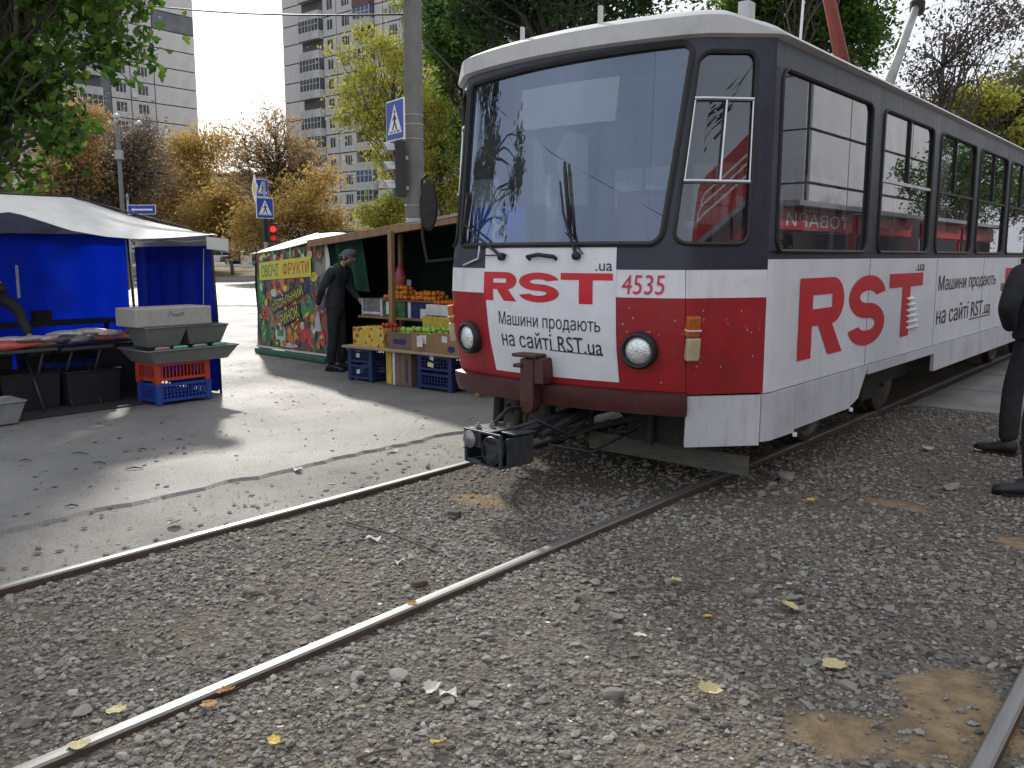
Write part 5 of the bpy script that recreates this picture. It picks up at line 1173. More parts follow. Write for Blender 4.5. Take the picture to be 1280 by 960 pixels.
# upper tier
TZ = .75
obox('dark crate with white uprights behind the man', (-8.72, 7.9, TZ), (.42, .32, .22), mat('grey_print_card', (.16, .17, .17), .8, var=.4, scale=12), bands=[(-.2, -.18, 0, .22, M_wpaper), (.16, .19, 0, .22, M_wpaper), (-.17, .15, .02, .05, M_wpaper)])
obox('green and white printed box below the oranges', (-8.30, 7.9, TZ), (.38, .32, .20), mat('green_print_card', (.05, .14, .06), .8, var=.4, scale=14), bands=[(-.15, -.02, .03, .19, M_wpaper)])
obox('dark blue printed box with a white label below the oranges', (-7.85, 7.9, TZ), (.46, .32, .20), mat('blue_print_card', (.015, .03, .10), .8, var=.5, scale=9), bands=[(-.2, -.15, .0, .2, M_wpaper), (.02, .12, .0, .12, M_wpaper)])
obox('shallow white tray of tangerines next to the tram', (-7.3, 7.78, TZ + .06), (.62, .36, .13), M_wpaper, -.1)
obox('yellow and dark striped box under the tangerine tray', (-7.25, 7.62, .66), (.55, .3, .15), M_ypr, 0.)
M_orange = mat('orange_peel', (.62, .19, .015), .45, var=.12, scale=30, bump=.15, bscale=160)
M_apple = mat('green_apple_skin', (.28, .46, .06), .35, var=.2, scale=14)
M_yell = mat('yellow_fruit_skin', (.62, .42, .02), .4, var=.15, scale=14)
M_rfruit = mat('red_fruit_skin', (.40, .03, .02), .35, var=.2, scale=14)
M_tang = mat('tangerine_peel', (.60, .13, .02), .45, var=.15, scale=30, bump=.15, bscale=160)
def fruit_mesh(name, m, dent=.2):
    prof = []
    for k in range(9):
        a = -math.pi / 2 + math.pi * k / 8; prof.append((max(.0005, math.cos(a)), math.sin(a) * .93 - (dent * .35 * (abs(math.sin(a)) ** 12) * (1 if k > 4 else -1) * 1.0)))
    mb = MB(); mb.lathe(prof, (0, 0, 0), 12); return mb.mesh(name, m, smooth=True)
FM = dict(orange=fruit_mesh('orange', M_orange, .05), apple=fruit_mesh('apple', M_apple, .35), yellow=fruit_mesh('yellow_fruit', M_yell, .2), red=fruit_mesh('red_fruit', M_rfruit, .3), tangerine=fruit_mesh('tangerine', M_tang, .12))
def heap(kind, name, label, group, cat, cx, cy, z0, nx_, ny_, layers, r_, seed):
    R0 = random.Random(seed)
    for l in range(layers):
        for i in range(nx_ - l):
            for j in range(ny_ - l):
                o = bpy.data.objects.new(name, FM[kind]); link(o); s_ = r_ * R0.uniform(.88, 1.1)
                o.location = (cx + (i - (nx_ - l - 1) / 2) * r_ * 1.98 + R0.gauss(0, r_ * .12), cy + (j - (ny_ - l - 1) / 2) * r_ * 1.98 + R0.gauss(0, r_ * .12), z0 + r_ + l * r_ * 1.45 + R0.uniform(-.2, .2) * r_)
                o.scale = (s_, s_, s_); o.rotation_euler = (R0.gauss(0, .5), R0.gauss(0, .5), R0.uniform(0, 6)); tag(o, label, cat, group)
mb = MB(); mb.span((-8.5, 7.72, .955), (-7.55, 8.06, .968)); o = mb.build('display_board', M_wood, None, origin=(-8.0, 7.9, .955)); tag(o, 'thin board under the heap of oranges', 'board')
heap('orange', 'orange', 'orange in the heap behind the timber post', 'oranges heaped behind the post', 'orange', -8.28, 7.86, .968, 6, 4, 3, .037, 1)
heap('orange', 'orange', 'orange in the long row right of the timber post', 'oranges in a row along the board', 'orange', -7.78, 7.86, .968, 6, 4, 2, .036, 2)
heap('tangerine', 'tangerine', 'reddish tangerine in the tray next to the tram', 'tangerines in the white tray', 'tangerine', -7.30, 7.76, .885, 9, 4, 2, .032, 3)
heap('apple', 'green_apple', 'green apple in the brown boxes on the counter', 'green apples in the brown boxes', 'apple', -7.13, 7.22, .585, 5, 4, 2, .038, 4)
heap('apple', 'green_apple', 'green apple in the box with the blue mark by the tram', 'green apples nearest the tram', 'apple', -6.68, 7.21, .61, 6, 4, 2, .037, 5)
heap('apple', 'green_apple', 'green apple in the plain brown box', 'green apples in the plain box', 'apple', -7.45, 7.24, .575, 4, 4, 2, .036, 8)
heap('yellow', 'yellow_fruit', 'round yellow fruit in the fruit printed box', 'yellow fruit in the printed box', 'fruit', -8.16, 7.25, .60, 5, 4, 1, .034, 6)
heap('red', 'red_fruit', 'round red fruit beside the yellow ones', 'red fruit in the printed box', 'fruit', -7.90, 7.28, .61, 3, 4, 2, .033, 7)
for k, (x_, y_, z_, w_, h_) in enumerate([(-8.30, 7.70, .84, .11, .15), (-7.12, 7.02, .56, .09, .12), (-8.72, 8.10, 1.10, .06, .12), (-8.50, 8.2, 1.17, .08, .08)]):
    mb = MB(); mb.box((x_, y_, z_), (w_, .004, h_), rot=Matrix.Rotation(.08 * (k - 1), 3, 'Y')); o = mb.build('price_tag', M_wpaper, None, origin=(x_, y_, z_)); tag(o, ['white price tag under the oranges left of the post', 'white price tag on the apple box', 'white price tag hanging right of the man', 'small white price tag at the back left of the post'][k], 'price tag', 'price tags of the fruit stall')
mb = MB(); mb.lathe([(.01, .36), (.03, .33), (.075, .2), (.085, .08), (.05, 0)], (-8.38, 7.93, 1.07), 12); o = mb.build('plastic_bag', mat('red_white_bag', (.35, .08, .08), .5, var=.6, scale=14), None, True, origin=(-8.38, 7.93, 1.07)); tag(o, 'red and white plastic bag hanging on the rear post', 'bag')
mb = MB(); mb.lathe([(.11, 0), (.13, .14), (.12, .15)], (-7.05, 8.25, .76), 16); o = mb.build('bucket', mat('grey_bucket', (.16, .18, .18), .6), None, True, origin=(-7.05, 8.25, .76)); tag(o, 'grey bucket at the back of the fruit stall', 'bucket')
# ------------------------------------------------------------------ people
M_skin = mat('skin', (.42, .23, .16), .5, var=.08, scale=20)
M_eye = mat('eye', (.02, .015, .012), .2)
def cloth(name, c, **k): return mat(name, [q * 1.5 for q in c], .8, var=.35, scale=7, bump=.8, bscale=9, **k)
M_coat = cloth('dark_coat', (.016, .018, .022)); M_trou = cloth('black_trousers', (.010, .010, .012)); M_uniform = cloth('black_uniform', (.010, .011, .014))
M_boot = mat('black_boot_leather', (.012, .012, .012), .4, var=.3); M_cap = cloth('grey_knit_cap', (.06, .065, .075)); M_hair = mat('dark_hair', (.02, .015, .012), .7)
def skin_obj(name, joints, edges, m, parent, sub=2):
    bm = bmesh.new(); lay = bm.verts.layers.skin.verify(); vm = {}
    for i, (k, (p, r)) in enumerate(joints.items()):
        v = bm.verts.new(p); v[lay].radius = r if isinstance(r, tuple) else (r, r); v[lay].use_root = (i == 0); vm[k] = v
    for a, b_ in edges: bm.edges.new((vm[a], vm[b_]))
    me = bpy.data.meshes.new(name); bm.to_mesh(me); bm.free(); me.materials.append(m)
    o = bpy.data.objects.new(name, me); link(o, parent)
    s = o.modifiers.new('skin', 'SKIN'); s.use_smooth_shade = True; s.branch_smoothing = .4
    ss = o.modifiers.new('subdivision', 'SUBSURF'); ss.levels = sub; ss.render_levels = sub
    return o
def hand(parent, wrist, direction, up, side, m, curl=.5, name='hand'):
    """palm with four unequal curled fingers and a thumb leaving the side of the palm"""
    d = Vector(direction).normalized(); u = Vector(up); u = (u - d * u.dot(d)).normalized(); s_ = d.cross(u) * side
    mb = MB(); w = Vector(wrist)
    mb.tube([w - d * .02, w + d * .02, w + d * .055, w + d * .09], [.024, .028, .033, .030], 8)
    for k, L in enumerate((.068, .078, .072, .058)):
        b_ = w + d * .085 + s_ * (.026 - .0175 * k); c1 = d * math.cos(curl) - u * math.sin(curl); c2 = d * math.cos(curl * 2) - u * math.sin(curl * 2)
        mb.tube([b_, b_ + d * L * .38, b_ + d * L * .38 + c1 * L * .34, b_ + d * L * .38 + c1 * L * .34 + c2 * L * .28], [.0095, .009, .0085, .006], 7)
    t0 = w + d * .025 + s_ * .026; mb.tube([t0, t0 + (d * .5 + s_ * .8) * .03, t0 + (d * .9 + s_ * .7 - u * .3) * .055], [.011, .010, .007], 7)
    return mb.build(name, m, parent, True, local=True)
def person(label, loc, rz, J, coat=M_coat, trousers=M_trou, boots=M_boot, cap=None, hair=M_hair, height=1.75, puffy=1.0, hands=True, name='person'):
    """J overrides joint positions (facing +Y, right = +X)"""
    k = height / 1.75; root = empty(name, loc, rz, label, 'person'); root.scale = (k, k, k)
    P = dict(pel=(0, 0, .96), wai=(0, .0, 1.10), che=(0, .01, 1.30), nkb=(0, 0, 1.47), hd=(0, .02, 1.60), sR=(.185, 0, 1.42), eR=(.25, -.02, 1.14), wR=(.25, .06, .90), sL=(-.185, 0, 1.42), eL=(-.25, -.02, 1.14), wL=(-.25, .06, .90),
             hR=(.09, 0, .90), kR=(.10, .02, .50), aR=(.10, -.02, .09), hL=(-.09, 0, .90), kL=(-.10, .02, .50), aL=(-.10, -.02, .09), fR=(.0, 1.), fL=(.0, 1.))
    P.update(J); V3 = lambda q: Vector(P[q]); h = V3('hd'); up = (h - V3('nkb')).normalized(); fw = Vector(P.get('face', (0, 1, 0))).normalized()
    # body: one continuous surface
    j = {'pel': (V3('pel'), (.10, .07)), 'wai': (V3('wai'), (.11, .08)), 'che': (V3('che'), (.12, .08)), 'nkb': (V3('nkb') - up * .03, .042), 'nk': (V3('nkb').lerp(h, .5), .052), 'jaw': (h - up * .035 + fw * .015, (.066, .078)), 'hd': (h + up * .02, (.074, .092)), 'crn': (h + up * .085, (.068, .082)), 'top': (h + up * .125, (.035, .04))}
    e = [('pel', 'wai'), ('wai', 'che'), ('che', 'nkb'), ('nkb', 'nk'), ('nk', 'jaw'), ('jaw', 'hd'), ('hd', 'crn'), ('crn', 'top')]
    for s_ in 'RL':
        j['s' + s_] = (V3('s' + s_) - Vector((0, 0, .02)), .032); j['e' + s_] = (V3('e' + s_), .03); j['w' + s_] = (V3('w' + s_), .027); e += [('nkb', 's' + s_), ('s' + s_, 'e' + s_), ('e' + s_, 'w' + s_)]
        j['h' + s_] = (V3('h' + s_) - Vector((0, 0, .06)), .045); j['k' + s_] = (V3('k' + s_), .04); j['a' + s_] = (V3('a' + s_), .03); e += [('pel', 'h' + s_), ('h' + s_, 'k' + s_), ('k' + s_, 'a' + s_)]
    if not hands:
        for s_ in 'RL': del j['w' + s_]; e.remove(('e' + s_, 'w' + s_)); j['e' + s_] = (V3('s' + s_).lerp(V3('e' + s_), .7), .02)
    body = skin_obj('body', j, e, M_skin, root)
    rt = fw.cross(up).normalized()
    mb = MB(); nz = h + fw * .10; mb.tube([nz + up * .03 - fw * .012, nz + up * .0 + fw * .012, nz - up * .02 + fw * .012, nz - up * .028 - fw * .01], [.006, .011, .014, .008], 7); mb.build('nose', M_skin, body, True, local=True)
    for s_ in (-1, 1):
        mb = MB(); mb.lathe([(.002, -.008), (.008, -.005), (.01, 0), (.008, .005), (.002, .008)], h + fw * .088 + rt * s_ * .032 + up * .022, 8); mb.build('eye', M_eye, body, True, local=True)
        mb = MB(); mb.lathe([(.008, -.03), (.016, -.02), (.02, .0), (.02, .015), (.01, .03)], h + rt * s_ * .083 - fw * .005, 8, rot=Matrix.Rotation(.1, 3, 'X')); mb.build('ear', M_skin, body, True, local=True)
    mb = MB(); mb.tube([h + fw * .093 - up * .045 - rt * .022, h + fw * .099 - up * .047, h + fw * .093 - up * .045 + rt * .022], .005, 6); mb.build('mouth', mat('lips', (.33, .13, .10), .5), body, True, local=True)
    # hair or cap
    prof = [(.092, -.0), (.097, .035), (.092, .07), (.072, .105), (.04, .125), (.003, .13)]
    R_ = Matrix((rt, fw, up)).transposed()
    mb = MB(); mb.lathe(prof, h + up * .012 - fw * .012, 18, rot=R_ @ Matrix.Diagonal((.95, 1.13, 1)))
    if cap is not None: mb.tube([h + up * .018 - fw * .012 + R_ @ Vector((.094 * math.cos(t), .110 * math.sin(t), 0)) for t in [6.2832 * q / 18 for q in range(18)]], .012, 6, closed=True)
    mb.build('cap' if cap is not None else 'hair', cap or hair, root, True, local=True)
    if cap is not None: mb = MB(); mb.lathe([(.078, -.05), (.088, -.02), (.09, .02)], h - fw * .02, 16, rot=R_ @ Matrix.Diagonal((.95, 1.05, 1))); mb.build('hair', hair, root, True, local=True)
    # jacket, trousers, shoes
    z = puffy; jk = {'che': (V3('che'), (.185 * z, .135 * z)), 'hem': (V3('pel') + Vector((0, 0, -.06)), (.19 * z, .15 * z)), 'wai': (V3('wai'), (.18 * z, .135 * z)), 'sh': (V3('nkb') - up * .045, (.145, .115)), 'col': (V3('nkb').lerp(h, .28), (.075, .078))}
    je = [('hem', 'wai'), ('wai', 'che'), ('che', 'sh'), ('sh', 'col')]
    jk['hem0'] = (V3('pel') + Vector((0, 0, -.10)), (.188 * z, .15 * z)); je.append(('hem0', 'hem'))
    for s_ in 'RL':
        jk['s' + s_] = (V3('s' + s_), .088 * z); jk['m' + s_] = (V3('s' + s_).lerp(V3('e' + s_), .5), .075 * z); jk['e' + s_] = (V3('e' + s_), .064 * z); jk['w' + s_] = (V3('w' + s_), .045 * z)
        je += [('sh', 's' + s_), ('s' + s_, 'm' + s_), ('m' + s_, 'e' + s_), ('e' + s_, 'w' + s_)]
    skin_obj('jacket', jk, je, coat, root)
    tj = {'pel': (V3('pel'), (.165, .125)), 'cr': (V3('pel') + Vector((0, 0, -.06)), (.16, .12))}; te = [('pel', 'cr')]
    for s_ in 'RL':
        tj['h' + s_] = (V3('h' + s_) + Vector((0, 0, -.10)), .10); tj['k' + s_] = (V3('k' + s_), .078); tj['c' + s_] = (V3('k' + s_).lerp(V3('a' + s_), .55), .078); tj['a' + s_] = (V3('a' + s_) + Vector((0, 0, .0)), .066)
        te += [('cr', 'h' + s_), ('h' + s_, 'k' + s_), ('k' + s_, 'c' + s_), ('c' + s_, 'a' + s_)]
    skin_obj('trousers', tj, te, trousers, root)
    for s_ in 'RL':
        a = V3('a' + s_); f = Vector((P['f' + s_][0], P['f' + s_][1], 0)).normalized(); zz = Vector((0, 0, 1)); a0 = Vector((a.x, a.y, 0))
        mb = MB(); sx = f.cross(zz)
        ring = []
        for t, w_, ht in ((-.085, .030, .09), (-.075, .04, .13), (-.02, .044, .135), (.04, .044, .105), (.10, .05, .085), (.16, .05, .075), (.20, .038, .06), (.212, .02, .045)):
            c = a0 + f * (t + .02); ring.append([c + sx * w_ * math.cos(q) + zz * (ht * .5 + ht * .5 * math.sin(q)) for q in [6.2832 * i / 10 for i in range(10)]])
        V = [q for r_ in ring for q in r_]; Fc = [(i * 10 + q, i * 10 + (q + 1) % 10, (i + 1) * 10 + (q + 1) % 10, (i + 1) * 10 + q) for i in range(len(ring) - 1) for q in range(10)]
        Fc += [tuple(range(9, -1, -1)), tuple((len(ring) - 1) * 10 + q for q in range(10))]; mb.add(V, Fc); sh = mb.build('shoe', boots, root, True, local=True)
        mb = MB(); mb.prism([a0 + f * t + sx * w_ for t, w_ in ((-.07, -.04), (.08, -.05), (.17, -.045), (.22, 0), (.17, .045), (.08, .05), (-.07, .04))], (0, 0, .022)); mb.build('sole', boots, sh, local=True)
    if hands:
        for s_, sd in (('R', 1), ('L', -1)):
            d = V3('w' + s_) - V3('e' + s_); hand(root, V3('w' + s_), P.get('hd' + s_, d), P.get('hu' + s_, (0, 1, .2)), sd, M_skin)
    return root
# customer in front of the fruit stall, looking into it (faces +X, seen from the left and behind)
cust = person('person in a dark coat and grey knit cap standing in front of the fruit stall', (-9.22, 7.55, 0), math.radians(-72), dict(pel=(0, -.02, .96), wai=(0, 0, 1.10), che=(0, .06, 1.31), nkb=(0, .12, 1.47), hd=(0, .21, 1.585), face=(0, 1, -.15),
    sR=(.18, .08, 1.42), eR=(.25, -.06, 1.16), wR=(.17, -.19, .93), sL=(-.18, .08, 1.42), eL=(-.24, .10, 1.15), wL=(-.20, .26, 1.0), kR=(.09, .0, .5), aR=(.09, -.06, .09), kL=(-.09, .02, .5), aL=(-.09, .0, .09), hdR=(0, -.1, -1)), cap=M_cap, height=1.66, puffy=.93)
mb = MB(); mb.grid(lambda u, v: Vector((-9.33 + .05 * math.cos(u * 6.283) * (.4 + v * .9), 7.33 + .025 * math.sin(u * 6.283) * (.4 + v * .9), .80 - .26 * v)), 14, 5); o = mb.build('shopping_bag', mat('white_plastic_bag', (.45, .46, .47), .5, var=.15), None, True, origin=(-9.33, 7.33, .54)); tag(o, 'small white plastic bag hanging from the hand of the customer', 'bag')
# two people in black at the right edge
pr = person('person in black uniform with a light shoulder patch, hands in pockets, beside the tram', px(1306, 6.75, 0), YAW + math.radians(18), dict(sR=(.2, 0, 1.40), eR=(.29, -.06, 1.13), wR=(.2, .06, .96), sL=(-.21, 0, 1.40), eL=(-.38, -.05, 1.12), wL=(-.215, .06, .96), hL=(-.11, 0, .90), aL=(-.25, -.03, .09), kL=(-.185, .02, .5), aR=(.13, -.05, .09), fL=(-.5, 1)), coat=M_uniform, trousers=M_trou, cap=M_uniform, height=1.76, puffy=1.12, hands=False)
mb = MB(); mb.box((-.315, .05, 1.28), (.012, .055, .06), rz=.2); mb.build('shoulder_patch', mat('grey_patch', (.30, .30, .27), .8), pr, local=True)
person('person in black trousers and boots, only one boot in the picture, nearest right', px(1324, 5.5, 0), YAW + math.radians(60), dict(kL=(-.10, .06, .5), aL=(-.11, .03, .09), aR=(.13, -.10, .09)), coat=M_uniform, trousers=M_trou, cap=None, height=1.76, puffy=1.1)
# fish seller bending over the table at the left edge
person('person in dark jacket bending over the fish at the left edge', (-9.68, 3.26, 0), math.radians(-72), dict(pel=(0, -.12, .93), wai=(0, -.04, 1.04), che=(0, .14, 1.14), nkb=(0, .28, 1.22), hd=(-.02, .42, 1.25), face=(0, .8, -.6), sR=(.18, .22, 1.17), eR=(.22, .38, .93), wR=(.14, .52, .74), sL=(-.18, .22, 1.19), eL=(-.34, .36, 1.04), wL=(-.30, .55, .76), hdL=(.2, .6, -.5), hdR=(0, .6, -.5)), height=1.7)
# ------------------------------------------------------------------ street furniture
M_cpole = mat('grey_concrete_pole', (.17, .165, .155), .85, var=.15, scale=5, dirt=(.09, .085, .08), dirt_amt=.5, bump=.2, bscale=50)
M_galv = mat('galvanised_steel', (.33, .34, .35), .5, .5, var=.15)
M_sblue = mat('sign_blue', (.012, .045, .34), .45, var=.06); M_swhite = mat('sign_white', (.75, .76, .77), .45, var=.05)
M_tl = mat('traffic_light_black', (.012, .012, .013), .55); M_visor = mat('visor_grey', (.42, .42, .43), .45)
PP = px(520, 14.0); 
pole = empty('concrete_pole', PP, label='tall thick grey concrete pole carrying the crossing sign', cat='pole')
mb = MB(); mb.tube([(0, 0, 0), (-.02, .01, 3), (.05, .0, 10.5)], [.165, .15, .115], 20); mb.build('pole_shaft', M_cpole, pole, True, local=True, angle=60)
for z in (2.30, 3.30, 3.52, 3.66):
    mb = MB(); mb.tube([Vector((-.02, .01, z)) + Vector((math.cos(t), math.sin(t), 0)) * (.156 - .003 * z * .5) for t in [6.2832 * k / 20 for k in range(20)]], .011, 5, closed=True); mb.build('steel_band', M_galv, pole, True, local=True)
mb = MB(); mb.box((RT * .0 - FW * .17 + Vector((-.02, 0, 2.02))), (.22, .06, .16), YAW); mb.build('junction_box', M_galv, pole, local=True, bevel=.01)
def crossing_sign(label, c, size, rz, name='crossing_sign', pole_h=None, group='pedestrian crossing signs'):
    root = empty(name, c, rz, label, 'sign', group); s = size / 2
    mb = MB(); mb.span((-s, -.01, -s), (s, .01, s)); mb.build('sign_plate', M_swhite, root, local=True, bevel=.004)
    k = s * .93; mb = MB(); mb.span((-k, -.0135, -k), (k, -.0105, k)); mb.build('sign_field', M_sblue, root, local=True)
    mb = MB(); mb.prism([(-s * .78, -.0165, -s * .66), (s * .78, -.0165, -s * .66), (0, -.0165, s * .78)], (0, .0025, 0)); mb.build('white_triangle', M_swhite, root, local=True)
    mb = MB(); y_ = -.0195
    def lim(a, b_, w): a, b_ = Vector((a[0] * s, y_, a[1] * s)), Vector((b_[0] * s, y_, b_[1] * s)); d = (b_ - a).normalized(); n_ = Vector((-d.z, 0, d.x)) * w * s; mb.prism([a - n_, b_ - n_, b_ + n_, a + n_], (0, .0025, 0))
    lim((0.02, -.08), (0, .26), .075); lim((.0, -.08), (-.22, -.48), .055); lim((.02, -.08), (.24, -.48), .055); lim((0, .22), (-.2, .0), .04); lim((0, .22), (.2, .02), .04)
    mb.lathe([(.085 * s, 0), (.085 * s, .0025)], (0.02 * s, y_ + .0025, .40 * s), 12, rot=Matrix.Rotation(math.pi / 2, 3, 'X'))
    for a in (-.5, -.3, .0, .3, .5): lim((a, -.62), (a * .92, -.52), .05)
    mb.build('walking_figure', M_tl, root, local=True); return root
crossing_sign('blue pedestrian crossing sign on the thick concrete pole', px(497.5, 13.8, 3.56), .60, YAW - math.radians(56))
tlr = empty('traffic_light', px(501, 13.75, 2.40), YAW - math.radians(72), 'black traffic light with pale visors on the concrete pole, seen from the side', 'traffic light')
mb = MB(); mb.box((0, .0, .42), (.27, .16, .84)); mb.build('housing', M_tl, tlr, local=True, bevel=.015)
for k in range(3):
    z = .14 + .28 * k
    mb = MB(); mb.grid(lambda u, v: Vector((.115 * math.cos(math.pi * u), -.08 - (.16 - .05 * (1 - math.sin(math.pi * u))) * v, z + .115 * math.sin(math.pi * u))), 14, 2); mb.build('visor', M_visor, tlr, True, local=True)
    mb = MB(); mb.lathe([(.10, 0), (.08, .02), (.01, .03)], (0, -.08, z), 16, rot=Matrix.Rotation(math.pi / 2, 3, 'X')); mb.build('lens', mat('dark_lens_%d' % k, [(.02, .1, .05), (.15, .1, .02), (.15, .02, .02)][k], .2), tlr, True, local=True)
mb = MB(); mb.box((.0, .10, .6), (.05, .08, .05)); mb.box((0, .1, .15), (.05, .08, .05)); mb.build('bracket', M_galv, tlr, local=True)
mb = MB(); mb.box(px(536, 13.9, 2.35), (.16, .14, .5), YAW); o = mb.build('signal_box', M_tl, None, origin=px(536, 13.9, 2.1), bevel=.015); tag(o, 'black signal box on the right of the concrete pole', 'signal box')
# far crossing: pole with two crossing signs, yellow diamond and a lit red light
fp_ = px(333, 27.2); fpo = empty('sign_pole', fp_, label='thin grey pole with crossing signs and a lit red light, beyond the stalls', cat='pole')
mb = MB(); mb.tube([(0, 0, 0), (0, 0, 3.75)], .06, 10); mb.build('pole_shaft', M_galv, fpo, True, local=True)
mb = MB(); mb.box((.0, 0, 2.4), (.16, .16, .9)); mb.build('cable_sleeve', M_tl, fpo, local=True, bevel=.02)
crossing_sign('small blue crossing sign facing us on the far pole above the red light', px(333.5, 27.05, 2.95), .62, YAW + math.radians(52))
crossing_sign('pale crossing sign turned aside at the top of the far pole', px(331, 27.15, 3.55), .52, YAW + math.radians(62))
dm = empty('priority_sign', px(322, 27.2, 3.55), YAW - math.radians(62), 'white diamond shaped sign seen edge on at the top of the far pole', 'sign')
mb = MB(); mb.prism([(0, -.01, -.42), (.42, -.01, 0), (0, -.01, .42), (-.42, -.01, 0)], (0, .02, 0)); mb.build('sign_plate', M_swhite, dm, local=True)
mb = MB(); mb.prism([(0, -.014, -.26), (.26, -.014, 0), (0, -.014, .26), (-.26, -.014, 0)], (0, .003, 0)); mb.build('sign_field', mat('sign_yellow', (.6, .45, .05), .5), dm, local=True)
rl = empty('traffic_light', px(343.5, 26.9, 1.95), YAW + .1, 'small traffic light showing red on the far pole', 'traffic light')
mb = MB(); mb.box((0, 0, .26), (.22, .16, .56)); mb.build('housing', M_tl, rl, local=True, bevel=.015)
for k, (z, e_) in enumerate(((.12, .25), (.37, 1.6))):
    mb = MB(); mb.lathe([(.095, 0), (.08, .02), (.01, .03)], (0, -.08, z), 16, rot=Matrix.Rotation(math.pi / 2, 3, 'X')); mb.build('lens', mat('red_lens_%d' % k, (.9, .03, .02), .3, emit=e_), rl, True, local=True)
    mb = MB(); mb.grid(lambda u, v: Vector((.10 * math.cos(math.pi * u), -.08 - .12 * v, z + .10 * math.sin(math.pi * u))), 10, 1); mb.build('visor', M_tl, rl, True, local=True)
ow = empty('one_way_sign', px(181, 25.0, 2.80), YAW - .05, 'long blue one way sign with a white arrow above the blue tent', 'sign')
mb = MB(); mb.span((-.40, -.01, -.13), (.40, .01, .13)); mb.build('sign_plate', M_swhite, ow, local=True, bevel=.004)
mb = MB(); mb.span((-.385, -.0135, -.115), (.385, -.0105, .115)); mb.build('sign_field', M_sblue, ow, local=True)
mb = MB(); mb.prism([(-.31, -.0165, 0), (-.20, -.0165, .06), (-.23, -.0165, .022), (.31, -.0165, .022), (.31, -.0165, -.022), (-.23, -.0165, -.022), (-.20, -.0165, -.06)], (0, .0025, 0)); mb.build('white_arrow', M_swhite, ow, local=True)
mb = MB(); mb.tube([(-.42, .06, -2.8), (-.42, .06, .35)], .03, 8); mb.lathe([(.04, .3), (.03, .4), (.002, .46)], (-.42, .06, 0), 8); mb.build('sign_post', M_galv, ow, True, local=True)
# street lamp
lp = empty('street_lamp', px(157, 40.0), YAW, 'tall grey street lamp with two heads in front of the left tower block', 'street lamp')
mb = MB(); mb.tube([(0, 0, 0), (0, 0, 7.2)], [.11, .08], 12); mb.build('lamp_post', M_cpole, lp, True, local=True)
mb = MB(); mb.tube([(0, 0, 6.4), (.25, 0, 6.7), (.9, 0, 7.25)], .035, 7); mb.tube([(0, 0, 7.2), (0, 0, 7.5)], .05, 7); mb.build('bracket_arm', M_galv, lp, True, local=True)
for x_, z_ in ((.95, 7.30), (-.02, 7.6)):
    mb = MB(); mb.lathe([(.04, .12), (.12, .08), (.15, 0), (.11, -.08), (.02, -.12)], (x_, 0, z_), 14); mb.build('lamp_head', mat('lamp_glass', (.55, .56, .55), .35), lp, True, local=True)
mb = MB(); mb.box((0, 0, 5.95), (.28, .25, .4)); mb.build('speaker_box', M_galv, lp, local=True)
# overhead wires
def wire(label, a, b_, sag, r_=.012, name='overhead_wire'):
    a, b_ = Vector(a), Vector(b_); mb = MB(); mb.tube([a.lerp(b_, t) - Vector((0, 0, sag * 4 * t * (1 - t))) for t in [k / 24 for k in range(25)]], r_, 5)
    o = mb.build(name, M_tl, None, origin=a); tag(o, label, 'wire', 'overhead wires'); return o
wire('thin dark cable from the concrete pole to the left', PP + Vector((-.02, 0, 5.15)), px(-150, 40, 17.2), 1.5, .016)
wire('thin dark cable from the concrete pole into the dark green tree', PP + Vector((.0, 0, 5.0)), px(640, 30, 7.0), .5, .016)
wire('thin cable strung from the street lamp to the right', px(157, 40, 5.2), px(420, 60, 6.2), .7, .015)
wire('thin cable strung from the street lamp to the left edge', px(157, 40, 5.2), px(-100, 46, 5.8), .6, .015)
wire('contact wire above the tram', (TC, -30, 5.7), (TC, 80, 5.7), .0, .006)
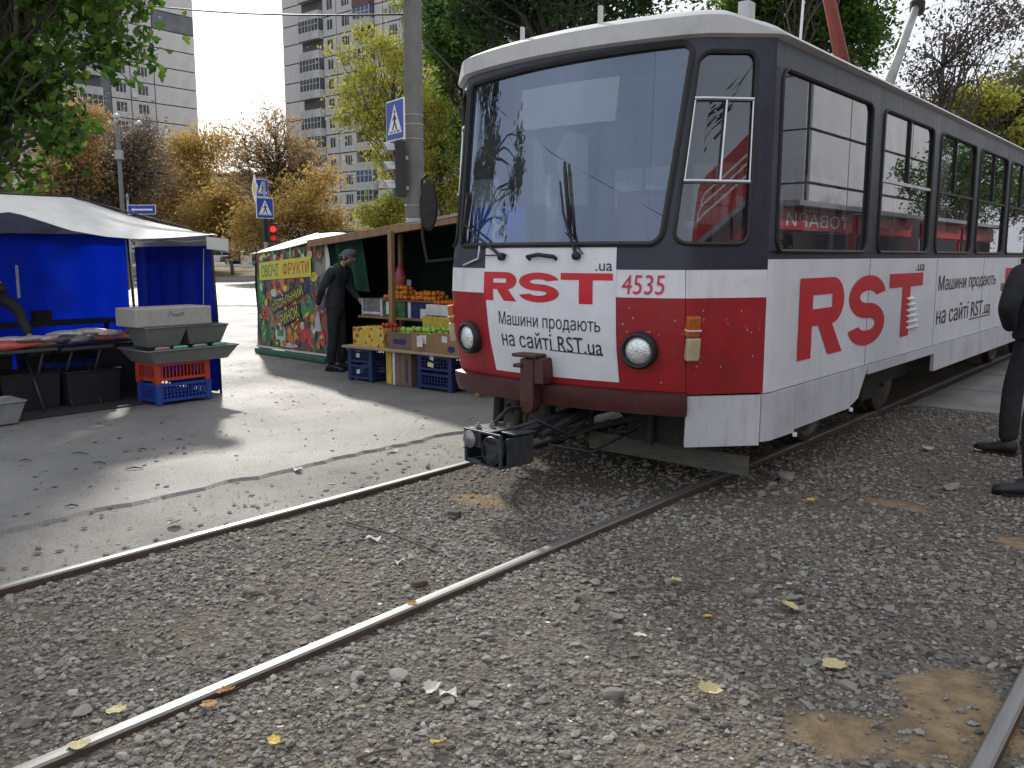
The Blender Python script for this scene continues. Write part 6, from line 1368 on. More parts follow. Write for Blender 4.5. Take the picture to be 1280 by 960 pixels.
# parked cars far behind, on the far path
def car(label, c, rz, col):
    root = empty('parked_car', c, rz, label, 'car', 'cars parked far behind the stalls'); m = mat('car_paint', col, .3, var=.05, coat=.5); gm = mat('car_glass', (.02, .025, .03), .1); tm = mat('tyre', (.015, .015, .015), .8)
    prof = [(-2.1, .35), (-2.12, .75), (-1.95, .92), (-1.3, .96), (-.7, 1.42), (.75, 1.45), (1.4, 1.0), (2.0, .88), (2.12, .6), (2.1, .35)]
    mb = MB(); mb.prism([(x_, -.82, z_) for x_, z_ in prof], (0, 1.64, 0)); mb.build('car_body', m, root, local=True, bevel=.06)
    for s_ in (-1, 1):
        for q in ([(-1.15, .98), (-.68, 1.36), (-.05, 1.39), (-.05, .98)], [(.02, .98), (.02, 1.39), (.70, 1.39), (1.22, 1.0)]):
            mb = MB(); mb.prism([(x_, s_ * .825, z_) for x_, z_ in q], (0, s_ * .006, 0)); mb.build('side_window', gm, root, local=True)
        for x_ in (-1.3, 1.35):
            mb = MB(); mb.lathe([(.05, -.1), (.30, -.1), (.32, -.06), (.32, .06), (.30, .1), (.05, .1)], (x_, s_ * .76, .32), 18, rot=Matrix.Rotation(math.pi / 2, 3, 'X')); wh = mb.build('wheel', tm, root, local=True, smooth=True, angle=40)
            mb = MB(); mb.lathe([(.18, 0), (.17, .012), (.03, .014)], (x_, s_ * .862, .32), 14, rot=Matrix.Rotation(-s_ * math.pi / 2, 3, 'X')); mb.build('rim', M_galv, wh, local=True)
    for x_, cl in ((2.1, (.8, .8, .78)), (-2.12, (.4, .02, .02))):
        for s_ in (-1, 1): mb = MB(); mb.box((x_, s_ * .6, .72), (.05, .3, .12)); mb.build('headlight' if x_ > 0 else 'tail_light', mat('car_lamp', cl, .3), root, local=True)
    mb = MB(); mb.prism([(1.37, -.7, 1.04), (.80, -.66, 1.42), (.80, .66, 1.42), (1.37, .7, 1.04)], (.02, 0, .02)); mb.build('windscreen', gm, root, local=True)
    return root
car('white car parked far behind the tent', px(279, 86, .62), YAW + .2, (.7, .7, .72))
car('dark car parked far behind, left of the banner wall', px(306, 84.6, .60), YAW - .1, (.02, .02, .03))
mb = MB(); mb.box(px(308, 80, 1.2), (1.0, .1, 1.5), YAW); o = mb.build('notice_board', M_swhite, None, origin=px(308, 80, .5), bevel=.03); tag(o, 'small white notice board far behind left of the banner wall', 'notice board')
# ------------------------------------------------------------------ tower blocks
M_pan = mat('grey_panel', (.55, .545, .55), .85, var=.10, scale=.25, dirt=(.36, .355, .35), dirt_amt=.5, dirt_scale=.35, bump=.1, bscale=2)  # both panel greys paled to stand in for haze and glare
M_pan2 = mat('light_panel', (.60, .59, .585), .85, var=.10, scale=.2, dirt=(.42, .41, .40), dirt_amt=.5, dirt_scale=.3)
M_tile = mat('dark_tile_panel', (.15, .165, .18), .8, var=.25, scale=.6)
M_joint = mat('bitumen_joint', (.06, .06, .064), .9); M_wfr = mat('white_window_frame', (.62, .62, .62), .6); M_wgl = mat('dark_window_glass', (.07, .075, .085), .08, spec=.8, var=.5, scale=.7)
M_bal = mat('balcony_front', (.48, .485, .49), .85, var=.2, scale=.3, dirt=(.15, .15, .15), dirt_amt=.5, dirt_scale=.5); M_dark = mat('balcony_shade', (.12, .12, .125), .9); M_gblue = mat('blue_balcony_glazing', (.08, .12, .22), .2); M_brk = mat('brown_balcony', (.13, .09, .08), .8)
FH = 2.8
def wall_panel_mesh(w, m, opening=None):
    """panel in local x (width), z; proud of the joint plane; opening=(x0,x1,z0,z1)"""
    mb = MB(); g = .085; x0, x1, z0, z1 = g, w - g, g, FH - g; t = -.14
    if opening is None: mb.span((x0, t, z0), (x1, 0, z1))
    else:
        a, b_, c, d = opening
        mb.span((x0, t, z0), (x1, 0, c)); mb.span((x0, t, d), (x1, 0, z1)); mb.span((x0, t, c), (a, 0, d)); mb.span((b_, t, c), (x1, 0, d))
    return mb.mesh('wall_panel', m)
def window_mesh(w, h, n=3):
    mb = MB(); f = .09
    mb.span((0, -.04, 0), (w, -.02, f)); mb.span((0, -.04, h - f), (w, -.02, h))
    xs = [0, w * .36, w * .68, w - f] if n == 3 else [0, w * .5 - f / 2, w - f]
    for x_ in xs: mb.span((x_, -.042, f), (x_ + f, -.018, h - f))
    k = len(mb.f); mb.span((.01, -.015, .01), (w - .01, .0, h - .01), mi=1); mb.span((-.05, -.12, -.06), (w + .05, -.03, 0), mi=0)
    return mb.mesh('window', [M_wfr, M_wgl])
def loggia_mesh(w, m_front, glazed, gm):
    mb = MB(); mb.span((.05, -1.0, .0), (w - .05, -.9, 1.05), mi=0); mb.span((0.05, -1.0, -.1), (w - .05, 0, .0), mi=0); mb.span((.05, -.9, .0), (.15, 0, 1.05), mi=0); mb.span((w - .15, -.9, .0), (w - .05, 0, 1.05), mi=0)
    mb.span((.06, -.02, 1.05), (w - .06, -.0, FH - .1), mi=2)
    if glazed:
        mb.span((.08, -.96, 1.05), (w - .08, -.93, FH - .12), mi=1)
        n = int(w / .75)
        for k in range(n + 1): x_ = .06 + (w - .2) * k / n; mb.span((x_, -.99, 1.05), (x_ + .07, -.92, FH - .1), mi=3)
        mb.span((.06, -.99, 1.95), (w - .06, -.92, 2.02), mi=3)
        mb.span((.05, -.9, 1.05), (.12, 0, FH - .1), mi=1); mb.span((w - .12, -.9, 1.05), (w - .05, 0, FH - .1), mi=1)
    return mb.mesh('loggia', [m_front, gm, M_dark, M_wfr])
def tower(name, label, origin, rz, bays, floors, depth, seed, zbase=0.):
    """facade along local +x, facing local -y. bays: list of (kind, width)"""
    root = empty(name, origin, rz, label, 'tower block', 'tower blocks in the background'); R0 = random.Random(seed)
    W = sum(b_[1] for b_ in bays); H = floors * FH
    mb = MB(); mb.span((0, .02, -1), (W, depth, H + .8)); mb.build('block_core', M_joint, root, local=True)
    for x_, s_ in ((0, -1), (W, 1)):
        for f in range(floors): mb = MB(); mb.span((x_ - (.14 if s_ < 0 else 0), .1, f * FH + .05), (x_ + (.14 if s_ > 0 else 0), depth - .1, (f + 1) * FH - .05)); mb.build('gable_panel', M_pan2, root, local=True)
    cache = {}
    def get(key, fn):
        if key not in cache: cache[key] = fn()
        return cache[key]
    def put(nm, me, x_, z_, y_=0.): o = bpy.data.objects.new(nm, me); link(o, root); o.location = (x_, y_, z_); return o
    x_ = 0.
    for kind, w in bays:
        for f in range(floors):
            z_ = f * FH
            if kind == 'blank': put('wall_panel', get(('b', w), lambda: wall_panel_mesh(w, M_pan2)), x_, z_)
            elif kind == 'tile': put('wall_panel', get(('t', w, f == 13), lambda: wall_panel_mesh(w, M_tile if f == 13 else M_pan2)), x_, z_)
            elif kind in ('win', 'win2'):
                ww = 1.75 if kind == 'win' else 1.35; a = (w - ww) / 2; put('wall_panel', get(('w', w, kind), lambda: wall_panel_mesh(w, M_pan, (a, a + ww, .85, 2.4))), x_, z_)
                put('window', get(('wm', ww), lambda: window_mesh(ww, 1.55, 3 if kind == 'win' else 2)), x_ + a, z_ + .85, -.04)
                if R0.random() < .12: mb = get('ac', lambda: MB().box((0, -.2, 0), (.8, .3, .55)).mesh('air_conditioner', M_wfr)); put('air_conditioner', mb, x_ + a - .6, z_ + .7)
            elif kind == 'gap': put('recess_panel', get(('g', w), lambda: MB().span((0, -.05, 0), (w, .01, FH - .02)).mesh('recess_panel', M_tile)), x_, z_)
            else:
                g_ = R0.random() < .72; v = R0.choice([0, 0, 0, 1, 2]) ; gm = [M_wgl, M_wgl, M_gblue][v] ; fm = [M_bal, M_bal, M_bal, M_brk][R0.choice([0, 1, 2, 2, 0, 3])]
                put('loggia', get(('l', w, g_, v, fm.name), lambda: loggia_mesh(w, fm, g_, gm)), x_, z_)
        x_ += w
    mb = MB(); mb.span((-.2, -.3, H + .5), (W + .2, depth + .2, H + .9)); mb.build('parapet', M_pan, root, local=True)
    return root
# left block: facade parallel to the rails (x = -132.8), facing the street (+x)
Z0 = -.2
tower('tower_block', 'grey panel tower block at the left behind the green tree', (-132.8, 38.3, Z0), math.pi / 2, [('log', 5.2), ('win', 4.4), ('log', 5.0), ('win2', 3.4), ('log', 5.4), ('log', 4.0), ('gap', 1.6), ('win', 3.1), ('win', 3.9), ('tile', 7.1)], 17, 14, 3)
# right block: facade facing the photographer (y = 87.5, facing -y)
tower('tower_block', 'grey panel tower block with balconies behind the yellow green tree', (-117.6, 87.5, Z0), 0., [('blank', 4.9), ('log', 4.8), ('win2', 3.1), ('win', 3.9), ('gap', .5), ('log', 3.7), ('blank', 1.8), ('win', 3.9), ('win', 3.9), ('log', 4.6), ('win', 3.9)], 16, 13, 5)
# distant slab seen between them
tower('tower_block', 'low pale block far away between the two towers', px(250, 205, Z0), YAW, [('win', 4.2)] * 9, 7, 10, 9)
# ------------------------------------------------------------------ trees
M_bark = mat('grey_bark', (.11, .095, .08), .9, var=.35, scale=10, bump=.5, bscale=18, stretch=(1, 1, .3))
M_barkd = mat('dark_bark', (.08,.07,.062), .9, var=.35, scale=10)
def leafm(name, cols, tr=.45): return attr_mat(name, cols, .6, 0, 3.0, translucent=tr, noise_amt=.2)
ML_green = leafm('broad_green_leaf', [(.012, .035, .008), (.030, .075, .012), (.055, .12, .02), (.10, .17, .03), (.20, .24, .05)])
ML_dark = leafm('dark_green_leaf', [(.012, .028, .012), (.028, .060, .018), (.05, .095, .028), (.09, .14, .04)], .35)
ML_ygreen = leafm('yellow_green_leaf', [(.14, .17, .03), (.25, .26, .05), (.38, .36, .07), (.46, .41, .08)])
ML_gold = leafm('golden_leaf', [(.22, .15, .05), (.37, .26, .085), (.46, .33, .10), (.32, .21, .085)])
ML_rust = leafm('rusty_leaf', [(.20, .13, .07), (.33, .21, .09), (.43, .29, .10), (.28, .19, .11)])
ML_brown = leafm('brown_twig_leaf', [(.12, .095, .08), (.18, .14, .11), (.23, .175, .13), (.15, .14, .09)], .25)
ML_purple = leafm('dark_reddish_leaf', [(.07, .05, .04), (.11, .08, .06), (.14, .10, .075), (.09, .10, .045)], .25)
ML_mix = leafm('brown_green_leaf', [(.08, .075, .04), (.12, .10, .055), (.14, .18, .05), (.17, .115, .07)], .35)
LEAF_BROAD = (np.array([(0, -.5, 0), (.28, -.32, .05), (.5, -.02, .10), (.26, .12, .05), (.20, .38, .03), (0, .55, 0), (-.20, .38, .03), (-.26, .12, .05), (-.5, -.02, .10), (-.28, -.32, .05), (0, 0, -.03)]),
              np.array([(10, i, (i + 1) % 10) for i in range(10)]))
LEAF_OVAL = (np.array([(0, -.5, 0), (.24, -.05, .06), (.0, .5, 0), (-.24, -.05, .06)]), np.array([(0, 1, 2), (0, 2, 3)]))
def leaves(name, C, size, shape, m, r, parent, droop=.3, ratio=1.0):
    n = len(C); lv, lf = shape; s = size * r.uniform(.6, 1.25, n)
    az, el_, ro = r.uniform(0, 6.283, n), r.normal(-droop, .55, n), r.normal(0, .7, n)
    v = lv[None] * s[:, None, None]; v[..., 0] *= ratio
    x, y, z = v[..., 0], v[..., 1], v[..., 2]
    cr, sr = np.cos(ro)[:, None], np.sin(ro)[:, None]; x, z = x * cr + z * sr, -x * sr + z * cr
    ce, se = np.cos(el_)[:, None], np.sin(el_)[:, None]; y, z = y * ce - z * se, y * se + z * ce
    ca, sa = np.cos(az)[:, None], np.sin(az)[:, None]; x, y = x * ca - y * sa, x * sa + y * ca
    V = np.stack([(x + C[:, 0:1]).ravel(), (y + C[:, 1:2]).ravel(), (z + C[:, 2:3]).ravel()], 1)
    Fc = (lf[None] + (np.arange(n) * len(lv))[:, None, None]).reshape(-1, 3)
    val = np.clip(r.beta(2.2, 2.2, n), 0, 1)
    me = np_mesh(name, V, Fc, m, rnd=np.repeat(val, len(lf)), smooth=False); o = bpy.data.objects.new(name, me); link(o, parent); return o
def bough(mb, a, b_, r0, r1, R0, n=5, wob=.08, k=6):
    a, b_ = Vector(a), Vector(b_); L = (b_ - a).length; P = []
    for i in range(n + 1):
        t = i / n; q = a.lerp(b_, t); w = wob * L * math.sin(math.pi * t)
        P.append(q + Vector((R0.gauss(0, w * .5), R0.gauss(0, w * .5), w * .6)))
    P[0], P[-1] = a, b_; mb.tube(P, [r0 + (r1 - r0) * i / n for i in range(n + 1)], k); return P
def tree(name, label, base, blobs, nleaf, size, m, seed, trunk_r=.18, trunk_top=None, shape=LEAF_OVAL, clumps=70, clump_r=.5, group='trees behind the market', bark=None, shell=.55, droop=.3, twigs=3, ratio=1., lean=(0, 0)):
    """blobs: list of (centre offset from base, radii). Trunk, limbs to every clump, leaves around clumps."""
    r = np.random.default_rng(seed); R0 = random.Random(seed); root = empty(name, base, 0, label, 'tree', group)
    vol = np.array([b_[1][0] * b_[1][1] * b_[1][2] for b_ in blobs]); pr_ = vol ** .8 / (vol ** .8).sum(); cl = []
    for _ in range(clumps):
        c, rad = blobs[r.choice(len(blobs), p=pr_)]; d = r.normal(size=3); d /= np.linalg.norm(d); q = (shell + (1 - shell) * r.uniform()) if r.uniform() < .75 else r.uniform(.1, .7)
        cl.append(np.array(c) + d * np.array(rad) * q)
    cl = np.array(cl); tops = np.array([b_[0] for b_ in blobs]); top = Vector(trunk_top) if trunk_top is not None else Vector(tops.mean(0)) + Vector((0, 0, .5))
    mb = MB(); P = bough(mb, (0, 0, -.1), top, trunk_r, trunk_r * .35, R0, 8, .03, 9)
    for c in cl:
        k = min(len(P) - 2, max(2, int(R0.uniform(.35, .95) * len(P)))); q = P[k]
        pts = bough(mb, q, Vector(c), trunk_r * .28 * R0.uniform(.6, 1.1), trunk_r * .05, R0, 5, .10, 5)
        for _ in range(twigs):
            d = Vector((R0.gauss(0, 1), R0.gauss(0, 1), R0.gauss(.2, .8))).normalized() * clump_r * R0.uniform(.6, 1.3); bough(mb, pts[R0.choice((3, 4, 5))], Vector(c) + d, trunk_r * .06, trunk_r * .02, R0, 3, .1, 4)
    mb.build('trunk', bark or M_bark, root, True, local=True)
    idx = r.integers(0, len(cl), nleaf); rad = clump_r * r.uniform(.6, 1.2, len(cl)); C = cl[idx] + r.normal(size=(nleaf, 3)) * rad[idx][:, None] * np.array([.5, .5, .42])
    leaves('crown', C, size, shape, m, r, root, droop, ratio); return root
def off(u, v, yf, base):  # photo position (u,v) at distance yf relative to a base point
    q = px(u, yf, CAM_H + (320 - v) / 1111.0 * yf); return tuple(q - Vector(base))
def scene_tree(label, u0, yf, blobs, nleaf, size, m, seed, name='tree', zb=0., **k):
    """blobs in photo terms: (u, v, half width px, half height px)"""
    b = px(u0, yf, zb); s = yf / 1111.0
    B = [(off(u, v, yf + dz, b), (ru * s, ru * s, rv * s)) for (u, v, ru, rv, dz) in blobs]
    R1 = random.Random(seed + 900); sat = []
    for c, rad in B:      # small outlying tufts break the outline
        for _ in range(4):
            a = R1.uniform(0, 6.283); e_ = R1.uniform(-.5, 1.2); d = Vector((math.cos(a) * math.cos(e_), math.sin(a) * math.cos(e_), math.sin(e_))); q = R1.uniform(.85, 1.3)
            sat.append((tuple(c[i] + d[i] * rad[i] * q for i in range(3)), tuple(r_ * R1.uniform(.18, .34) for r_ in rad)))
    return tree(name, label, b, B + sat, nleaf, size, m, seed, **k)
# near broadleaf tree overhanging the tent, top left
scene_tree('large green broadleaf tree overhanging the blue tent', -45, 14.5, [(20, 60, 130, 105, 0), (120, 35, 75, 50, -1.5), (30, 180, 75, 70, -.5), (-120, 90, 130, 120, 1), (60, -90, 170, 90, 0)], 17000, .15, ML_green, 21, trunk_r=.2, shape=LEAF_BROAD, clumps=150, clump_r=.5, trunk_top=None, droop=.5, twigs=4)
# dark green tree behind the tram front
scene_tree('tall dark green tree rising behind the front of the tram', 700, 31, [(640, 30, 110, 70, 0), (760, -10, 110, 65, 1), (600, -20, 80, 70, 0), (690, -110, 150, 90, 0)], 26000, .26, ML_dark, 22, trunk_r=.3, clumps=130, clump_r=1.0, bark=M_barkd)
scene_tree('green tree standing behind the tram mirror, right of the concrete pole', 590, 38, [(570, 60, 45, 75, 0), (600, 150, 40, 90, 0), (575, -10, 50, 60, 0)], 15000, .24, ML_green, 23, trunk_r=.2, clumps=80, clump_r=.9)
# yellow green trees left of and behind the pole
scene_tree('loose yellow green tree in front of the right tower block', 505, 46, [(485, 90, 48, 55, 0), (455, 135, 38, 40, 0), (520, 160, 60, 60, 1), (545, 90, 45, 70, 1), (500, 200, 50, 40, 0)], 16000, .22, ML_ygreen, 24, trunk_r=.2, clumps=90, clump_r=.85, droop=.7)
scene_tree('yellow green tree right of the pole above the stall', 560, 43, [(560, 200, 38, 70, 0), (575, 250, 30, 40, 0), (545, 150, 30, 45, 0)], 9000, .22, ML_ygreen, 33, trunk_r=.15, clumps=60, clump_r=.8, droop=.7)
scene_tree('bright yellow bush beside the traffic light', 485, 40, [(485, 268, 27, 20, 0), (470, 275, 18, 16, 0)], 5000, .2, ML_ygreen, 25, trunk_r=.08, clumps=40, clump_r=.55)
# autumn trees between the towers
scene_tree('golden autumn tree between the two tower blocks', 245, 72, [(245, 185, 34, 26, 0), (222, 225, 45, 45, 0), (262, 240, 32, 60, 0), (285, 190, 18, 25, 0), (235, 275, 60, 35, 0)], 24000, .32, ML_gold, 26, trunk_r=.25, clumps=90, clump_r=1.4, droop=.8, zb=.3)
scene_tree('rusty brown tree left of the golden one', 205, 66, [(200, 255, 45, 35, 0), (240, 275, 40, 30, 0), (180, 225, 30, 30, 0)], 16000, .30, ML_rust, 27, trunk_r=.22, clumps=80, clump_r=1.3, zb=.3, twigs=6)
scene_tree('dull brown half bare tree behind the street lamp', 150, 58, [(150, 205, 50, 45, 0), (110, 235, 45, 40, 0), (185, 215, 32, 40, 0)], 11000, .28, ML_brown, 28, trunk_r=.24, clumps=110, clump_r=1.3, bark=M_barkd, zb=.2, twigs=8)
scene_tree('reddish brown half bare tree in front of the left tower', 100, 54, [(95, 205, 38, 45, 0), (120, 165, 25, 25, 0), (75, 250, 30, 30, 0)], 7000, .26, ML_rust, 29, trunk_r=.2, clumps=80, clump_r=1.1, zb=.2, twigs=7)
scene_tree('nearly bare tree with orange leaves left of the far sign pole', 345, 58, [(345, 190, 45, 45, 0), (385, 230, 40, 40, 0), (310, 215, 35, 50, 0), (355, 250, 50, 35, 0)], 6500, .24, ML_rust, 30, trunk_r=.26, clumps=120, clump_r=1.2, bark=M_barkd, zb=.2, twigs=8)
scene_tree('orange and yellow tree low behind the printed banner', 375, 50, [(375, 262, 48, 34, 0), (330, 285, 45, 28, 0), (405, 285, 38, 25, 0), (395, 225, 25, 25, 0), (350, 310, 60, 20, 0)], 11000, .24, ML_gold, 31, trunk_r=.16, clumps=70, clump_r=.9, zb=.1, twigs=4)
scene_tree('yellowing shrub mass behind the tent corner', 290, 62, [(285, 275, 40, 30, 0), (250, 288, 40, 24, 0), (318, 285, 30, 25, 0), (285, 250, 25, 25, 0)], 12000, .26, ML_gold, 32, trunk_r=.14, clumps=60, clump_r=1.0, zb=.3, twigs=4)
scene_tree('brown undergrowth tree behind the tent roof', 130, 62, [(120, 280, 60, 25, 0), (190, 285, 40, 20, 0)], 9000, .28, ML_brown, 34, trunk_r=.14, clumps=70, clump_r=1.1, zb=.3, twigs=6, bark=M_barkd)
# right side, behind the tram
scene_tree('green tree behind the red pantograph arm', 985, 33, [(975, 40, 85, 50, 0), (1030, 55, 55, 60, 0), (930, 20, 55, 40, 0), (990, -60, 100, 70, 0)], 19000, .26, ML_green, 35, trunk_r=.28, clumps=110, clump_r=.95)
scene_tree('yellow leaved sapling above the tram roof', 915, 36, [(915, 12, 24, 22, 0), (905, -25, 25, 25, 0)], 2600, .24, ML_ygreen, 36, trunk_r=.1, clumps=24, clump_r=.6)
scene_tree('sparse dark leaved tree against the white sky, right of the pantograph', 1165, 27, [(1190, 60, 75, 55, 0), (1150, 110, 60, 40, 0), (1225, 25, 50, 45, 0), (1110, 140, 35, 30, 0)], 3600, .15, ML_purple, 37, trunk_r=.13, clumps=70, clump_r=.8, bark=M_barkd, twigs=2)
scene_tree('brown and green tree low at the right edge behind the tram roof', 1240, 38, [(1240, 150, 75, 45, 0), (1190, 165, 45, 30, 0), (1290, 130, 60, 60, 0)], 15000, .24, ML_mix, 38, trunk_r=.2, clumps=90, clump_r=.9)
scene_tree('green tree top in front of the brown one at the right edge', 1215, 35, [(1205, 135, 38, 18, 0), (1260, 190, 30, 25, 0)], 4500, .22, ML_ygreen, 39, trunk_r=.12, clumps=40, clump_r=.6)
# ------------------------------------------------------------------ market row and block on the other side of the track (seen mirrored in the tram windows)
M_kred = mat('red_kiosk_panel', (.45, .02, .025), .5, var=.1); M_kgrey = mat('kiosk_steel', (.25, .26, .27), .5, var=.15); M_kdark = mat('kiosk_interior', (.03, .03, .03), .9)
M_goods = [mat('goods_%d' % k, c, .6, var=.3, scale=12) for k, c in enumerate([(.5, .05, .06), (.6, .55, .5), (.5, .25, .05), (.08, .2, .08), (.1, .15, .35), (.6, .6, .6)])]
def kiosk(label, y0, y1, x0, text, wall):
    k = empty('kiosk', (x0 + 1, (y0 + y1) / 2, 0), label=label, cat='kiosk', group='kiosks on the other side of the track')
    mb = MB(); mb.span((x0 + .5, y0, 0), (x0 + 2.4, y1, 2.5)); mb.build('kiosk_shell', wall, k)
    mb = MB(); mb.span((x0, y0 - .05, 2.5), (x0 + 2.5, y1 + .05, 2.6)); mb.build('kiosk_roof', M_kgrey, k)
    mb = MB(); mb.span((x0 + .46, y0 + .15, 1.0), (x0 + .499, y1 - .15, 2.0)); mb.build('kiosk_opening', M_kdark, k)
    mb = MB(); mb.span((x0 + .40, y0, 2.05), (x0 + .455, y1, 2.48)); fs = mb.build('fascia', M_kred, k)
    if text: mb = MB(); put_text(mb, text, lambda a, b_: Vector((x0 + .396, y1 - .3 - (y1 - y0 - .6) * a, 2.12 + .28 * b_)), .01); mb.build('fascia_lettering', M_swhite, fs)
    mb = MB(); mb.span((x0 - .2, y0 + .1, .9), (x0 + .5, y1 - .1, .95)); mb.build('counter', M_wood, k)
    R0 = random.Random(int(y0 * 10))
    for i in range(int((y1 - y0 - .4) / .42)):
        for j in range(2):
            h = R0.uniform(.12, .35); mb = MB(); y_ = y0 + .35 + .42 * i; mb.span((x0 - .15 + j * .32, y_ - .17, .951), (x0 + .12 + j * .32, y_ + .17, .951 + h + j * .12)); mb.build('goods_box', M_goods[R0.randrange(6)], k)
    return k
kiosk('kiosk with red fascia reading ТОВАРИ across the track, mirrored in the first tram window', 17.0, 21.2, 2.3, 'ТОВАРИ', M_kgrey)
kiosk('red kiosk across the track mirrored in the second tram window', 22.0, 26.4, 2.4, '', M_kred)
kiosk('kiosk with orange and white goods across the track', 27.2, 31.6, 2.3, '', M_kgrey)
kiosk('red kiosk with boxes across the track mirrored far down the tram', 32.4, 37.0, 2.4, '', M_kred)
kiosk('grey kiosk across the track nearest the photographer', 12.2, 16.2, 2.6, '', M_kgrey)
tower('tower_block', 'panel block across the track seen only mirrored in the tram windows', (14.0, 76.0, Z0), -math.pi / 2, [('win', 4.2), ('blank', 6.0), ('tile', 6.0), ('blank', 6.6), ('blank', 6.0)], 9, 12, 12)
tree('tree', 'green tree across the track mirrored in the tram windows', (7.5, 52, 0), [((0, 0, 6), (3, 4, 3)), ((1, 8, 5), (3, 4, 3))], 9000, .26, ML_green, 51, trunk_r=.2, clumps=60, clump_r=.9, group='trees across the track')
tree('tree', 'dull green tree far across the track mirrored in the rear windows', (6.5, 70, 0), [((0, 0, 6), (3, 5, 3.5))], 7000, .28, ML_mix, 53, trunk_r=.2, clumps=50, clump_r=1.0, group='trees across the track')
# a tree behind the photographer that the windscreen mirrors
tree('tree', 'leafy tree left of the photographer mirrored in the windscreen', (-14.6, 1.6, 0), [((1.8, -.2, 4.5), (.8, 1.2, .7)), ((.8, -1.2, 5.6), (1.3, 1.5, .9)), ((.2, .2, 6.8), (1.6, 1.6, 1.0)), ((3.0, -1.9, 4.5), (.8, .9, .5)), ((3.4, -2.9, 5.3), (.8, .9, .5))], 3000, .16, ML_dark, 52, trunk_r=.16, shape=LEAF_BROAD, clumps=60, clump_r=.36, group='trees behind the photographer')
# red kiosk at the photographer's right hand, mirrored in the corner window of the cab
kk = kiosk('tall red kiosk at the right hand of the photographer, mirrored in the corner window', 2.2, 8.2, 4.2, '', M_kgrey)
mb = MB(); mb.span((4.55, 2.2, 2.605), (4.75, 8.2, 3.6)); hd_ = mb.build('roof_sign', M_kred, kk)
mb = MB(); put_text(mb, 'З ЛЮБОВ', lambda a, b_: Vector((4.546, 7.6 - 4.6 * a, 2.95 + .4 * b_)), .01); mb.build('sign_lettering', M_swhite, hd_)
tree('tree', 'dark tree behind the tall red kiosk', (9.5, 6.0, 0), [((0, 0, 6), (2.5, 4, 2.5)), ((0, -3, 7), (2.5, 3, 2.5))], 7000, .26, ML_dark, 54, trunk_r=.2, clumps=60, clump_r=.9, group='trees across the track')  # unseen tree added to darken what the corner window reflects

# ------------------------------------------------------------------ fallen leaves, paper, sticks
def gz0(x, y): return float(gh(x, y)) if x > -4.25 else (0.0 if x < -5.3 else -.015)
OUT = [(0, -.5), (.14, -.40), (.34, -.38), (.36, -.20), (.47, -.02), (.38, .10), (.36, .28), (.20, .32), (0, .5), (-.17, .36), (-.34, .30), (-.36, .10), (-.46, .0), (-.37, -.18), (-.36, -.36), (-.13, -.40)]
def leaf_mesh(name, m, seed, curl):
    R0 = random.Random(seed); mb = MB(); n = len(OUT); z = lambda a, b_: curl * (a * a * 1.2 + .6 * abs(b_) ** 2) + R0.uniform(-.03, .03)
    P1 = [(a * R0.uniform(.85, 1.1), b_ * R0.uniform(.9, 1.1)) for a, b_ in OUT]; V = [(0, 0, .02)] + [(a * .5, b_ * .5, z(a * .5, b_ * .5)) for a, b_ in P1] + [(a, b_, z(a, b_)) for a, b_ in P1]
    Fc = [(0, 1 + k, 1 + (k + 1) % n) for k in range(n)] + [(1 + k, 1 + n + k, 1 + n + (k + 1) % n, 1 + (k + 1) % n) for k in range(n)]
    mb.add(V, Fc); mb.tube([(0, -.5, .02), (.03, -.8, .05)], .012, 4); return mb.mesh(name, m, smooth=False)
M_lf = [mat('dry_pale_leaf', (.50, .43, .22), .7, var=.2, scale=18), mat('yellow_leaf', (.52, .38, .05), .65, var=.2, scale=18), mat('orange_brown_leaf', (.34, .17, .05), .7, var=.25, scale=18), mat('whitish_leaf', (.55, .52, .44), .75, var=.15, scale=18)]
def ground_px(u, v):
    d = FW * math.cos(PITCH) + Vector((0, 0, -math.sin(PITCH))); r_ = RT; up = r_.cross(d); q = d + r_ * ((u - 640) / F_PX) + up * ((480 - v) / F_PX); t = -CAM_H / q.z; return q.x * t, q.y * t
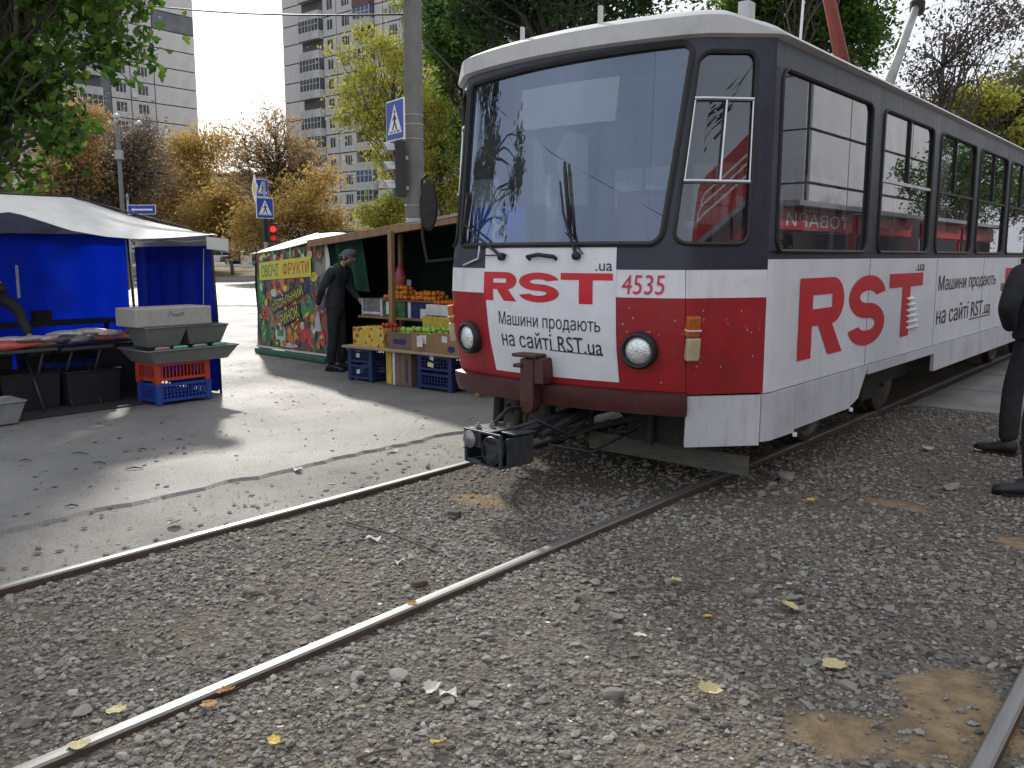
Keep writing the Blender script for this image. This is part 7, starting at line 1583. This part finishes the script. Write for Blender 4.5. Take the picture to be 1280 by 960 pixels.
for i, (u, v, s, k, lab) in enumerate([(887, 870, .085, 0, 'pale dry leaf on the gravel right of the middle foreground'), (1042, 835, .10, 0, 'large pale curled leaf on the dark gravel at the right'), (988, 762, .09, 0, 'flat pale leaf beyond the large curled one'), (548, 936, .055, 1, 'small yellow leaf near the bottom middle'), (100, 940, .075, 0, 'pale leaf lying on the rail at the bottom left'), (145, 896, .07, 0, 'pale leaf between the rails at the bottom left'), (282, 870, .07, 2, 'orange brown leaf against the middle rail'),
        (343, 932, .05, 1, 'small yellow leaf right of the bottom of the middle rail'), (262, 888, .06, 2, 'brown leaf just below the orange one by the rail'), (1013, 630, .06, 1, 'tiny yellow leaf in the tram shadow'), (1160, 564, .10, 0, 'pale leaf near the crossing slab'), (1222, 565, .07, 3, 'whitish leaf by the boots at the right'), (845, 731, .06, 0, 'pale leaf on the gravel below the tram corner'), (800, 800, .06, 3, 'whitish leaf left of the flat pale leaf'), (884, 775, .045, 1, 'small yellowish leaf on the dark gravel'), (540, 865, .07, 3, 'crumpled whitish leaf beside the big grey stone'), (515, 760, .045, 2, 'small brown leaf close to the middle rail'), (750, 637, .05, 2, 'small brown leaf under the tram front'), (352, 450, .10, 1, 'yellow leaf on the asphalt in front of the banner'), (218, 655, .10, 3, 'whitish scrap of leaf on the asphalt beside the rail')]):
    x_, y_ = ground_px(u, v); me = leaf_mesh('fallen_leaf', M_lf[k], i, .5 if i % 3 else 1.0); o = bpy.data.objects.new('fallen_leaf', me); link(o)
    zz = .022 if abs(x_ - RAILS[1]) < .04 else gz0(x_, y_) + .022; o.location = (x_, y_, zz); o.scale = (s, s, s); o.rotation_euler = (rnd.gauss(0, .12), rnd.gauss(0, .12), rnd.uniform(0, 6.28)); tag(o, lab, 'leaf', 'fallen leaves on the ground')
M_pap = mat('white_paper', (.66, .66, .63), .8)
for i, (u, v, w, h, lab) in enumerate([(467, 673, .07, .06, 'square white scrap of paper between the rails'), (500, 702, .045, .04, 'small white paper scrap near the square one'), (372, 586, .10, .05, 'white paper scrap on the asphalt strip'), (490, 562, .09, .05, 'pale scrap on the asphalt near the coupler'), (100, 730, .05, .03, 'white cigarette end sized scrap left between the rails'), (560, 868, .06, .05, 'white crumpled scrap beside the stone in the foreground')]):
    x_, y_ = ground_px(u, v); mb = MB(); a = rnd.uniform(0, 3); mb.grid(lambda p, q: Vector((x_ + (p - .5) * w * math.cos(a) - (q - .5) * h * math.sin(a), y_ + (p - .5) * w * math.sin(a) + (q - .5) * h * math.cos(a), gz0(x_, y_) + .018 + .012 * math.sin(p * 4 + q * 3))), 4, 3)
    o = mb.build('paper_scrap', M_pap, None, origin=(x_, y_, gz0(x_, y_))); tag(o, lab, 'paper', 'paper scraps on the ground')
a, b_ = ground_px(432, 652), ground_px(548, 690); mb = MB(); mb.tube([(a[0], a[1], .0), ((a[0] + b_[0]) / 2, (a[1] + b_[1]) / 2 + .01, .012), (b_[0], b_[1], .0)], .006, 6); o = mb.build('stick', M_bark, None, origin=(a[0], a[1], 0)); tag(o, 'long thin stick lying between the rails', 'stick')
a, b_ = ground_px(445, 948), ground_px(502, 935); mb = MB(); mb.tube([(a[0], a[1], .0), ((a[0] + b_[0]) / 2, (a[1] + b_[1]) / 2 + .004, .008), (b_[0], b_[1], .0)], .005, 6); o = mb.build('stick', M_bark, None, origin=(a[0], a[1], 0)); tag(o, 'short grey stick at the bottom of the picture', 'stick')
x_, y_ = ground_px(568, 645); mb = MB(); mb.box((x_, y_, .012), (.075, .05, .04), .4); o = mb.build('brick_piece', mat('dark_brick', (.09, .06, .05), .9, var=.3, bump=.4), None, origin=(x_, y_, 0), bevel=.008); tag(o, 'dark piece of brick between the rails in front of the tram', 'brick')
x_, y_ = ground_px(525, 731); mb = MB(); mb.box((x_, y_, .008), (.07, .045, .03), 1.1); o = mb.build('brick_piece', bpy.data.materials['dark_brick'], None, origin=(x_, y_, 0), bevel=.008); tag(o, 'dark brick chip against the middle rail', 'brick')
# market litter on the asphalt
r = np.random.default_rng(77); n = 2600; xa = np.where(r.uniform(0, 1, n) < .2, -4.35 - np.abs(r.normal(0, .35, n)), r.uniform(-12.5, -4.4, n)); ya = r.uniform(.5, 8.0, n); sa_ = .006 * (5.0 ** (r.uniform(0, 1, n) ** 2.2))
keep = ~((xa > -10.6) & (xa < -8.8) & (ya < 5.4)); xa, ya, sa_ = xa[keep], ya[keep], sa_[keep]
C = np.stack([xa, ya, np.where(xa < -5.3, .005, -.008)], 1)
lv, lf = LEAF_OVAL; az = r.uniform(0, 6.28, len(C)); v = lv[None] * sa_[:, None, None] * 2.2; x, y, z = v[..., 0] * 1.3, v[..., 1], v[..., 2] * .12
ca, s2 = np.cos(az)[:, None], np.sin(az)[:, None]; V = np.stack([(x * ca - y * s2 + C[:, :1]).ravel(), (x * s2 + y * ca + C[:, 1:2]).ravel(), (z + C[:, 2:]).ravel()], 1)
Fc = (lf[None] + (np.arange(len(C)) * 4)[:, None, None]).reshape(-1, 3)
me = np_mesh('litter', V, Fc, attr_mat('litter_bits', [(.05, .045, .04), (.10, .09, .075), (.16, .14, .115), (.42, .40, .36)], .85), rnd=np.repeat(r.beta(1.2, 2.6, len(C)), 2)); o = bpy.data.objects.new('litter', me); link(o); tag(o, 'small dark scraps and crumbs littering the market asphalt', 'litter', kind='stuff')
for i, (u, v, L_, lab) in enumerate([(32, 577, .10, 'dark flat scrap on the asphalt at the left'), (100, 568, .16, 'long dark rag scrap on the asphalt left of the rail'), (124, 580, .12, 'dark wood splinter on the asphalt below the tent'), (168, 587, .12, 'bent dark scrap on the asphalt below the crates'), (178, 563, .08, 'small black scrap on the asphalt below the blue crate'), (90, 634, .08, 'small dark scrap beside the asphalt edge')]):
    x_, y_ = ground_px(u, v); mb = MB(); a = YAW + rnd.uniform(-.4, .4); d = Vector((math.cos(a), math.sin(a), 0)); mb.tube([Vector((x_, y_, .008)) - d * L_ / 2, Vector((x_, y_, .018)), Vector((x_, y_, .008)) + d * L_ / 2], [.003, .006, .003], 6); o = mb.build('dark_scrap', M_barkd, None, origin=(x_, y_, 0)); tag(o, lab, 'scrap', 'dark scraps on the asphalt')
